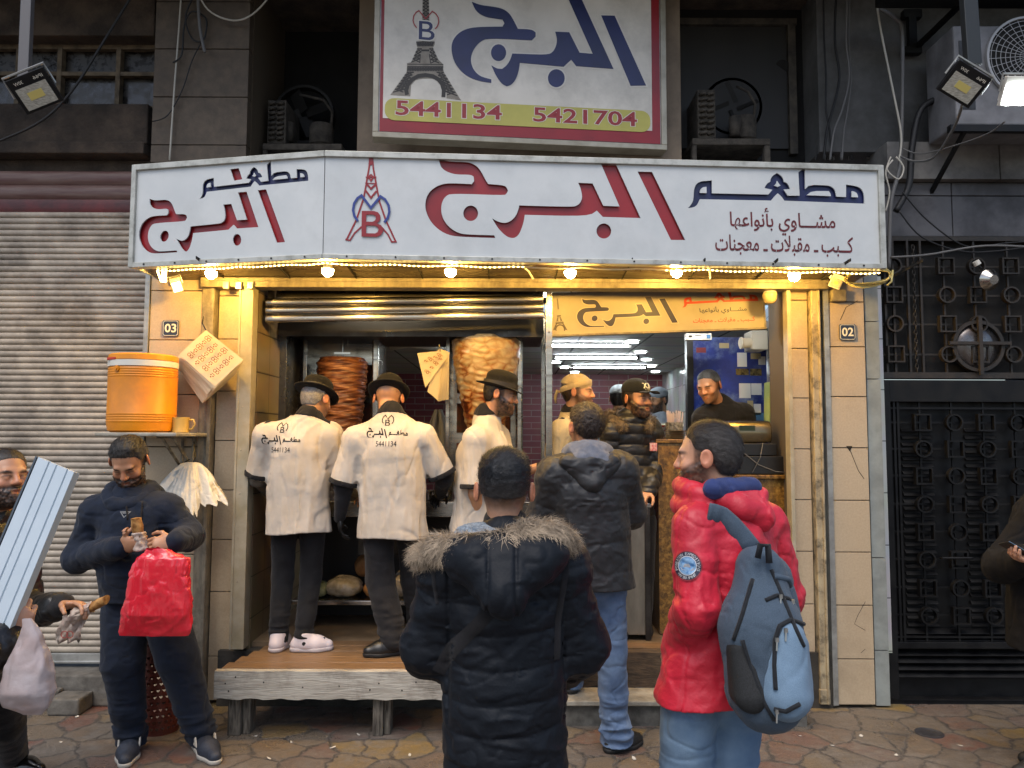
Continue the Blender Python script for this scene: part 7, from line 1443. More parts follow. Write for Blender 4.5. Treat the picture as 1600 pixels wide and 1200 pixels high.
def fedora(t, c, M, s=1.0, tilt=0.0, band=True):
 g = lambda x, y, z: c + M @ (A_(x, y, z)*s); up = M[:, 2]
 S = Sdf(); g0 = g; g = lambda x, y, z: g0(x, y, z - 0.022); S.ell(g(0, -0.012, 0.085), A_(0.094, 0.113, 0.044)*s, M, 0.02); S.ell(g(0, -0.010, 0.135), A_(0.085, 0.103, 0.052)*s, M, 0.03)
 S.ell(g(0, -0.005, 0.203), A_(0.022, 0.07, 0.022)*s, M, 0.03, 's')
 ob = S.mesh('hat', 0.0055, M_felt, t)
 mb = MB(); P = []; n = 48
 for r_, z in ((0.98, 0.070), (1.25, 0.064), (1.50, 0.060), (1.51, 0.065), (1.25, 0.070), (0.98, 0.078)):
  row = []
  for k in range(n + 1):
   a = 2*math.pi*(k % n)/n; x, y = math.cos(a), math.sin(a); w = (r_ - 0.98)/0.5; row.append(g(0.088*r_*x, -0.012 + 0.106*r_*y, z + w*(0.016*abs(x)**2 - 0.012*max(0, y) + 0.014*max(0, -y))))
  P.append(row)
 mb.grid(P); mb.build('brim', M_felt, ob, smooth=True)
 if band:
  mb = MB(); P = []
  for z, q in ((0.076, 1.062), (0.104, 1.05)):
   P.append([g(0.0895*q*math.cos(2*math.pi*k/n), -0.012 + 0.1085*q*math.sin(2*math.pi*k/n), z) for k in range(n + 1)])
  mb.grid(P); mb.build('hat_band', mat('hat_ribbon', hexc('#231e18'), 0.5), ob, smooth=True)
 return ob
def cook_coat(p, hem, bulk=0.012, deep=0.62, name='coat', arms='LR', up=0.92, wide=1.0, yoke=None, seed=0.0, m=M_coat):
 S = Sdf(); T = Sdf(); B = Sdf(); hemv = A_(p.pel[0], p.pel[1], hem)
 for X in (S, B): p.torso(X, bulk, hemv, deep, wide=wide, flare=0.07)
 for q in arms:
  for X in (S, T): p.sleeve(X, q, 0.078, 0.086, upper=up, k=0.035)
 mid = (p.J['shL'] + p.J['shR'])/2; zc = p.J['neck'][2] + 0.045 if yoke is None else yoke
 def cut(P):
  D = T.ev(P)
  for q in arms:
   a, b = p.J['sh'+q], p.J['el'+q]; ax = unit(b - a); e = a + (b - a)*up; k = ((P - e) @ ax); r_ = np.linalg.norm(P - e - k[:, None]*ax, axis=1); D = np.where((r_ < 0.12) & (k > -0.03), np.maximum(D, k), D)
  return D
 def post(P, D):
  a, b = B.ev(P), cut(P); h = np.clip(0.5 + 0.5*(b - a)/0.03, 0, 1); D = b + (a - b)*h - 0.03*h*(1-h)
  D = D + creases(P, (5, 5, 3), 0.012, seed) + creases(P, (11, 11, 2.0), 0.011, seed + 9) + creases(P, (14, 14, 10), 0.003, seed + 4) + 0.003*np.exp(-(((P - mid) @ p.l)/0.004)**2); return np.maximum(D, hem - P[:, 2] + 0.008*np.sin(P[:, 0]*14))
 ob = S.mesh(name, 0.0055, m, p.t, post=post)
 def py(P, D):
  D = post(P, D) - 0.004; lat = np.abs((P - mid) @ p.l); lim = zc - 1.5*lat**2 - 0.015; return np.maximum(D, np.maximum(lim - P[:, 2], lat - 0.20))
 Y_ = Sdf(); Y_.p = list(S.p); Y_.seg(p.J['neck'] - A_(0, 0, 0.01), p.J['neck'] + A_(0, 0, 0.034), 0.070, 0.064, 0.02); B.p.append(Y_.p[-1])
 Y_.mesh('yoke', 0.0055, M_blackcloth, ob, post=py)
 for q in arms:
  a, b = p.J['sh'+q], p.J['el'+q]; ax = unit(b - a); e = a + (b - a)*up; S2 = Sdf(); p.sleeve(S2, q, 0.079, 0.087, upper=up)
  S2.mesh('cuff', 0.0055, M_blackcloth, ob, post=lambda P, D: np.maximum(np.maximum(D - 0.006 + creases(P, (5, 5, 3), 0.012, seed) + creases(P, (11, 11, 2.0), 0.011, seed + 9), ((P - e) @ ax) - 0.004), -0.026 - ((P - e) @ ax)))
 return ob
def coat_print(p, ob, cx, cy, w, Y):
 # emblem, the shop's two words and the phone number on the back of a coat
 s = w; org = Vector(at(cx, cy, Y)); u, v, n = (1, 0, 0), (0, 0, 1), (0, -1, 0); ms = []
 def put(polys, sx, sy, ox, oy): ms.append(shape2d([[(ox + x*sx, oy + y*sy) for x, y in q] for q in polys], 0.0))
 def norm(polys): a = np.concatenate([np.array(q) for q in polys]); lo, hi = a.min(0), a.max(0); return [[((x - lo[0])/(hi[0] - lo[0]), 1 - (y - lo[1])/(hi[1] - lo[1])) for x, y in q] for q in polys]
 nb, nm = norm(BURJ), norm(MATAM); put(nb[:2] + nb[2:3], 0.52*s, 0.26*s, -0.5*s, -0.04*s); put([nb[3]], 0.52*s, 0.26*s, -0.5*s, -0.04*s); put([nb[4]], 0.52*s, 0.26*s, -0.5*s, -0.04*s); put(nm, 0.46*s, 0.17*s, 0.04*s, 0.0)
 arcs = [[(530 + x/7.5, 230 + y/7.5) for x, y in stroke([(220,866),(170,800),(162,730),(185,640),(262,566),(372,700),(484,576),(560,640),(588,740),(568,820),(528,882)], 34)]]; put(norm(arcs), 0.30*s, 0.24*s, -0.15*s, 0.30*s)
 B = norm(EMBLEM_B); put(B, 0.12*s, 0.15*s, -0.06*s, 0.26*s)
 vs, fs = text2d('5441134', 0.5*s, 0.13*s, 0); ms.append(([(x - 0.25*s, y - 0.24*s, 0) for x, y, z in vs], fs))
 drape_text(ob, ms, org, u, v, n, 'back_print', mat('print_black', hexc('#151515'), 0.7), ob)
# ---- 1 cook on the left, back view
Y = 4.72
p = Person('cook in pale coat and black hat at far left of the platform, white clogs', J_(Y, head=(494, 626, .10), neck=(482, 656, .04), shL=(417, 683, 0), shR=(514, 681, .06), elL=(404, 748, .06), elR=(530, 752, .14), wrL=(428, 775, .34), wrR=(552, 772, .38), hipL=(445, 792), hipR=(490, 790, .02), knL=(442, 900, .05), knR=(486, 898, .08), anL=(435, 1000, -.02), anR=(474, 1003, -.04), toL=(447, 1000, .10), toR=(512, 1008, -.02)), FZ, face=(0.45, 0.85, -0.35), o={'skin': '#b58563', 'grey': 0.85, 'haircol': '#3b342d', 'beard': 0.35, 'roll': 0.05})
p.hand('L', (0.6, 0.7, -0.3), (0, 0, -1), thumb=1); p.hand('R', (0.2, 0.9, -0.3), (0, 0, -1), thumb=-1); p.body()
add_hair(p.t, p.J['head'], p.HM, 1.0, p.o, thick=0.007, strand=600, slen=0.010); fedora(p.t, p.J['head'], p.HM)
c1 = cook_coat(p, at(460, 832, Y).z, seed=1.0); coat_print(p, c1, 446, 692, 0.24, Y)
for q in 'LR': S = Sdf(); S.seg(p.J['el'+q]*0.9 + p.J['sh'+q]*0.1, p.J['el'+q], 0.056, 0.054, 0.02); S.seg(p.J['el'+q], p.J['wr'+q], 0.054, 0.040, 0.02); S.mesh('undersleeve', 0.006, cloth('grey_sleeve', '#5d564c', '#6b6358', ns=8), p.t, post=lambda P, D: D + creases(P, (9, 9, 16), 0.006))
p.trousers(M_jetblk, 0.086, 0.066, 0.052, stack=0.02, pw=0.6, top=0)
M_clog = mat('clog_foam', hexc('#c6babb'), 0.6)
for ob in p.shoes(M_clog, 'clog', 0.05, sole=mat('clog_sole', hexc('#b5acac'), 0.7)):
 pass
for q in 'LR':
 a, b = p.J['an'+q], p.J['to'+q]; d = unit((b - a)*A_(1, 1, 0)); sd = A_(-d[1], d[0], 0)
 mb = MB(); mb.cyl(A_(a[0], a[1], FZ + 0.055) - sd*0.047 + d*0.01, A_(a[0], a[1], FZ + 0.055) - sd*0.055 + d*0.01, 0.011, seg=12); mb.build('rivet', M_rubber, p.t)
 mb = MB()
 for k in range(7): c = A_(b[0], b[1], FZ + 0.078 - 0.006*(k % 3)) - d*(0.02 + 0.018*(k % 3)) + sd*(0.014*((k*2) % 3 - 1)); mb.cyl(c - A_(0, 0, 0.02), c + A_(0, 0, 0.002), 0.005, seg=8)
 mb.build('vent_hole', M_rubber, p.t)
# ---- 2 cook in the middle, back view
Y = 4.66
p = Person('cook in pale coat and black hat in the middle, bald neck, black gloved hand hanging', J_(Y, head=(607, 624, .14), neck=(611, 652, .05), shL=(556, 688, 0), shR=(663, 684, .03), elL=(537, 762, .02), elR=(694, 748, .08), wrL=(531, 808, .05), wrR=(688, 772, .30), hipL=(590, 796), hipR=(640, 794, .03), knL=(594, 905, .03), knR=(648, 905, .16), anL=(616, 1010, -.05), anR=(660, 990, .22), toL=(576, 1020, -.10), toR=(682, 995, .22)), FZ, face=(-0.02, 0.93, -0.4), o={'skin': '#bd8a66', 'haircol': '#2a2420', 'fade': 0.22, 'beard': 0.3})
p.hand('L', (0.05, 0.15, -1), (0.9, 0.3, 0), thumb=-1, curl=(0.35, 0.4, 0.45, 0.5)); p.hand('R', (-0.4, 0.8, -0.3), (0, 0, -1), thumb=-1)
p.paints += [(p.J['wrL'] + A_(0, 0, -0.09), 0.15, '#0d0d0e'), (p.J['wrR'] + A_(-.03, 0.07, -0.03), 0.13, '#0d0d0e')]; p.body(0.0045)
fedora(p.t, p.J['head'], p.HM, band=False); c2_ = cook_coat(p, at(615, 840, Y).z, seed=7.0); coat_print(p, c2_, 608, 682, 0.25, Y)
for q in 'LR': S = Sdf(); S.seg(p.J['el'+q]*0.7 + p.J['sh'+q]*0.3, p.J['el'+q], 0.060, 0.055, 0.02); S.seg(p.J['el'+q], p.J['wr'+q], 0.055, 0.036, 0.02); S.mesh('undersleeve', 0.006, M_blackcloth, p.t, post=lambda P, D: D + creases(P, (9, 9, 16), 0.006))
p.trousers(cloth('charcoal_trouser', '#131214', '#1c1b1d', ns=8), 0.094, 0.086, 0.078, amp=0.009, stack=0.02, pw=0.6, top=0); p.shoes(mat('black_leather', hexc('#121212'), 0.4, bump=0.1, bs=90), r=0.05, sole=M_rubber)
# ---- 3 cook on the right in profile
Y = 4.82
p = Person('bearded cook in profile, black trilby, pale short sleeved coat, gloved hand reaching right', J_(Y, head=(782, 617, 0), neck=(760, 655, .02), shR=(745, 688, -.14), shL=(776, 684, .16), elR=(742, 772, -.16), elL=(800, 745, .14), wrR=(756, 828, -.06), wrL=(845, 728, .0), hipR=(746, 796, -.045), hipL=(750, 796, .05), knR=(744, 905, -.08), knL=(756, 905, .10), anR=(740, 1000, -.06), anL=(752, 1000, .10), toR=(775, 1010, -.06), toL=(788, 1010, .10)), FZ, face=(0.97, -0.12, -0.2), o={'skin': '#b98763', 'haircol': '#1e1712', 'beard': 0.95, 'fade': 0.6, 'blen': 0.010})
p.hand('L', (0.9, -0.1, 0.1), (0, -0.3, -1), thumb=-1, curl=(0.4, 0.45, 0.5, 0.5)); p.hand('R', (0.4, 0.1, -0.9), (1, 0, 0), thumb=-1); p.paints += [(p.J['wrL'] + A_(0.085, 0, 0), 0.115, '#0d0d0e')]; p.body(0.0045)
add_hair(p.t, p.J['head'], p.HM, 1.0, p.o, thick=0.006); fedora(p.t, p.J['head'], p.HM); c3 = cook_coat(p, at(750, 850, Y).z, seed=3.0, deep=1.08, up=0.9); p.trousers(M_jetblk, 0.085, pw=0.6, top=0); p.shoes(MATS['rubber_sole'])
# ---- 4 worker with the tied beige cap behind the glass post
Y = 5.2
p = Person('worker in profile with beige cloth cap tied behind, behind the steel and glass post', J_(Y, head=(903, 614, 0), neck=(893, 650, .02), shR=(878, 675, -.14), shL=(904, 673, .16), elR=(868, 742, -.12), elL=(920, 735, .15), wrR=(910, 760, -.05), wrL=(950, 740, .1), hipR=(884, 785, -.045), hipL=(888, 785, .05), knR=(880, 900, -.08), knL=(890, 900, .10), anR=(876, 960, -.06), anL=(886, 960, .10), toR=(905, 968, -.06), toL=(915, 968, .10)), FZ, face=(0.93, -0.25, 0.0), o={'skin': '#b98a68', 'haircol': '#2a1f17', 'beard': 0.8, 'fade': 0.7})
p.hand('R', (0.8, 0.3, -0.3), (0, 0, -1), thumb=1); p.body(); add_hair(p.t, p.J['head'], p.HM, 1.0, p.o, thick=0.007)
g = lambda x, y, z: p.J['head'] + p.HM @ A_(x, y, z); M_beige = cloth('beige_cotton', '#b09c78', '#a08c68', ns=10)
S = Sdf(); S.ell(g(0, -0.014, 0.055), A_(0.088, 0.108, 0.082), p.HM, 0.02); ob = S.mesh('cap', 0.005, M_beige, p.t, post=lambda P, D: np.maximum(D + creases(P, (22, 22, 14), 0.005), ((P - g(0, 0, 0.035)) @ p.HM @ A_(0, -0.30, -1.0))))
mb = MB(); P = [[g(0.089*math.cos(a)*q, -0.014 + 0.109*math.sin(a)*q, z - 0.028*math.sin(a)*-1) for a in [2*math.pi*k/40 for k in range(41)]] for z, q in ((0.026, 1.0), (0.03, 1.03), (0.062, 1.02), (0.066, 0.97))]; mb.grid(P); mb.build('cap_band', M_beige, ob, smooth=True)
mb = MB(); k = g(0, -0.125, 0.01); [mb.tube([k, k + A_(-.02, 0, .01*s2), k + A_(-0.035, 0.0, -0.03 - 0.02*s2), k + A_(-0.03, 0, -0.06 - 0.02*s2)], [0.006, 0.011, 0.010, 0.007], 6) for s2 in (0, 1)]; mb.build('cap_tie', M_beige, ob, smooth=True)
cook_coat(p, at(885, 830, Y).z, seed=5.0, deep=0.95, m=cloth('cream_coat', '#b9a988', '#a99a7a', ns=6)); p.trousers(M_jetblk, 0.085, h=0.012, pw=0.6, top=0); p.shoes(M_rubber, h=0.012)
# ---- background workers
for (lab, Y, hx, hy, face, capc, o) in (('distant worker in pale clothes with grey net cap beside the straws, bearded, facing left', 7.6, 1028, 626, (-0.8, -0.5, -0.1), '#7e8790', {'skin': '#b08460', 'beard': 0.95, 'haircol': '#1c1612'}), ('distant worker in pale blue mostly hidden behind the man in the black cap', 6.9, 968, 624, (0.3, 0.9, 0), '#a9aeb2', {'skin': '#b08460', 'fade': 0.5})):
 k = 1180/Y; J = dict(head=(hx, hy), neck=(hx + 2, hy + 0.17*k), shL=(hx - 0.17*k if face[1] > 0 else hx + 0.17*k, hy + 0.26*k), shR=(hx + 0.17*k if face[1] > 0 else hx - 0.17*k, hy + 0.26*k))
 sg = 1 if face[1] < 0 else -1
 for n_, dx, dz in (('el', 0.21, 0.55), ('wr', 0.15, 0.72), ('hip', 0.09, 0.82), ('kn', 0.09, 1.25), ('an', 0.09, 1.55), ('to', 0.09, 1.6)):
  for q, s2 in (('L', 1), ('R', -1)): J[n_ + q] = (hx + sg*s2*dx*k, hy + dz*k, -sg*0.12 if n_ == 'to' else (-sg*0.2 if n_ == 'wr' else 0))
 p = Person(lab, J_(Y, **J), FZ, face=face, o=o); p.body(0.007); add_hair(p.t, p.J['head'], p.HM, 1.0, p.o, thick=0.006)
 S = Sdf(); S.ell(p.J['head'] + p.HM @ A_(0, -0.014, 0.06), A_(0.09, 0.11, 0.078), p.HM); S.mesh('net_cap', 0.007, cloth('cap' + capc, capc, ns=20), p.t, post=lambda P, D: np.maximum(D, ((P - p.J['head'] - p.HM @ A_(0, 0, 0.03)) @ p.HM @ A_(0, -0.2, -1.0))))
 S = Sdf(); p.torso(S, 0.015, p.pel - A_(0, 0, 0.1)); [p.sleeve(S, q) for q in 'LR']; S.mesh('shirt', 0.008, cloth('pale_blue_shirt', '#8d98a6', '#a3abb4', ns=6), p.t, post=lambda P, D: D + creases(P, (7, 7, 6), 0.009)); p.trousers(M_jetblk, h=0.014); p.shoes(M_rubber, h=0.014)
# ---- man in the black cap and fur hooded puffer
Y = 5.12
M_puffblk = mat('black_nylon', hexc('#101010'), 0.42, c2=hexc('#191818'), ns=10, bump=0.2, bs=90, sheen=0.05, bump2=0.3, bs2=14)
p = Person('bearded man in black peaked cap and black quilted coat with fur hood', J_(Y, head=(995, 624, -.02), neck=(985, 656, .02), shR=(957, 672, .0), shL=(1015, 672, .06), elR=(950, 740, .02), elL=(1022, 735, .06), wrR=(985, 768, -.16), wrL=(1012, 768, -.14), hipR=(972, 815, 0), hipL=(1003, 815, .03), knR=(972, 900), knL=(1005, 900, .03), anR=(970, 955), anL=(1005, 955), toR=(975, 965, -.15), toL=(1012, 965, -.14)), FZ, face=(0.62, -0.78, -0.05), o={'skin': '#a87a5a', 'haircol': '#17110e', 'beard': 1.0, 'fade': 0.8, 'blen': 0.008, 'gaze': (0.15, 1, 0)})
p.hand('R', (0.6, -0.6, -0.3), (0.3, 0.3, -1), thumb=-1); p.hand('L', (-0.5, -0.7, -0.3), (0, 0.3, -1), thumb=1); p.body(0.0042); add_hair(p.t, p.J['head'], p.HM, 1.0, p.o, thick=0.006)
g = lambda x, y, z: p.J['head'] + p.HM @ A_(x, y, z); M_cap = cloth('black_cap', '#12161a', '#0c0f12', ns=10)
S = Sdf(); S.ell(g(0, -0.012, 0.07), A_(0.088, 0.106, 0.075), p.HM); ob = S.mesh('cap', 0.005, M_cap, p.t, post=lambda P, D: np.maximum(D, ((P - g(0, 0, 0.045)) @ p.HM @ A_(0, -0.05, -1.0))))
mb = MB(); P = [[g(x*0.078*math.sqrt(max(0, 1 - (0.55*j/5)**2)), 0.082 + 0.085*j/5*(1 - 0.25*x*x), 0.052 + (0.0 if i else 0.006) - 0.012*x*x) for x in [q/6 - 1 for q in range(13)]] for i in (0, 1) for j in (range(6) if i == 0 else range(5, -1, -1))]; mb.grid(P); mb.build('peak', M_cap, ob, smooth=True)
drape_text(ob, [([(x - 0.032, y - 0.018, 0) for x, y, z in text2d('KB', 0.064, 0.036, 0, bold=0.05)[0]], text2d('KB', 0.064, 0.036, 0, bold=0.05)[1]), ([(x - 0.022, y - 0.030, 0) for x, y, z in text2d('KOBE', 0.044, 0.008, 0)[0]], text2d('KOBE', 0.044, 0.008, 0)[1])], g(0, 0.1, 0.092), -p.HM[:, 0], p.HM[:, 2], p.HM[:, 1], 'cap_letters', mat('cap_white', hexc('#b9b6a8'), 0.5), ob)
def puffer(p, hem, m, pitch=0.075, amp=0.012, bulk=0.03, deep=0.66, name='jacket', h=0.006, seed=0.0, arms='LR', r=(0.082, 0.074, 0.056), wide=1.0, frac=0.96, sh_r=0.068, cr=0.005, slope=0.0, arm_pitch=None):
 S = Sdf(); p.torso(S, bulk, A_(p.pel[0], p.pel[1], hem), deep, wide=wide, sh_r=sh_r)
 for q in arms: p.sleeve(S, q, *r, frac=frac)
 def post(P, D):
  d = np.zeros(len(P)); best = np.full(len(P), 9.0); ph = (P[:, 2] + slope*np.abs((P - p.pel) @ p.l) + 0.010*np.sin((P @ p.l)*9) )/pitch
  for q in arms:
   for a, b, o_ in ((p.J['sh'+q], p.J['el'+q], 0), (p.J['el'+q], p.J['wr'+q], np.linalg.norm(p.J['el'+q] - p.J['sh'+q]))):
    ab = b - a; L = np.linalg.norm(ab); t = np.clip((P - a) @ ab/L**2, 0, 1); dd = np.linalg.norm(P - a - t[:, None]*ab, axis=1) - (r[0] + 0.01); m_ = (dd < best) & (dd < 0.03) & (np.abs((P - p.pel) @ p.l) > np.linalg.norm(p.J['shL'] - p.J['shR'])*0.5*0.86) ; best = np.where(m_, dd, best); ph = np.where(m_, (t*L + o_)/(arm_pitch or pitch), ph)
  w = np.abs(np.sin(math.pi*ph))**0.45; D = D - amp*(w - 0.6) + creases(P, (16, 16, 20), cr, seed)
  return np.maximum(D, hem - P[:, 2])
 return S.mesh(name, h, m, p.t, post=post)
puffer(p, at(985, 815, Y).z, M_puffblk, 0.07)
M_fur = mat('fur', (0.1, 0.1, 0.1, 1), 0.8, attr=True)
n_ = p.J['neck']; S = Sdf(); pts = [n_ + p.l*a + p.f*b + A_(0, 0, c) for a, b, c in ((0.09, 0.10, -0.05), (0.135, 0.02, 0.0), (0.12, -0.08, 0.03), (0.0, -0.12, 0.04), (-0.12, -0.08, 0.03), (-0.135, 0.02, 0.0), (-0.09, 0.10, -0.05))]
for a, b in zip(pts, pts[1:]): S.seg(a, b, 0.03, k=0.02)
add_strand_fur('fur_trim', S, 0.007, M_fur, p.t, 3500, 0.035, lambda P, N: N*0 + A_(0, -0.2, -0.6), '#2e2720', '#7b6c5a', width=0.0012); p.trousers(M_jetblk, h=0.012); p.shoes(M_rubber, h=0.012)
# ---- cashier
Y = 5.82
p = Person('greying cashier in a black hooded top looking down behind the cash register', J_(Y, head=(1108, 604, -.08), neck=(1126, 632, .02), shR=(1098, 655, -.04), shL=(1162, 648, .06), elR=(1098, 735, -.02), elL=(1172, 735, .06), wrR=(1110, 745, -.25), wrL=(1150, 748, -.22), hipR=(1110, 810), hipL=(1150, 810), knR=(1110, 890), knL=(1150, 890), anR=(1110, 945), anL=(1150, 945), toR=(1108, 950, -.15), toL=(1150, 950, -.15)), FZ, face=(-0.62, -0.72, -0.32), o={'skin': '#b07f5e', 'haircol': '#2c2926', 'grey': 0.4, 'beard': 0.42, 'fade': 0.5, 'gaze': (0, 1, -0.5), 'roll': -0.08})
p.hand('R', (0.2, -0.9, -0.3), (0, 0, -1), thumb=-1); p.body(0.0042); add_hair(p.t, p.J['head'], p.HM, 1.0, p.o, thick=0.007, strand=900, slen=0.010)
S = Sdf(); p.torso(S, 0.02, p.pel); [p.sleeve(S, q, 0.08, 0.07, 0.05) for q in 'LR']; S.mesh('hooded_top', 0.0065, cloth('black_fleece', '#0e0d0e', '#171517', ns=8), p.t, post=lambda P, D: D + creases(P, (8, 8, 9), 0.010, 2))
n_ = p.J['neck']; S = Sdf(); [S.seg(n_ + p.l*0.075*math.cos(a) + p.f*0.07*math.sin(a) + A_(0, 0, 0.02 - 0.05*math.sin(a)), n_ + p.l*0.075*math.cos(a+.5) + p.f*0.07*math.sin(a+.5) + A_(0, 0, 0.02 - 0.05*math.sin(a+.5)), 0.026, k=0.02) for a in np.arange(0, 6.28, 0.5)]; S.ell(n_ - p.f*0.10 + A_(0, 0, -0.03), A_(0.11, 0.07, 0.06)); S.mesh('hood', 0.0065, MATS['black_fleece'], p.t, post=lambda P, D: D + creases(P, (12, 12, 12), 0.006))
p.trousers(M_jetblk, h=0.014); p.shoes(M_rubber, h=0.014)
# ---- customer in the black puffer with grey hood, back view
def wrapped_sandwich(label, c, d, up, L=0.13, r=0.024):
 c, d, up = A_(*c), unit(d), unit(up); t = thing('wrap_sandwich', label, 'sandwich', tuple(c)); sd = unit(np.cross(d, up)); mb = MB(); P = []
 for i in range(15):
  f = i/14; rr = r*(0.75 + 0.25*math.sin(f*2.4) + 0.05*math.sin(f*19)); o = c + d*L*f
  P.append([o + (sd*math.cos(a) + up*math.sin(a))*rr*(1 + 0.06*math.sin(3*a + f*6)) for a in [2*math.pi*(k % 20)/20 for k in range(21)]])
 mb.grid(P); n = 20; mb.add([P[0][k] for k in range(n)] , [tuple(range(n))]); mb.add([P[-1][k] for k in range(n)] + [c + d*(L + 0.004)], [(k, (k+1) % n, n) for k in range(n)])
 mb.build('flatbread', mat('toasted_flatbread', hexc('#b98a4e'), 0.6, c2=hexc('#7d4f22'), ns=45, nd=3, bump=0.3, bs=120), t, smooth=True)
 mb = MB(); P = []
 for i in range(13):
  f = i/12; rr = r*(1.12 + 0.55*f**2.2 + 0.08*math.sin(f*23)); o = c + d*L*(0.52 - 0.62*f)*1.0
  P.append([o + (sd*math.cos(a) + up*math.sin(a))*rr*(1 + 0.10*math.sin(5*a + f*9) + 0.06*math.sin(11*a - f*14)) for a in [2*math.pi*(k % 36)/36 for k in range(37)]])
 mb.grid(P); o = mb.build('paper_wrap', mat('sandwich_paper', hexc('#b9aea2'), 0.6, c2=hexc('#a68d80'), ns=30, contrast=0.5, bump=0.5, bs=45), t, smooth=True); o.modifiers.new('thickness', 'SOLIDIFY').thickness = 0.0015
 return t
def bag_mesh(name, label, cat, prof, c, m, tie, seed=0, depth=0.45, nu=64, nv=40, mr=0.012):
 # prof: (z, half width, x shift) rows from the bottom up
 t = thing(name, label, cat, tuple(c)); z = np.array([q[0] for q in prof]); w = [q[1] for q in prof]; xs_ = [q[2] for q in prof]; mb = MB(); P = []; zz = np.linspace(z[0], z[-1], nv)
 V = []; V0 = []
 for i in range(nv):
  hw = np.interp(zz[i], z, w); sx = np.interp(zz[i], z, xs_); f = i/(nv - 1)
  for k in range(nu + 1):
   a = 2*math.pi*(k % nu)/nu; x = math.cos(a); y = math.sin(a); e = 0.75; x = math.copysign(abs(x)**e, x); y = math.copysign(abs(y)**e, y); dp = depth*hw*min(1, 0.25 + f*3)*(1 if f < 0.9 else 1)
   V.append((c[0] + sx + hw*x, c[1] + dp*y, c[2] + zz[i]))
 V = np.array(V); ctr = np.array([c[0], c[1], c[2]]); N = V - ctr; N[:, 2] *= 0.2; N /= np.linalg.norm(N, axis=1, keepdims=True) + 1e-9
 dsp = creases((V - ctr)*A_(1, 1, 1), (16, 16, 7), mr, seed) + creases(V - ctr, (26, 26, 9), mr*0.7, seed + 2) ; V = V - N*dsp[:, None]
 V = V.reshape(nv, nu + 1, 3); V[:, -1] = V[:, 0]; mb.grid([[tuple(q) for q in row] for row in V]); mb.add([tuple(q) for q in V[0][:nu]], [tuple(range(nu))])
 ob = mb.build('bag_body', m, t, smooth=True); return t
Y = 4.08
M_nyl = mat('charcoal_nylon', hexc('#1b1b1d'), 0.55, c2=hexc('#141416'), ns=9, bump=0.12, bs=90, sheen=0.06, bump2=0.35, bs2=11)
p = Person('tall customer seen from behind, charcoal jacket with grey hood, blue jeans', J_(Y, head=(915, 668, .02), neck=(918, 712, 0), shL=(868, 742, -.02), shR=(968, 736, 0), elL=(846, 815, .06), elR=(984, 800, .10), wrL=(870, 842, .36), wrR=(960, 812, .38), hipL=(908, 900, .0), hipR=(952, 898, 0), knL=(900, 985, .30), knR=(955, 1020, .03), anL=(892, 1062, .56), anR=(962, 1138, .08), toL=(890, 1072, .78), toR=(996, 1150, .16)), 0.0, face=(-0.35, 0.93, 0.0), o={'skin': '#b07f60', 'haircol': '#2a1f18', 'beard': 0.5, 'fade': 0.6, 'jaw': 1.05, 'gL': 0.155})
p.hand('L', (0.3, 0.9, 0), (0, 0, -1), thumb=1); p.hand('R', (-0.3, 0.9, 0), (0, 0, -1), thumb=-1); p.body(0.005)
add_hair(p.t, p.J['head'], p.HM, 1.0, dict(p.o, taper=0.05, tuft=0.010, hl=0.0), thick=0.017, strand=2600, slen=0.022)
puffer(p, at(930, 917, Y).z, M_nyl, pitch=0.16, amp=0.006, bulk=0.045, deep=0.72, seed=4.0, r=(0.098, 0.088, 0.066), cr=0.007, frac=0.97, sh_r=0.075)
n_ = p.J['neck']; S = Sdf(); bk = -p.f; S.ell(n_ + bk*0.085 + A_(0, 0, -0.035), A_(0.15, 0.075, 0.062), frame_of(p.f, A_(0, 0, 1)), 0.03); S.seg(n_ + bk*0.10 + p.l*0.12 + A_(0, 0, -0.03), n_ + bk*0.13 + A_(0, 0, -0.14), 0.042, 0.05, 0.04); S.seg(n_ + bk*0.10 - p.l*0.12 + A_(0, 0, -0.03), n_ + bk*0.13 + A_(0, 0, -0.14), 0.042, 0.05, 0.04)
S.mesh('jacket_hood', 0.006, M_nyl, p.t, post=lambda P, D: D + creases(P, (11, 11, 14), 0.012, 8))
S = Sdf(); [S.seg(n_ + p.l*0.095*math.cos(a) + p.f*0.085*math.sin(a) + A_(0, 0, 0.012 - 0.03*math.sin(a)), n_ + p.l*0.095*math.cos(a+.4) + p.f*0.085*math.sin(a+.4) + A_(0, 0, 0.012 - 0.03*math.sin(a+.4)), 0.036, k=0.03) for a in np.arange(0, 6.28, 0.4)]; S.seg(n_ + bk*0.11 + A_(0, 0, -0.02) + p.l*0.06, n_ + bk*0.11 + A_(0, 0, -0.02) - p.l*0.06, 0.045, k=0.04)
S.mesh('sweat_hood', 0.006, cloth('grey_jersey', '#5d6069', '#6b6e77', ns=40), p.t, post=lambda P, D: D + creases(P, (12, 12, 14), 0.008, 3))
mb = MB(); bb = at(898, 780, Y - 0.3); tr = p.trousers(M_denim, 0.098, 0.080, 0.072, amp=0.016, stack=0.05, h=0.005, top=0.1)
p.shoes(mat('black_trainer', hexc('#131313'), 0.55, bump=0.3, bs=200), r=0.047, sole=M_rubber, lace=M_rubber)
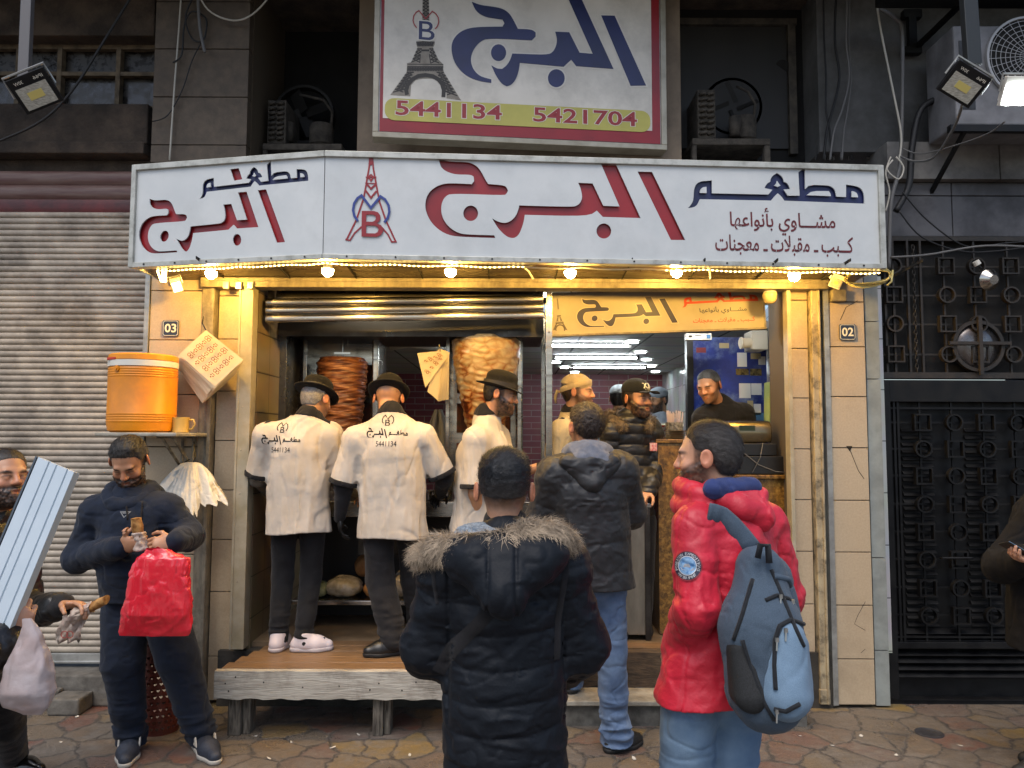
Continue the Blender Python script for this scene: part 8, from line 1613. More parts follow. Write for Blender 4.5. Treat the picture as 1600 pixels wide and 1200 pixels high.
# ---- man in the middle with fur hooded parka, back view
Y = 2.36
M_parka = mat('navy_parka', hexc('#0a1119'), 0.62, c2=hexc('#070c14'), ns=7, bump=0.12, bs=120, sheen=0.02, spec=0.25, bump2=0.4, bs2=13)
p = Person('man in centre foreground from behind, quilted parka with fur trimmed hood', J_(Y, head=(788, 768, .03), neck=(789, 838, .0), shL=(702, 892, -.01), shR=(874, 890, 0), elL=(668, 1012, .03), elR=(908, 1010, .05), wrL=(700, 1040, .28), wrR=(880, 1050, .28), hipL=(752, 1175), hipR=(828, 1175), knL=(742, 1380, .03), knR=(842, 1380, .03), anL=(735, 1560, 0), anR=(848, 1560, 0), toL=(725, 1580, .2), toR=(858, 1580, .2)), 0.0, face=(0.02, 0.99, 0.03), o={'skin': '#b48566', 'haircol': '#111317', 'beard': 0.3, 'fade': 0.85, 'taper': 0.05, 'hl': 0.05, 'tuft': 0.005, 'top': 0.022, 'hs': 0.97, 'fadecol': 0.5, 'autoknee': 1, 'up': 0.25, 'jit': 0.22, 'flow': lambda P, N: A_(0.5, 0.25, 0.25) + N*0})
p.hand('L', (0.5, 0.8, 0.2), (0, 0, -1), thumb=1); p.hand('R', (-0.5, 0.8, 0.2), (0, 0, -1), thumb=-1); p.body(0.0036)
add_hair(p.t, p.J['head'], p.HM, p.hs, p.o, thick=0.010, strand=5200, slen=0.020)
hem = at(790, 1195, Y).z
S = Sdf(); p.torso(S, 0.030, A_(p.pel[0], p.pel[1], hem), 0.68, sh_r=0.070, flare=0.07, wide=0.98, k=0.06)
for q in 'LR': p.sleeve(S, q, 0.082, 0.078, 0.058, frac=0.97, k=0.045)
zs_ = [at(790, y, Y - 0.13).z for y in (880, 942, 990, 1046, 1100, 1150, 1200)]
def parka_post(P, D):
 lx = (P - p.pel) @ p.l; z = P[:, 2] + 0.010*np.sin(lx*11 + 1) + 0.018*lx
 i = np.interp(-z, [-q for q in zs_], np.arange(len(zs_))); m_ = np.full(len(P), False); ph = i.copy()
 for q in 'LR':
  for a, b, o_ in ((p.J['sh'+q], p.J['el'+q], 0.0), (p.J['el'+q], p.J['wr'+q], 0.30)):
   ab = b - a; L = np.linalg.norm(ab); t = np.clip((P - a) @ ab/L**2, 0, 1); dd = np.linalg.norm(P - a - t[:, None]*ab, axis=1); k = (dd < 0.115) & (np.abs(lx) > 0.168 + 0.06*(P[:, 2] < p.J['el'+q][2])); ph = np.where(k, (t*L + o_)/0.125 + 0.5, ph)
 w = np.abs(np.sin(math.pi*ph))**0.4; seam = np.exp(-((np.abs(lx) - 0.172)/0.006)**2)*(P[:, 1] < p.pel[1] + 0.02)*(P[:, 2] > p.pel[2] + 0.1)
 D = D - 0.0095*(w - 0.65) + 0.006*seam + creases(P, (13, 13, 20), 0.0075, 6) + creases(P, (5, 5, 9), 0.008, 2); return np.maximum(D, hem - P[:, 2])
pk = S.mesh('parka', 0.0048, M_parka, p.t, post=parka_post)
S = Sdf(); w_ = np.linalg.norm(p.J['shL'] - p.J['shR'])/2; S.seg(A_(p.pel[0], p.pel[1], hem + 0.015), A_(p.pel[0], p.pel[1], hem - 0.03), w_*0.93 + 0.03, w_*0.90 + 0.026, flat=(p.f, 0.70)); S.mesh('hem_band', 0.006, M_blackcloth, pk, post=lambda P, D: np.maximum(D + 0.002*np.sin(P[:, 0]*500), np.abs(P[:, 2] - hem) - 0.026))
# hood lying on the back, lining, fur edge, collar
n_ = p.J['neck']; b_ = -p.f; hp = lambda px, py, dy: P_(px, py, Y + dy)
S = Sdf(); S.seg(hp(715, 868, -.12), hp(860, 866, -.12), 0.055, k=0.05); S.seg(hp(745, 880, -.15), hp(785, 930, -.19), 0.075, 0.05, 0.05); S.seg(hp(830, 880, -.15), hp(790, 930, -.19), 0.075, 0.05, 0.05); S.seg(hp(788, 870, -.13), hp(788, 930, -.19), 0.07, 0.05, 0.05)
def hood_post(P, D):
 x = (P - hp(788, 900, -.15)) @ A_(1, 0, 0); D = D + creases(P, (10, 10, 12), 0.008, 11)
 for c in (-0.045, 0.033): D = D + 0.007*np.exp(-((x - c)/0.005)**2)
 return D
S.mesh('hood', 0.0048, M_parka, p.t, post=hood_post)
S = Sdf(); S.seg(hp(725, 846, -.05), hp(850, 843, -.05), 0.045, k=0.04); S.seg(hp(740, 838, .0), hp(838, 836, .0), 0.04, k=0.04); S.mesh('hood_lining', 0.006, mat('fleece_lining', hexc('#5a6672'), 0.95, c2=hexc('#8a949c'), ns=90, nd=2, bump=0.8, bs=160), p.t, post=lambda P, D: D + creases(P, (18, 18, 18), 0.008))
S = Sdf(); rim = [(664, 868, -.06), (690, 858, -.10), (725, 860, -.125), (765, 858, -.14), (795, 850, -.14), (830, 838, -.13), (858, 836, -.11), (880, 846, -.07)]
for a, b in zip(rim, rim[1:]): S.seg(hp(*a), hp(*b), 0.026, k=0.02)
add_strand_fur('fur_trim', S, 0.006, M_fur, p.t, 16000, 0.045, lambda P, N: N*0.3 + np.stack([np.sign(P[:, 0] - n_[0])*0.55, 0*P[:, 0], -0.55 + 0*P[:, 0]], 1), '#3d342b', '#c4b096', up=0.95, width=0.0009, jitter=0.45)
S = Sdf(); S.seg(n_ + A_(0, 0.01, -0.02), n_ + A_(0, 0.02, 0.035), 0.078, 0.070); S.mesh('collar', 0.006, M_blackcloth, p.t, post=lambda P, D: D + creases(P, (10, 10, 10), 0.006))
mb = MB()       # cross body strap laid over the back
from mathutils.bvhtree import BVHTree
def lay_strap(ob, pts, w, n, m, t, name, lift=0.004):
 me = ob.data; bv = BVHTree.FromPolygons([q.co for q in me.vertices], [tuple(q.vertices) for q in me.polygons]); n = Vector(n); R_ = []
 for i in range(len(pts) - 1):
  for k in range(8):
   a = Vector(pts[i]).lerp(Vector(pts[i+1]), k/8); d = (Vector(pts[i+1]) - Vector(pts[i])).normalized(); s_ = d.cross(n).normalized(); row = []
   for o_ in (-1, -0.5, 0, 0.5, 1): q = a + s_*w*o_; h = bv.ray_cast(q + n*0.6, -n); row.append((h[0] if h[0] is not None else q) + n*(lift if abs(o_) < 1 else lift*0.3))
   R_.append(row)
 y = [sum(q.y for q in r_)/5 for r_ in R_]
 mb = MB(); mb.grid(R_); o = mb.build(name, m, t, smooth=True); return o
lay_strap(pk, [hp(800, 940, -.2), hp(760, 968, -.2), hp(700, 1035, -.2), hp(672, 1085, -.2)], 0.020, (0, -1, 0), M_blackcloth, p.t, 'cross_strap')
lay_strap(pk, [hp(890, 880, -.2), hp(884, 930, -.2), hp(876, 985, -.2), hp(874, 1060, -.2)], 0.010, (0, -1, 0), M_blackcloth, p.t, 'side_piping'); lay_strap(pk, [hp(669, 880, -.2), hp(674, 930, -.2), hp(677, 960, -.2)], 0.006, (0, -1, 0), M_blackcloth, p.t, 'side_piping')
p.trousers(M_denim, 0.078, 0.08, 0.07, h=0.008, pw=0.6, top=0); p.shoes(M_rubber, h=0.01)
# ---- man in the red jacket with a blue backpack
Y = 2.62
M_redj = mat('red_shell', hexc('#c21c33'), 0.5, c2=hexc('#ac172b'), ns=6, bump=0.15, bs=120, sheen=0.05, bump2=0.3, bs2=12)
p = Person('man in bright red hooded jacket with a backpack, looking left', J_(Y, head=(1106, 716, .02), neck=(1112, 776, .02), shL=(1086, 824, -.10), shR=(1196, 816, .09), elL=(1088, 948, -.16), elR=(1222, 930, .12), wrL=(1060, 1022, .04), wrR=(1190, 1000, .28), hipL=(1080, 1062, -.04), hipR=(1150, 1062, .05), knL=(1078, 1240, -.07), knR=(1150, 1240, .08), anL=(1078, 1400), anR=(1152, 1400), toL=(1030, 1420, .12), toR=(1100, 1420, .22)), 0.0, face=(-0.90, 0.42, -0.02), o={'skin': '#b8896c', 'haircol': '#1c1511', 'grey': 0.12, 'beard': 0.9, 'fade': 0.55, 'taper': 0.05, 'hl': 0.0, 'top': 0.012, 'up': 0.2, 'jit': 0.2, 'flow': None, 'autoknee': 1})
p.hand('L', (-0.3, 0.6, -0.5), (0.6, 0.4, 0), thumb=1); p.hand('R', (-0.6, 0.6, -0.3), (-0.5, -0.5, 0), thumb=-1); p.body(0.0038)
hm_ = p.HM; add_hair(p.t, p.J['head'], p.HM, 1.0, dict(p.o, flow=lambda P, N: hm_ @ A_(0, -0.8, -0.25) + N*0), thick=0.009, strand=4200, slen=0.022)
hem = at(1110, 1092, Y).z
S = Sdf(); p.torso(S, 0.018, A_(p.pel[0] - 0.02, p.pel[1], hem), 0.74, sh_r=0.058, flare=0.12, k=0.05)
for q in 'LR': p.sleeve(S, q, 0.075, 0.074, 0.062, frac=0.96, k=0.014)
def red_post(P, D):
 e = np.minimum(np.linalg.norm(P - p.J['elL'], axis=1), 0.3); amp = 1.0 + 1.2*np.clip(1 - e/0.2, 0, 1)
 D = D + creases(P, (8, 8, 10), 0.009, 21)*amp + creases(P, (17, 17, 17), 0.0045, 5)*amp; a, b = p.J['shL'], p.J['elL']; D = D + 0.004*np.exp(-(((P - a) @ p.f)/0.004)**2)*(np.abs((P - p.J['neck']) @ p.l) > 0.15)
 lat = (P - p.J['neck']) @ p.l;
 return np.maximum(D, hem - P[:, 2] + 0.012*np.sin((P @ p.l)*9))
rj = S.mesh('jacket', 0.0048, M_redj, p.t, post=red_post)
n_ = p.J['neck']; M_lin = cloth('blue_lining', '#2c3a6a', '#25315a', ns=12); ringp = lambda a, r1, r2, z: n_ + p.l*r1*math.cos(a) + p.f*r2*math.sin(a) + A_(0, 0, z)
S = Sdf(); [S.seg(ringp(a, 0.098, 0.10, 0.022 + 0.02*math.sin(a)), ringp(a + .35, 0.098, 0.10, 0.022 + 0.02*math.sin(a + .35)), 0.030, k=0.02) for a in np.arange(-0.6, 3.9, 0.35)]; [S.seg(ringp(a, 0.10, 0.105, -0.03), ringp(a + .35, 0.10, 0.105, -0.03), 0.034, k=0.02) for a in np.arange(-0.6, 3.9, 0.35)]
S.mesh('collar', 0.0048, M_redj, p.t, post=lambda P, D: D + creases(P, (14, 14, 14), 0.006, 2))
b_ = -p.f; S = Sdf(); S.seg(n_ + b_*0.09 + p.l*0.05 + A_(0, 0, 0.0), n_ + b_*0.10 - p.l*0.11 + A_(0, 0, 0.0), 0.038, 0.040, 0.04); S.seg(n_ + b_*0.13 + p.l*0.0 + A_(0, 0, -0.03), n_ + b_*0.14 - p.l*0.08 + A_(0, 0, -0.06), 0.045, 0.050, 0.04)
S.mesh('hood', 0.0048, M_redj, p.t, post=lambda P, D: D + creases(P, (9, 9, 11), 0.011, 5))
S = Sdf(); S.seg(n_ + b_*0.085 + p.l*0.085 + A_(0, 0, 0.036), n_ + b_*0.095 - p.l*0.09 + A_(0, 0, 0.036), 0.036, k=0.03); S.mesh('hood_lining', 0.0048, M_lin, p.t, post=lambda P, D: D + creases(P, (12, 12, 14), 0.008, 7))
mb = MB()       # strap tab with two black bars on the shoulder
tab = [P_(*q) for q in ((1050, 812, -.24), (1092, 780, -.20), (1100, 800, -.22), (1060, 836, -.25))]; tp_ = Plane(tab[0], tab[1] - tab[0], tab[0] - tab[3]); mb.prism([Vector(q) for q in tab], tp_.n*0.012); mb.build('collar_tab', M_redj, p.t, bevel=0.004)
for k in (0.28, 0.62): mb = MB(); a = Vector(tab[0]).lerp(Vector(tab[3]), k) + (Vector(tab[1]) - Vector(tab[0]))*0.15; mb.obox(a + tp_.u*0.035 + tp_.n*(0.013 if tp_.n.y < 0 else -0.001), tp_.u*0.026, tp_.v*0.006, tp_.n*0.003); mb.build('tab_bar', M_rubber, p.t)
# round badge on the upper sleeve
pc = Vector(at(1074, 884, Y - .3)); bvn = Vector((-0.30, -0.95, 0.05)).normalized(); me = rj.data; bv = BVHTree.FromPolygons([q.co for q in me.vertices], [tuple(q.vertices) for q in me.polygons]); hit = bv.ray_cast(Vector((0, 0, CAMZ)), (Vector(at(1074, 884, Y)) - Vector((0, 0, CAMZ))).normalized()); pc = hit[0]; bn = (hit[1]*0.4 + bvn).normalized(); bp_ = Plane(pc, Vector((0, 0, 1)).cross(bn)*1.0, (0, 0, 1)); bp_.n = bn; bp_.v = bn.cross(bp_.u).normalized(); rb = 0.047
badge = thing('sleeve_badge', None, None, pc); del_ = badge; bpy.data.objects.remove(badge)
def bd(polys, lift, name, c): return drape_text(rj, [shape2d(polys, 0.0)], pc, bp_.u, bp_.v, bn, name, c, rj, lift)
def dense(r0, r1, n=8, k=40):
 V, F = [], []
 for i in range(n + 1):
  for j in range(k): a = 2*math.pi*j/k; r_ = r0 + (r1 - r0)*i/n; V.append((r_*math.cos(a), r_*math.sin(a), 0))
 F = [(i*k + j, i*k + (j+1) % k, (i+1)*k + (j+1) % k, (i+1)*k + j) for i in range(n) for j in range(k)]; return V, F
M_bdark = mat('badge_navy', hexc('#1b2036'), 0.7); M_bblue = mat('badge_blue', hexc('#3b6a9a'), 0.7, c2=hexc('#86a8c4'), ns=70); M_bwhite = mat('badge_white', hexc('#b9b9bc'), 0.7); M_bred = mat('badge_red', hexc('#8a2a34'), 0.7)
for (r0, r1, lift, nm, m_) in ((0.001, rb, 0.003, 'badge_cloth', M_bdark), (rb*0.93, rb*1.0, 0.0042, 'badge_edge', M_bred), (0.001, rb*0.60, 0.0045, 'badge_picture', M_bblue), (rb*0.60, rb*0.65, 0.0055, 'badge_ring', M_bwhite)): drape_text(rj, [dense(r0, r1)], pc, bp_.u, bp_.v, bn, nm, m_, rj, lift)
def ring_text(s, r_, a0, a1, hgt, flip=False):
 out = []; n = len(s)
 for i, ch in enumerate(s):
  if ch == ' ': continue
  a = a0 + (a1 - a0)*(i + 0.5)/n; vs, fs = text2d(ch, hgt*(0.3 if ch == 'I' else 0.8), hgt, 0); ca, sa = math.cos(a), math.sin(a)
  if not flip: ux, uy, vx, vy = sa, -ca, ca, sa
  else: ux, uy, vx, vy = -sa, ca, -ca, -sa
  w = hgt*(0.3 if ch == 'I' else 0.8)/2; out.append(([(r_*ca + (x - w)*ux + (y - hgt/2)*vx, r_*sa + (x - w)*uy + (y - hgt/2)*vy, 0) for x, y, z in vs], fs))
 return out
drape_text(rj, ring_text('POSEIDON EXPEDITIONS', rb*0.79, R(205), R(-25), 0.0085) + ring_text('M/V SEA SPIRIT', rb*0.79, R(222), R(318), 0.0085, True), pc, bp_.u, bp_.v, bn, 'badge_writing', M_bwhite, rj, 0.0058)
bd([[(-0.022, -0.006), (0.024, -0.006), (0.018, -0.014), (-0.016, -0.014)], [(-0.014, -0.005), (0.012, -0.005), (0.006, 0.006), (-0.008, 0.006)]], 0.006, 'badge_ship', M_bwhite)
p.trousers(mat('pale_denim', hexc('#46607e'), 0.85, c2=hexc('#6c8398'), ns=8, nd=6, contrast=0.8, bump=0.3, bs=500), 0.092, 0.088, 0.075, amp=0.015, h=0.005, top=0, pw=0.5); p.shoes(M_rubber, h=0.01)
# backpack: one soft body with pockets, zips and straps
M_pack = cloth('melange_blue', '#35424f', '#485766', ns=420, nd=2, contrast=0.8, bump=0.3, bs=500); M_packd = cloth('dark_strap', '#14161a', '#1b1e22', ns=60); M_zip = mat('zip_metal', hexc('#a9a9a5'), 0.3, metal=0.9)
bk = thing('backpack', 'blue grey melange backpack with black zips hanging on the back of the red jacket', 'backpack', tuple(p.pel)); q_ = lambda px, py, dy: P_(px, py, Y + dy)
S = Sdf(); S.seg(q_(1186, 888, -.20), q_(1188, 985, -.25), 0.072, 0.112, 0.05); S.seg(q_(1188, 985, -.25), q_(1198, 1078, -.27), 0.114, 0.122, 0.05); S.seg(q_(1200, 900, -.12), q_(1212, 1060, -.14), 0.075, 0.11, 0.05)
def pack_post(P, D): return D + creases(P, (9, 9, 7), 0.009, 31) + creases(P, (20, 20, 16), 0.003, 2)
pb_ = S.mesh('pack_body', 0.0048, M_pack, bk, post=pack_post)
S = Sdf(); S.seg(q_(1226, 1000, -.33), q_(1226, 1085, -.36), 0.060, 0.074, 0.04); S.seg(q_(1234, 1010, -.27), q_(1234, 1085, -.28), 0.055, 0.068, 0.04); fp = S.mesh('front_pocket', 0.0048, cloth('melange_pale', '#5c7388', '#70879b', ns=420, nd=2, contrast=0.8, bs=500), bk, post=lambda P, D: D + creases(P, (9, 9, 7), 0.006, 3))
S = Sdf(); S.seg(q_(1162, 1020, -.33), q_(1174, 1090, -.36), 0.034, 0.046, 0.03, flat=(unit(A_(-0.3, -1, 0)), 0.6)); S.seg(q_(1150, 1010, -.29), q_(1160, 1080, -.31), 0.03, 0.04, 0.03); S.mesh('mesh_pocket', 0.005, mat('black_mesh', hexc('#0e0f10'), 0.8, c2=hexc('#1d1f21'), ns=300, nd=1), bk)
def zipper(pts, r_=0.006, nm='zip'): mb = MB(); mb.tube([Vector(q_(*q)) for q in pts], r_, 6); mb.build(nm, M_packd, bk, smooth=True)
BV_ = {}
def surf(ob, px, py, lift=0.004):
 d = (Vector(at(px, py, 3)) - CAMPOS).normalized(); best = None
 for o in ((pb_, fp) if ob in (pb_, fp) else (ob,)):
  if o.name not in BV_: BV_[o.name] = BVHTree.FromPolygons([q.co for q in o.data.vertices], [tuple(q.vertices) for q in o.data.polygons])
  h = BV_[o.name].ray_cast(CAMPOS, d)
  if h[0] is not None and (best is None or h[3] < best[1]): best = (h[0], h[3])
 return best[0] - d*lift if best else Vector(at(px, py, Y - 0.3))
def densify(pts, n=6): return [(a[0] + (b[0]-a[0])*k/n, a[1] + (b[1]-a[1])*k/n) for a, b in zip(pts, pts[1:]) for k in range(n)] + [pts[-1]]
for ob, pts in ((fp, [(1212, 1078), (1210, 1040), (1211, 1000), (1218, 978), (1236, 968), (1256, 975)]), (pb_, [(1196, 938), (1214, 930), (1234, 936)]), (fp, [(1210, 1108), (1228, 1112), (1250, 1100)]), (pb_, [(1176, 905), (1160, 960), (1146, 1000)]), (pb_, [(1205, 890), (1222, 930), (1240, 975), (1256, 1010)]), (pb_, [(1160, 1000), (1172, 1040), (1190, 1090), (1210, 1125)])):
 P = [surf(ob, *q, lift=0.002) for q in densify(pts)]; mb = MB(); mb.tube(P, 0.0065, 6); mb.build('zip', M_packd, bk, smooth=True)
for ob, (x, y) in ((fp, (1214, 1000)), (fp, (1228, 985)), (pb_, (1220, 932)), (pb_, (1239, 940)), (fp, (1214, 1112))):
 c = surf(ob, x, y, 0.012); mb = MB(); mb.obox(c, (0.005, 0, 0), (0, 0.003, 0), (0, 0, 0.006)); mb.tube([c, c + Vector((-0.003, -0.004, -0.03))], 0.0028, 5); mb.build('zip_pull', M_zip, bk)
mb = MB(); mb.tube([Vector(q_(*q)) for q in ((1184, 872, -.29), (1188, 852, -.29), (1200, 852, -.28), (1202, 880, -.29))], 0.010, 8); mb.build('grab_handle', M_packd, bk, smooth=True)
def strap_run(pts, w, m_, nm, nrm=(-0.35, -0.9, 0.3)):
 P = [Vector(q_(*q)) for q in pts]; mb = MB(); L = []; n_ = Vector(nrm).normalized()
 for i, q in enumerate(P): t_ = (P[min(i+1, len(P)-1)] - P[max(i-1, 0)]).normalized(); s_ = t_.cross(n_).normalized(); L.append([q - s_*w + n_*-0.004, q - s_*w*0.7 + n_*0.006, q + s_*w*0.7 + n_*0.006, q + s_*w + n_*-0.004])
 mb.grid(L); o = mb.build(nm, m_, bk, smooth=True); o.modifiers.new('thickness', 'SOLIDIFY').thickness = 0.008
def strap_on(pts, w, m_, nm):
 P = [surf(rj, *q, lift=0.006) for q in densify(pts, 3)]; mb = MB(); L = []
 for i, q in enumerate(P): t_ = (P[min(i+1, len(P)-1)] - P[max(i-1, 0)]).normalized(); n_ = (CAMPOS - q).normalized(); s_ = t_.cross(n_).normalized(); L.append([q - s_*w - n_*0.004, q - s_*w*0.8 + n_*0.005, q + s_*w*0.8 + n_*0.005, q + s_*w - n_*0.004])
 mb.grid(L); o = mb.build(nm, m_, bk, smooth=True); o.modifiers.new('thickness', 'SOLIDIFY').thickness = 0.008
strap_on([(1106, 800), (1116, 802), (1128, 806), (1144, 820), (1160, 838), (1176, 858)], 0.024, M_pack, 'shoulder_strap'); strap_on([(1136, 998), (1152, 988), (1172, 972)], 0.010, M_packd, 'lower_strap')
mb = MB(); mb.tube([surf(pb_, 1210, 900, 0.008), surf(pb_, 1232, 905, 0.02), surf(pb_, 1234, 915, 0.01)], 0.009, 8); mb.build('loop', M_pack, bk, smooth=True)
# ---- man in the dark hoodie with the red bag
Y = 4.12
M_sweat = cloth('navy_sweat', '#0f1a2c', '#0c1523', ns=30, bump=0.2, bs=300)
p = Person('bearded man in navy hoodie and sweatpants eating, red bag on his hand', J_(Y, head=(202, 722, -.02), neck=(206, 772, .03), shR=(150, 800, 0), shL=(262, 796, .02), elR=(122, 872, .0), elL=(296, 838, .02), wrR=(190, 854, -.24), wrL=(272, 846, -.22), hipR=(198, 925, .02), hipL=(250, 925, .02), knR=(192, 1035, -.04), knL=(278, 1030, -.02), anR=(205, 1152, .02), anL=(314, 1146, .06), toR=(196, 1180, -.18), toL=(336, 1176, -.14)), 0.0, face=(0.12, -0.80, -0.58), o={'skin': '#a87a5c', 'haircol': '#17130f', 'grey': 0.35, 'beard': 1.0, 'fade': 0.7, 'blen': 0.011, 'gaze': (0, 1, -0.7), 'roll': -0.05, 'hs': 1.04, 'taper': 0.05, 'tuft': 0.008, 'top': 0.016})
p.hand('R', (0.85, -0.35, 0.25), (0.15, 0.75, 0.1), thumb=1, curl=(0.75, 0.75, 0.75, 0.75), tcurl=0.5); p.hand('L', (-0.75, -0.45, -0.05), (-0.25, 0.6, -0.35), thumb=-1, curl=(0.8, 0.9, 1.0, 1.0), tcurl=0.4); p.body(0.0038)
add_hair(p.t, p.J['head'], p.HM, p.hs, p.o, thick=0.013, strand=2600, slen=0.014)
S = Sdf(); hem = at(225, 935, Y).z; p.torso(S, 0.030, A_(p.pel[0], p.pel[1], hem), 0.80, sh_r=0.068, belly=0.03, wide=0.96)
for q in 'LR': p.sleeve(S, q, 0.080, 0.074, 0.052, frac=0.95, k=0.025)
S.mesh('hoodie', 0.0055, M_sweat, p.t, post=lambda P, D: np.maximum(D + creases(P, (7, 7, 8), 0.012, 17) + creases(P, (15, 15, 18), 0.004, 3), hem - P[:, 2]))
for q in 'LR': S = Sdf(); a, b = p.J['el'+q], p.J['wr'+q]; S.seg(a + (b-a)*0.80, a + (b-a)*0.98, 0.050, 0.043); S.mesh('ribbed_cuff', 0.005, M_sweat, p.t, post=lambda P, D: D + 0.0015*np.sin(np.arctan2((P - a)[:, 2], (P - a)[:, 1])*40))
n_ = p.J['neck']; S = Sdf(); rp = lambda a: n_ + p.l*0.105*math.cos(a) + p.f*(0.095*math.sin(a) + 0.01) + A_(0, 0, 0.02 - 0.075*max(0, math.sin(a)) + 0.03*max(0, -math.sin(a)))
for a in np.arange(-0.9, 4.2, 0.35): S.seg(rp(a), rp(a + .35), 0.034, k=0.025)
S.ell(n_ - p.f*0.11 + A_(0, 0, -0.02), A_(0.14, 0.07, 0.09)); S.mesh('hood', 0.0055, M_sweat, p.t, post=lambda P, D: D + creases(P, (12, 12, 12), 0.007, 6))
ho = [o for o in p.t.children if o.name.startswith('hoodie')][0]
drape_text(ho, [shape2d([[(-0.028, 0.014), (0.028, 0.014), (0.0, -0.018)], [(-0.020, 0.010), (0.020, 0.010), (0.0, -0.012)]], 0.0), shape2d([[(-0.014, 0.008), (0.014, 0.008), (0.011, 0.004), (-0.011, 0.004)]], 0.0)], Vector(at(213, 800, Y)), (1, 0, 0), (0, 0, 1), (0, -1, 0), 'chest_badge', mat('badge_silver', hexc('#9a9a98'), 0.4), p.t, 0.003)
me = ho.data; bvh = BVHTree.FromPolygons([q.co for q in me.vertices], [tuple(q.vertices) for q in me.polygons])
for x0, x1 in ((197, 199), (222, 220)):
 pts = []
 for k in range(8): d = (Vector(at(x0 + (x1-x0)*k/7, 784 + 4*k, Y)) - CAMPOS).normalized(); h = bvh.ray_cast(CAMPOS, d); pts.append(h[0] - d*0.006)
 mb = MB(); mb.tube(pts, 0.0045, 6); mb.build('drawstring', M_blackcloth, p.t, smooth=True)
p.trousers(M_sweat, 0.125, 0.105, 0.075, amp=0.014, stack=0.03, h=0.006, top=0.08); p.shoes(mat('navy_trainer', hexc('#1d222c'), 0.6, c2=hexc('#2b3240'), ns=90, bump=0.3, bs=220), r=0.05, sole=M_whitesole, lace=mat('lace_grey', hexc('#5d6470'), 0.8))
for q in 'LR':
 a, b = p.J['an'+q], p.J['to'+q]; d = unit((b-a)*A_(1, 1, 0)); s_ = A_(-d[1], d[0], 0)
 for e in (-1, 1):
  for k in range(3): mb = MB(); c = A_(a[0], a[1], 0.065) + d*(0.05 + 0.02*k) + s_*0.050*e; mb.obox(c, d*0.004 + A_(0, 0, 0.0), s_*0.003, A_(0, 0, 0.022) - d*0.012); mb.build('stripe', M_whitesole, p.t)
hR, hL = p.J['wrR'] + unit(A_(0.85, -0.35, 0.25))*0.10, p.J['wrL'] + unit(A_(-0.75, -0.45, -0.05))*0.09
wrapped_sandwich('toasted wrap in printed paper held up by the man in the navy hoodie', hR + A_(0.012, 0.035, -0.03), (-0.12, -0.22, 1), (0, 1, 0), 0.155, 0.027)
M_redbag = mat('red_bag', hexc('#d92b3a'), 0.26, c2=hexc('#cf2433'), ns=5, bump=0.25, bs=30, coat=0.5)
bt = at(252, 868, Y - 0.30); bb = at(243, 993, Y - 0.30); H = bt[2] - bb[2]
bag_mesh('carrier_bag', 'crumpled bright red plastic bag hanging from the hand of the man in the hoodie', 'bag', [(0, 0.170, -0.005), (0.012, 0.176, -0.004), (H*0.35, 0.168, 0.006), (H*0.65, 0.156, 0.014), (H*0.88, 0.142, 0.02), (H*0.97, 0.125, 0.024), (H*1.02, 0.08, 0.01), (H*1.08, 0.05, -0.01)], A_(bb[0], bb[1], bb[2]), M_redbag, None, 5, 0.30, 128, 80, 0.013)
# ---- man at the left edge eating, quilted black jacket
Y = 3.25
p = Person('bearded man at the left edge in black quilted jacket holding a half eaten wrap', J_(Y, head=(8, 748, 0), neck=(-18, 805, .03), shL=(24, 842, .16), shR=(-88, 842, -.14), elL=(38, 958, .20), elR=(-110, 960, -.05), wrL=(100, 946, -.02), wrR=(-60, 985, -.22), hipR=(-62, 1040, -.04), hipL=(-5, 1040, .06), knR=(-70, 1200, -.04), knL=(8, 1130, .3), anR=(-75, 1330, 0), anL=(20, 1168, .62), toR=(-20, 1350, -.1), toL=(62, 1180, .58)), 0.0, face=(0.82, -0.52, 0.12), o={'skin': '#ad7e60', 'haircol': '#1b1512', 'grey': 0.6, 'beard': 1.0, 'fade': 0.6, 'blen': 0.010, 'gaze': (-0.2, 1, 0.1)})
p.hand('L', (0.9, -0.25, 0.12), (-0.1, -0.3, -0.9), thumb=-1, curl=(0.45, 0.55, 0.65, 0.75), tcurl=0.5); p.hand('R', (0.6, -0.5, 0.2), (0, 0, -1), thumb=-1); p.body(0.0038)
add_hair(p.t, p.J['head'], p.HM, 1.0, p.o, thick=0.010, strand=2200, slen=0.012)
puffer(p, at(0, 1062, Y).z, M_puffblk, pitch=0.10, amp=0.010, bulk=0.035, seed=9.0, r=(0.085, 0.076, 0.056), cr=0.010, frac=0.80)
S = Sdf(); a, b = p.J['el'+'L'], p.J['wrL']; S.seg(a + (b-a)*0.74, a + (b-a)*0.98, 0.055, 0.046); S.mesh('knit_cuff', 0.005, cloth('black_knit', '#141416', '#1b1b1e', ns=60), p.t, post=lambda P, D: D + 0.003*np.sin((P - a) @ unit(b-a)*0 + np.arctan2((P - a)[:, 2], (P - a)[:, 1])*26))
n_ = p.J['neck']; S = Sdf(); S.seg(n_ - A_(0, 0, 0.03), n_ + A_(0.015, 0, 0.04), 0.085, 0.078); S.mesh('collar', 0.005, M_puffblk, p.t, post=lambda P, D: D + creases(P, (12, 12, 12), 0.006))
p.trousers(M_jetblk, 0.10, 0.08, 0.068, h=0.008); p.shoes(mat('dress_shoe', hexc('#0e0e0f'), 0.22, coat=0.3), r=0.046, sole=M_rubber)
hL = p.J['wrL'] + unit(A_(0.9, -0.25, 0.12))*0.10
wrapped_sandwich('half eaten flatbread wrap held out by the man at the left edge', hL + A_(-0.02, -0.005, -0.045), (0.85, -0.15, 0.45), (0, 0, 1), 0.15, 0.021)
mb = MB(); P = []; c0 = hL + A_(-0.03, 0.0, -0.05)
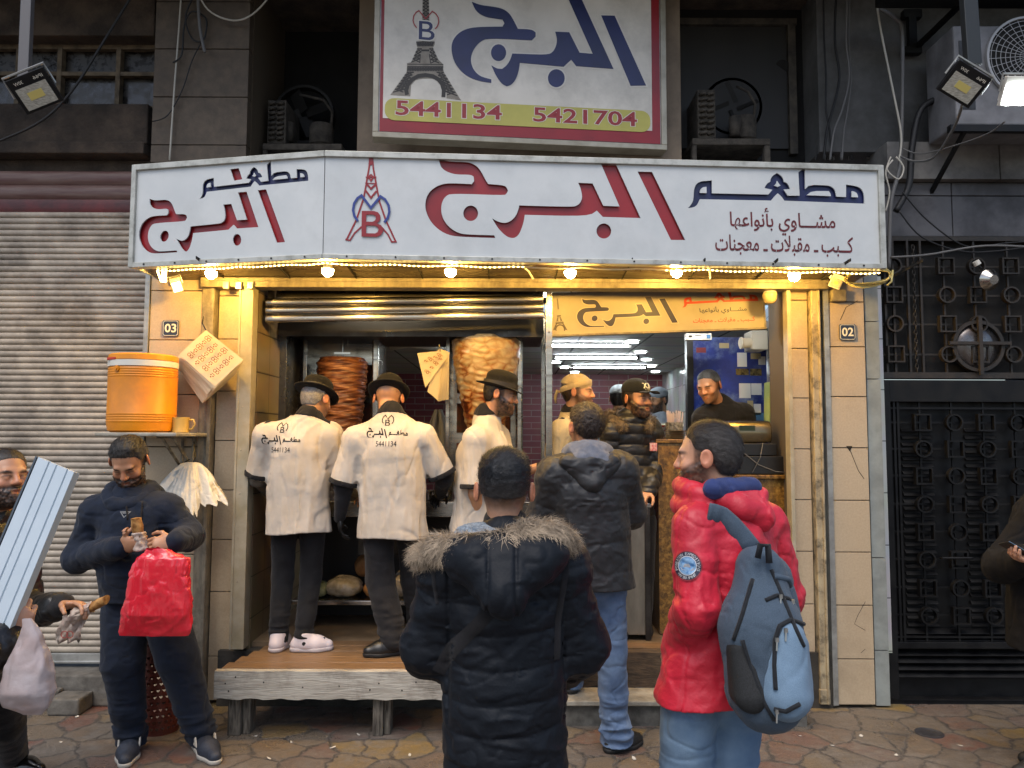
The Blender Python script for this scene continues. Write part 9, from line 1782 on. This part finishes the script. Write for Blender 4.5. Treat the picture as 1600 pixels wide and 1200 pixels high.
for i in range(9): P.append([c0 + A_(-0.055 + 0.10*j/8 - 0.03*i/8, 0.012*math.sin(j*1.7 + i), -0.105*i/8 + 0.008*math.sin(j*2.1)) for j in range(9)])
mb.grid(P); o = mb.build('wrapper', MATS['sandwich_paper'], smooth=True); o.modifiers.new('thickness', 'SOLIDIFY').thickness = 0.0015; tag(o, 'loose printed wrapper paper hanging under the half eaten wrap', 'wrapper')
emb = mat('wrapper_print', hexc('#9a4038'), 0.7);
mb = MB(); q = Vector(c0 + A_(-0.03, -0.022, -0.07)); mb.ring(q, (0, -1, 0), 0.015, 0.003, 0.001); mb.ring(q + Vector((0.022, 0, 0)), (0, -1, 0), 0.015, 0.003, 0.001); o2 = mb.build('printed_rings', emb); o2.parent = o; o2.matrix_parent_inverse = parent_inv(o)
# ---- person in leather at the lower left carrying a grey board
Y = 2.15
p = Person('person in black leather jacket at lower left holding a grey board and white bag', J_(Y, head=(-330, 650, 0), neck=(-325, 740, 0), shR=(-265, 800, -.12), shL=(-300, 795, .22), elR=(-70, 1045, -.10), elL=(-150, 1010, .30), wrR=(14, 1000, .02), wrL=(-30, 960, .25), hipR=(-310, 1150, -.06), hipL=(-310, 1150, .12), knR=(-310, 1400), knL=(-310, 1400, .15), anR=(-315, 1600), anL=(-315, 1600, .15), toR=(-250, 1620), toL=(-250, 1620, .15)), 0.0, face=(0.97, 0.1, 0), o={'skin': '#ba8a70', 'beard': 0.4, 'autoknee': 1})
p.hand('R', (0.35, 0.0, 0.85), (-0.5, 0.75, 0.1), thumb=1, curl=(1.0, 1.05, 1.1, 1.15), tcurl=0.5); p.body(0.0042); add_hair(p.t, p.J['head'], p.HM, 1.0, p.o)
M_leather = mat('black_leather_jacket', hexc('#0d0d0e'), 0.3, c2=hexc('#141416'), ns=12, bump=0.15, bs=120)
S = Sdf(); hem = p.pel[2] - 0.02; p.torso(S, 0.03, A_(p.pel[0], p.pel[1], hem), 0.7); [p.sleeve(S, q, 0.08, 0.078, 0.062, frac=0.86) for q in 'LR']
S.mesh('leather_jacket', 0.006, M_leather, p.t, post=lambda P, D: np.maximum(D + creases(P, (10, 10, 12), 0.012, 3) + creases(P, (26, 26, 30), 0.003), hem - P[:, 2])); p.trousers(M_jetblk, h=0.012); p.shoes(M_rubber, h=0.012)
bd4 = [P_(60, 714, 2.22), P_(117, 738, 2.22), P_(20, 985, 2.12), P_(-62, 1000, 2.12)]; d = bd4[3] - bd4[0]; w = bd4[1] - bd4[0]; nn = unit(np.cross(w, d)); nn = nn if nn[1] > 0 else -nn
t = thing('grey_board', 'long grooved grey board carried upright at a slant at the left edge', 'board', tuple(bd4[3]))
mb = MB(); L0 = bd4[0]; dl = unit(d); wl = np.linalg.norm(w); wu = unit(w); prof = [(0, 0), (0.002, -0.004), (wl*0.30, -0.004), (wl*0.32, 0.0), (wl*0.36, -0.003), (wl*0.5, -0.003), (wl*0.52, 0.001), (wl*0.56, -0.004), (wl*0.8, -0.004), (wl*0.82, 0.0), (wl*0.86, -0.004), (wl*0.995, -0.004), (wl, 0), (wl, 0.03), (0, 0.03)]
mb.prism([L0 + wu*a + nn*b for a, b in prof], dl*0.95); mb.build('board_body', mat('board_grey', hexc('#aab7c0'), 0.4, c2=hexc('#b7c2ca'), ns=4, stretch=(1, 1, 1)), t)
mb = MB(); mb.prism([L0 - wu*0.006 + nn*-0.006, L0 - wu*0.001 + nn*-0.006, L0 - wu*0.001 + nn*0.033, L0 - wu*0.006 + nn*0.033], dl*0.95); mb.build('edge_trim', mat('board_edge', hexc('#4a5158'), 0.4, metal=0.5), t)
M_wbag = mat('white_bag', hexc('#b5aeb0'), 0.35, c2=hexc('#a08c88'), ns=5, trans=0.15, bump=0.3, bs=30)
bt = at(38, 978, 2.1); bb = at(42, 1116, 2.1); H = bt[2] - bb[2]
bag_mesh('carrier_bag', 'thin white plastic bag of food hanging below the hand at the lower left', 'bag', [(0, 0.03, 0.02), (0.02, 0.062, 0.0), (H*0.25, 0.068, -0.002), (H*0.55, 0.056, 0.003), (H*0.8, 0.035, 0.0), (H, 0.018, -0.004), (H*1.08, 0.012, -0.012)], A_(bb[0], bb[1], bb[2]), M_wbag, None, 2, 0.6, 56, 40, 0.010)
# ---- man with a phone at the right edge
Y = 3.85
p = Person('person in dark coat at the right edge looking at a phone', J_(Y, head=(1660, 690, 0), neck=(1668, 740, 0), shL=(1632, 800, -.17), shR=(1660, 800, .16), elL=(1566, 884, -.05), elR=(1625, 880, .12), wrL=(1609, 872, -.30), wrR=(1610, 880, -.2), hipL=(1645, 940, -.08), hipR=(1650, 940, .08), knL=(1640, 1060, -.08), knR=(1645, 1060, .1), anL=(1640, 1160), anR=(1648, 1160, .15), toL=(1590, 1185), toR=(1600, 1180, .15)), 0.0, face=(-0.9, -0.25, -0.35), o={'skin': '#b0836a', 'beard': 0.6})
p.hand('L', (-0.85, -0.35, 0.05), (0.1, -0.2, 0.95), thumb=-1, curl=(0.5, 0.55, 0.6, 0.65), tcurl=0.4); p.body(0.0042); add_hair(p.t, p.J['head'], p.HM, 1.0, p.o)
S = Sdf(); hem = p.pel[2] - 0.22; p.torso(S, 0.035, A_(p.pel[0], p.pel[1], hem), 0.8); [p.sleeve(S, q, 0.085, 0.082, 0.062, frac=0.85) for q in 'LR']
S.mesh('coat', 0.006, cloth('dark_coat', '#06070a', '#090a0e', ns=10, sheen=0.0), p.t, post=lambda P, D: np.maximum(D + creases(P, (8, 8, 7), 0.012, 5), hem - P[:, 2])); p.trousers(M_jetblk, h=0.010); p.shoes(M_rubber, h=0.010)
c = p.J['wrL'] + unit(A_(-0.85, -0.35, 0.05))*0.085 + A_(0, 0, 0.034); u, v = unit(A_(-0.75, -0.05, 0.42)), unit(A_(0.05, -0.9, 0.25)); w = unit(np.cross(u, v)); t = thing('phone', 'dark smartphone held up at the right edge of the scene', 'phone', tuple(c))
mb = MB(); mb.obox(c, u*0.075, v*0.036, w*0.004); mb.build('body', M_blk, t, bevel=0.003)
mb = MB(); mb.obox(c + w*(0.0045 if w[2] > 0 else -0.0045), u*0.070, v*0.033, w*0.0004); mb.build('screen', mat('phone_screen', hexc('#1c2a3a'), 0.1, emit=(0.25, 0.4, 0.6, 1), es=0.5), t)
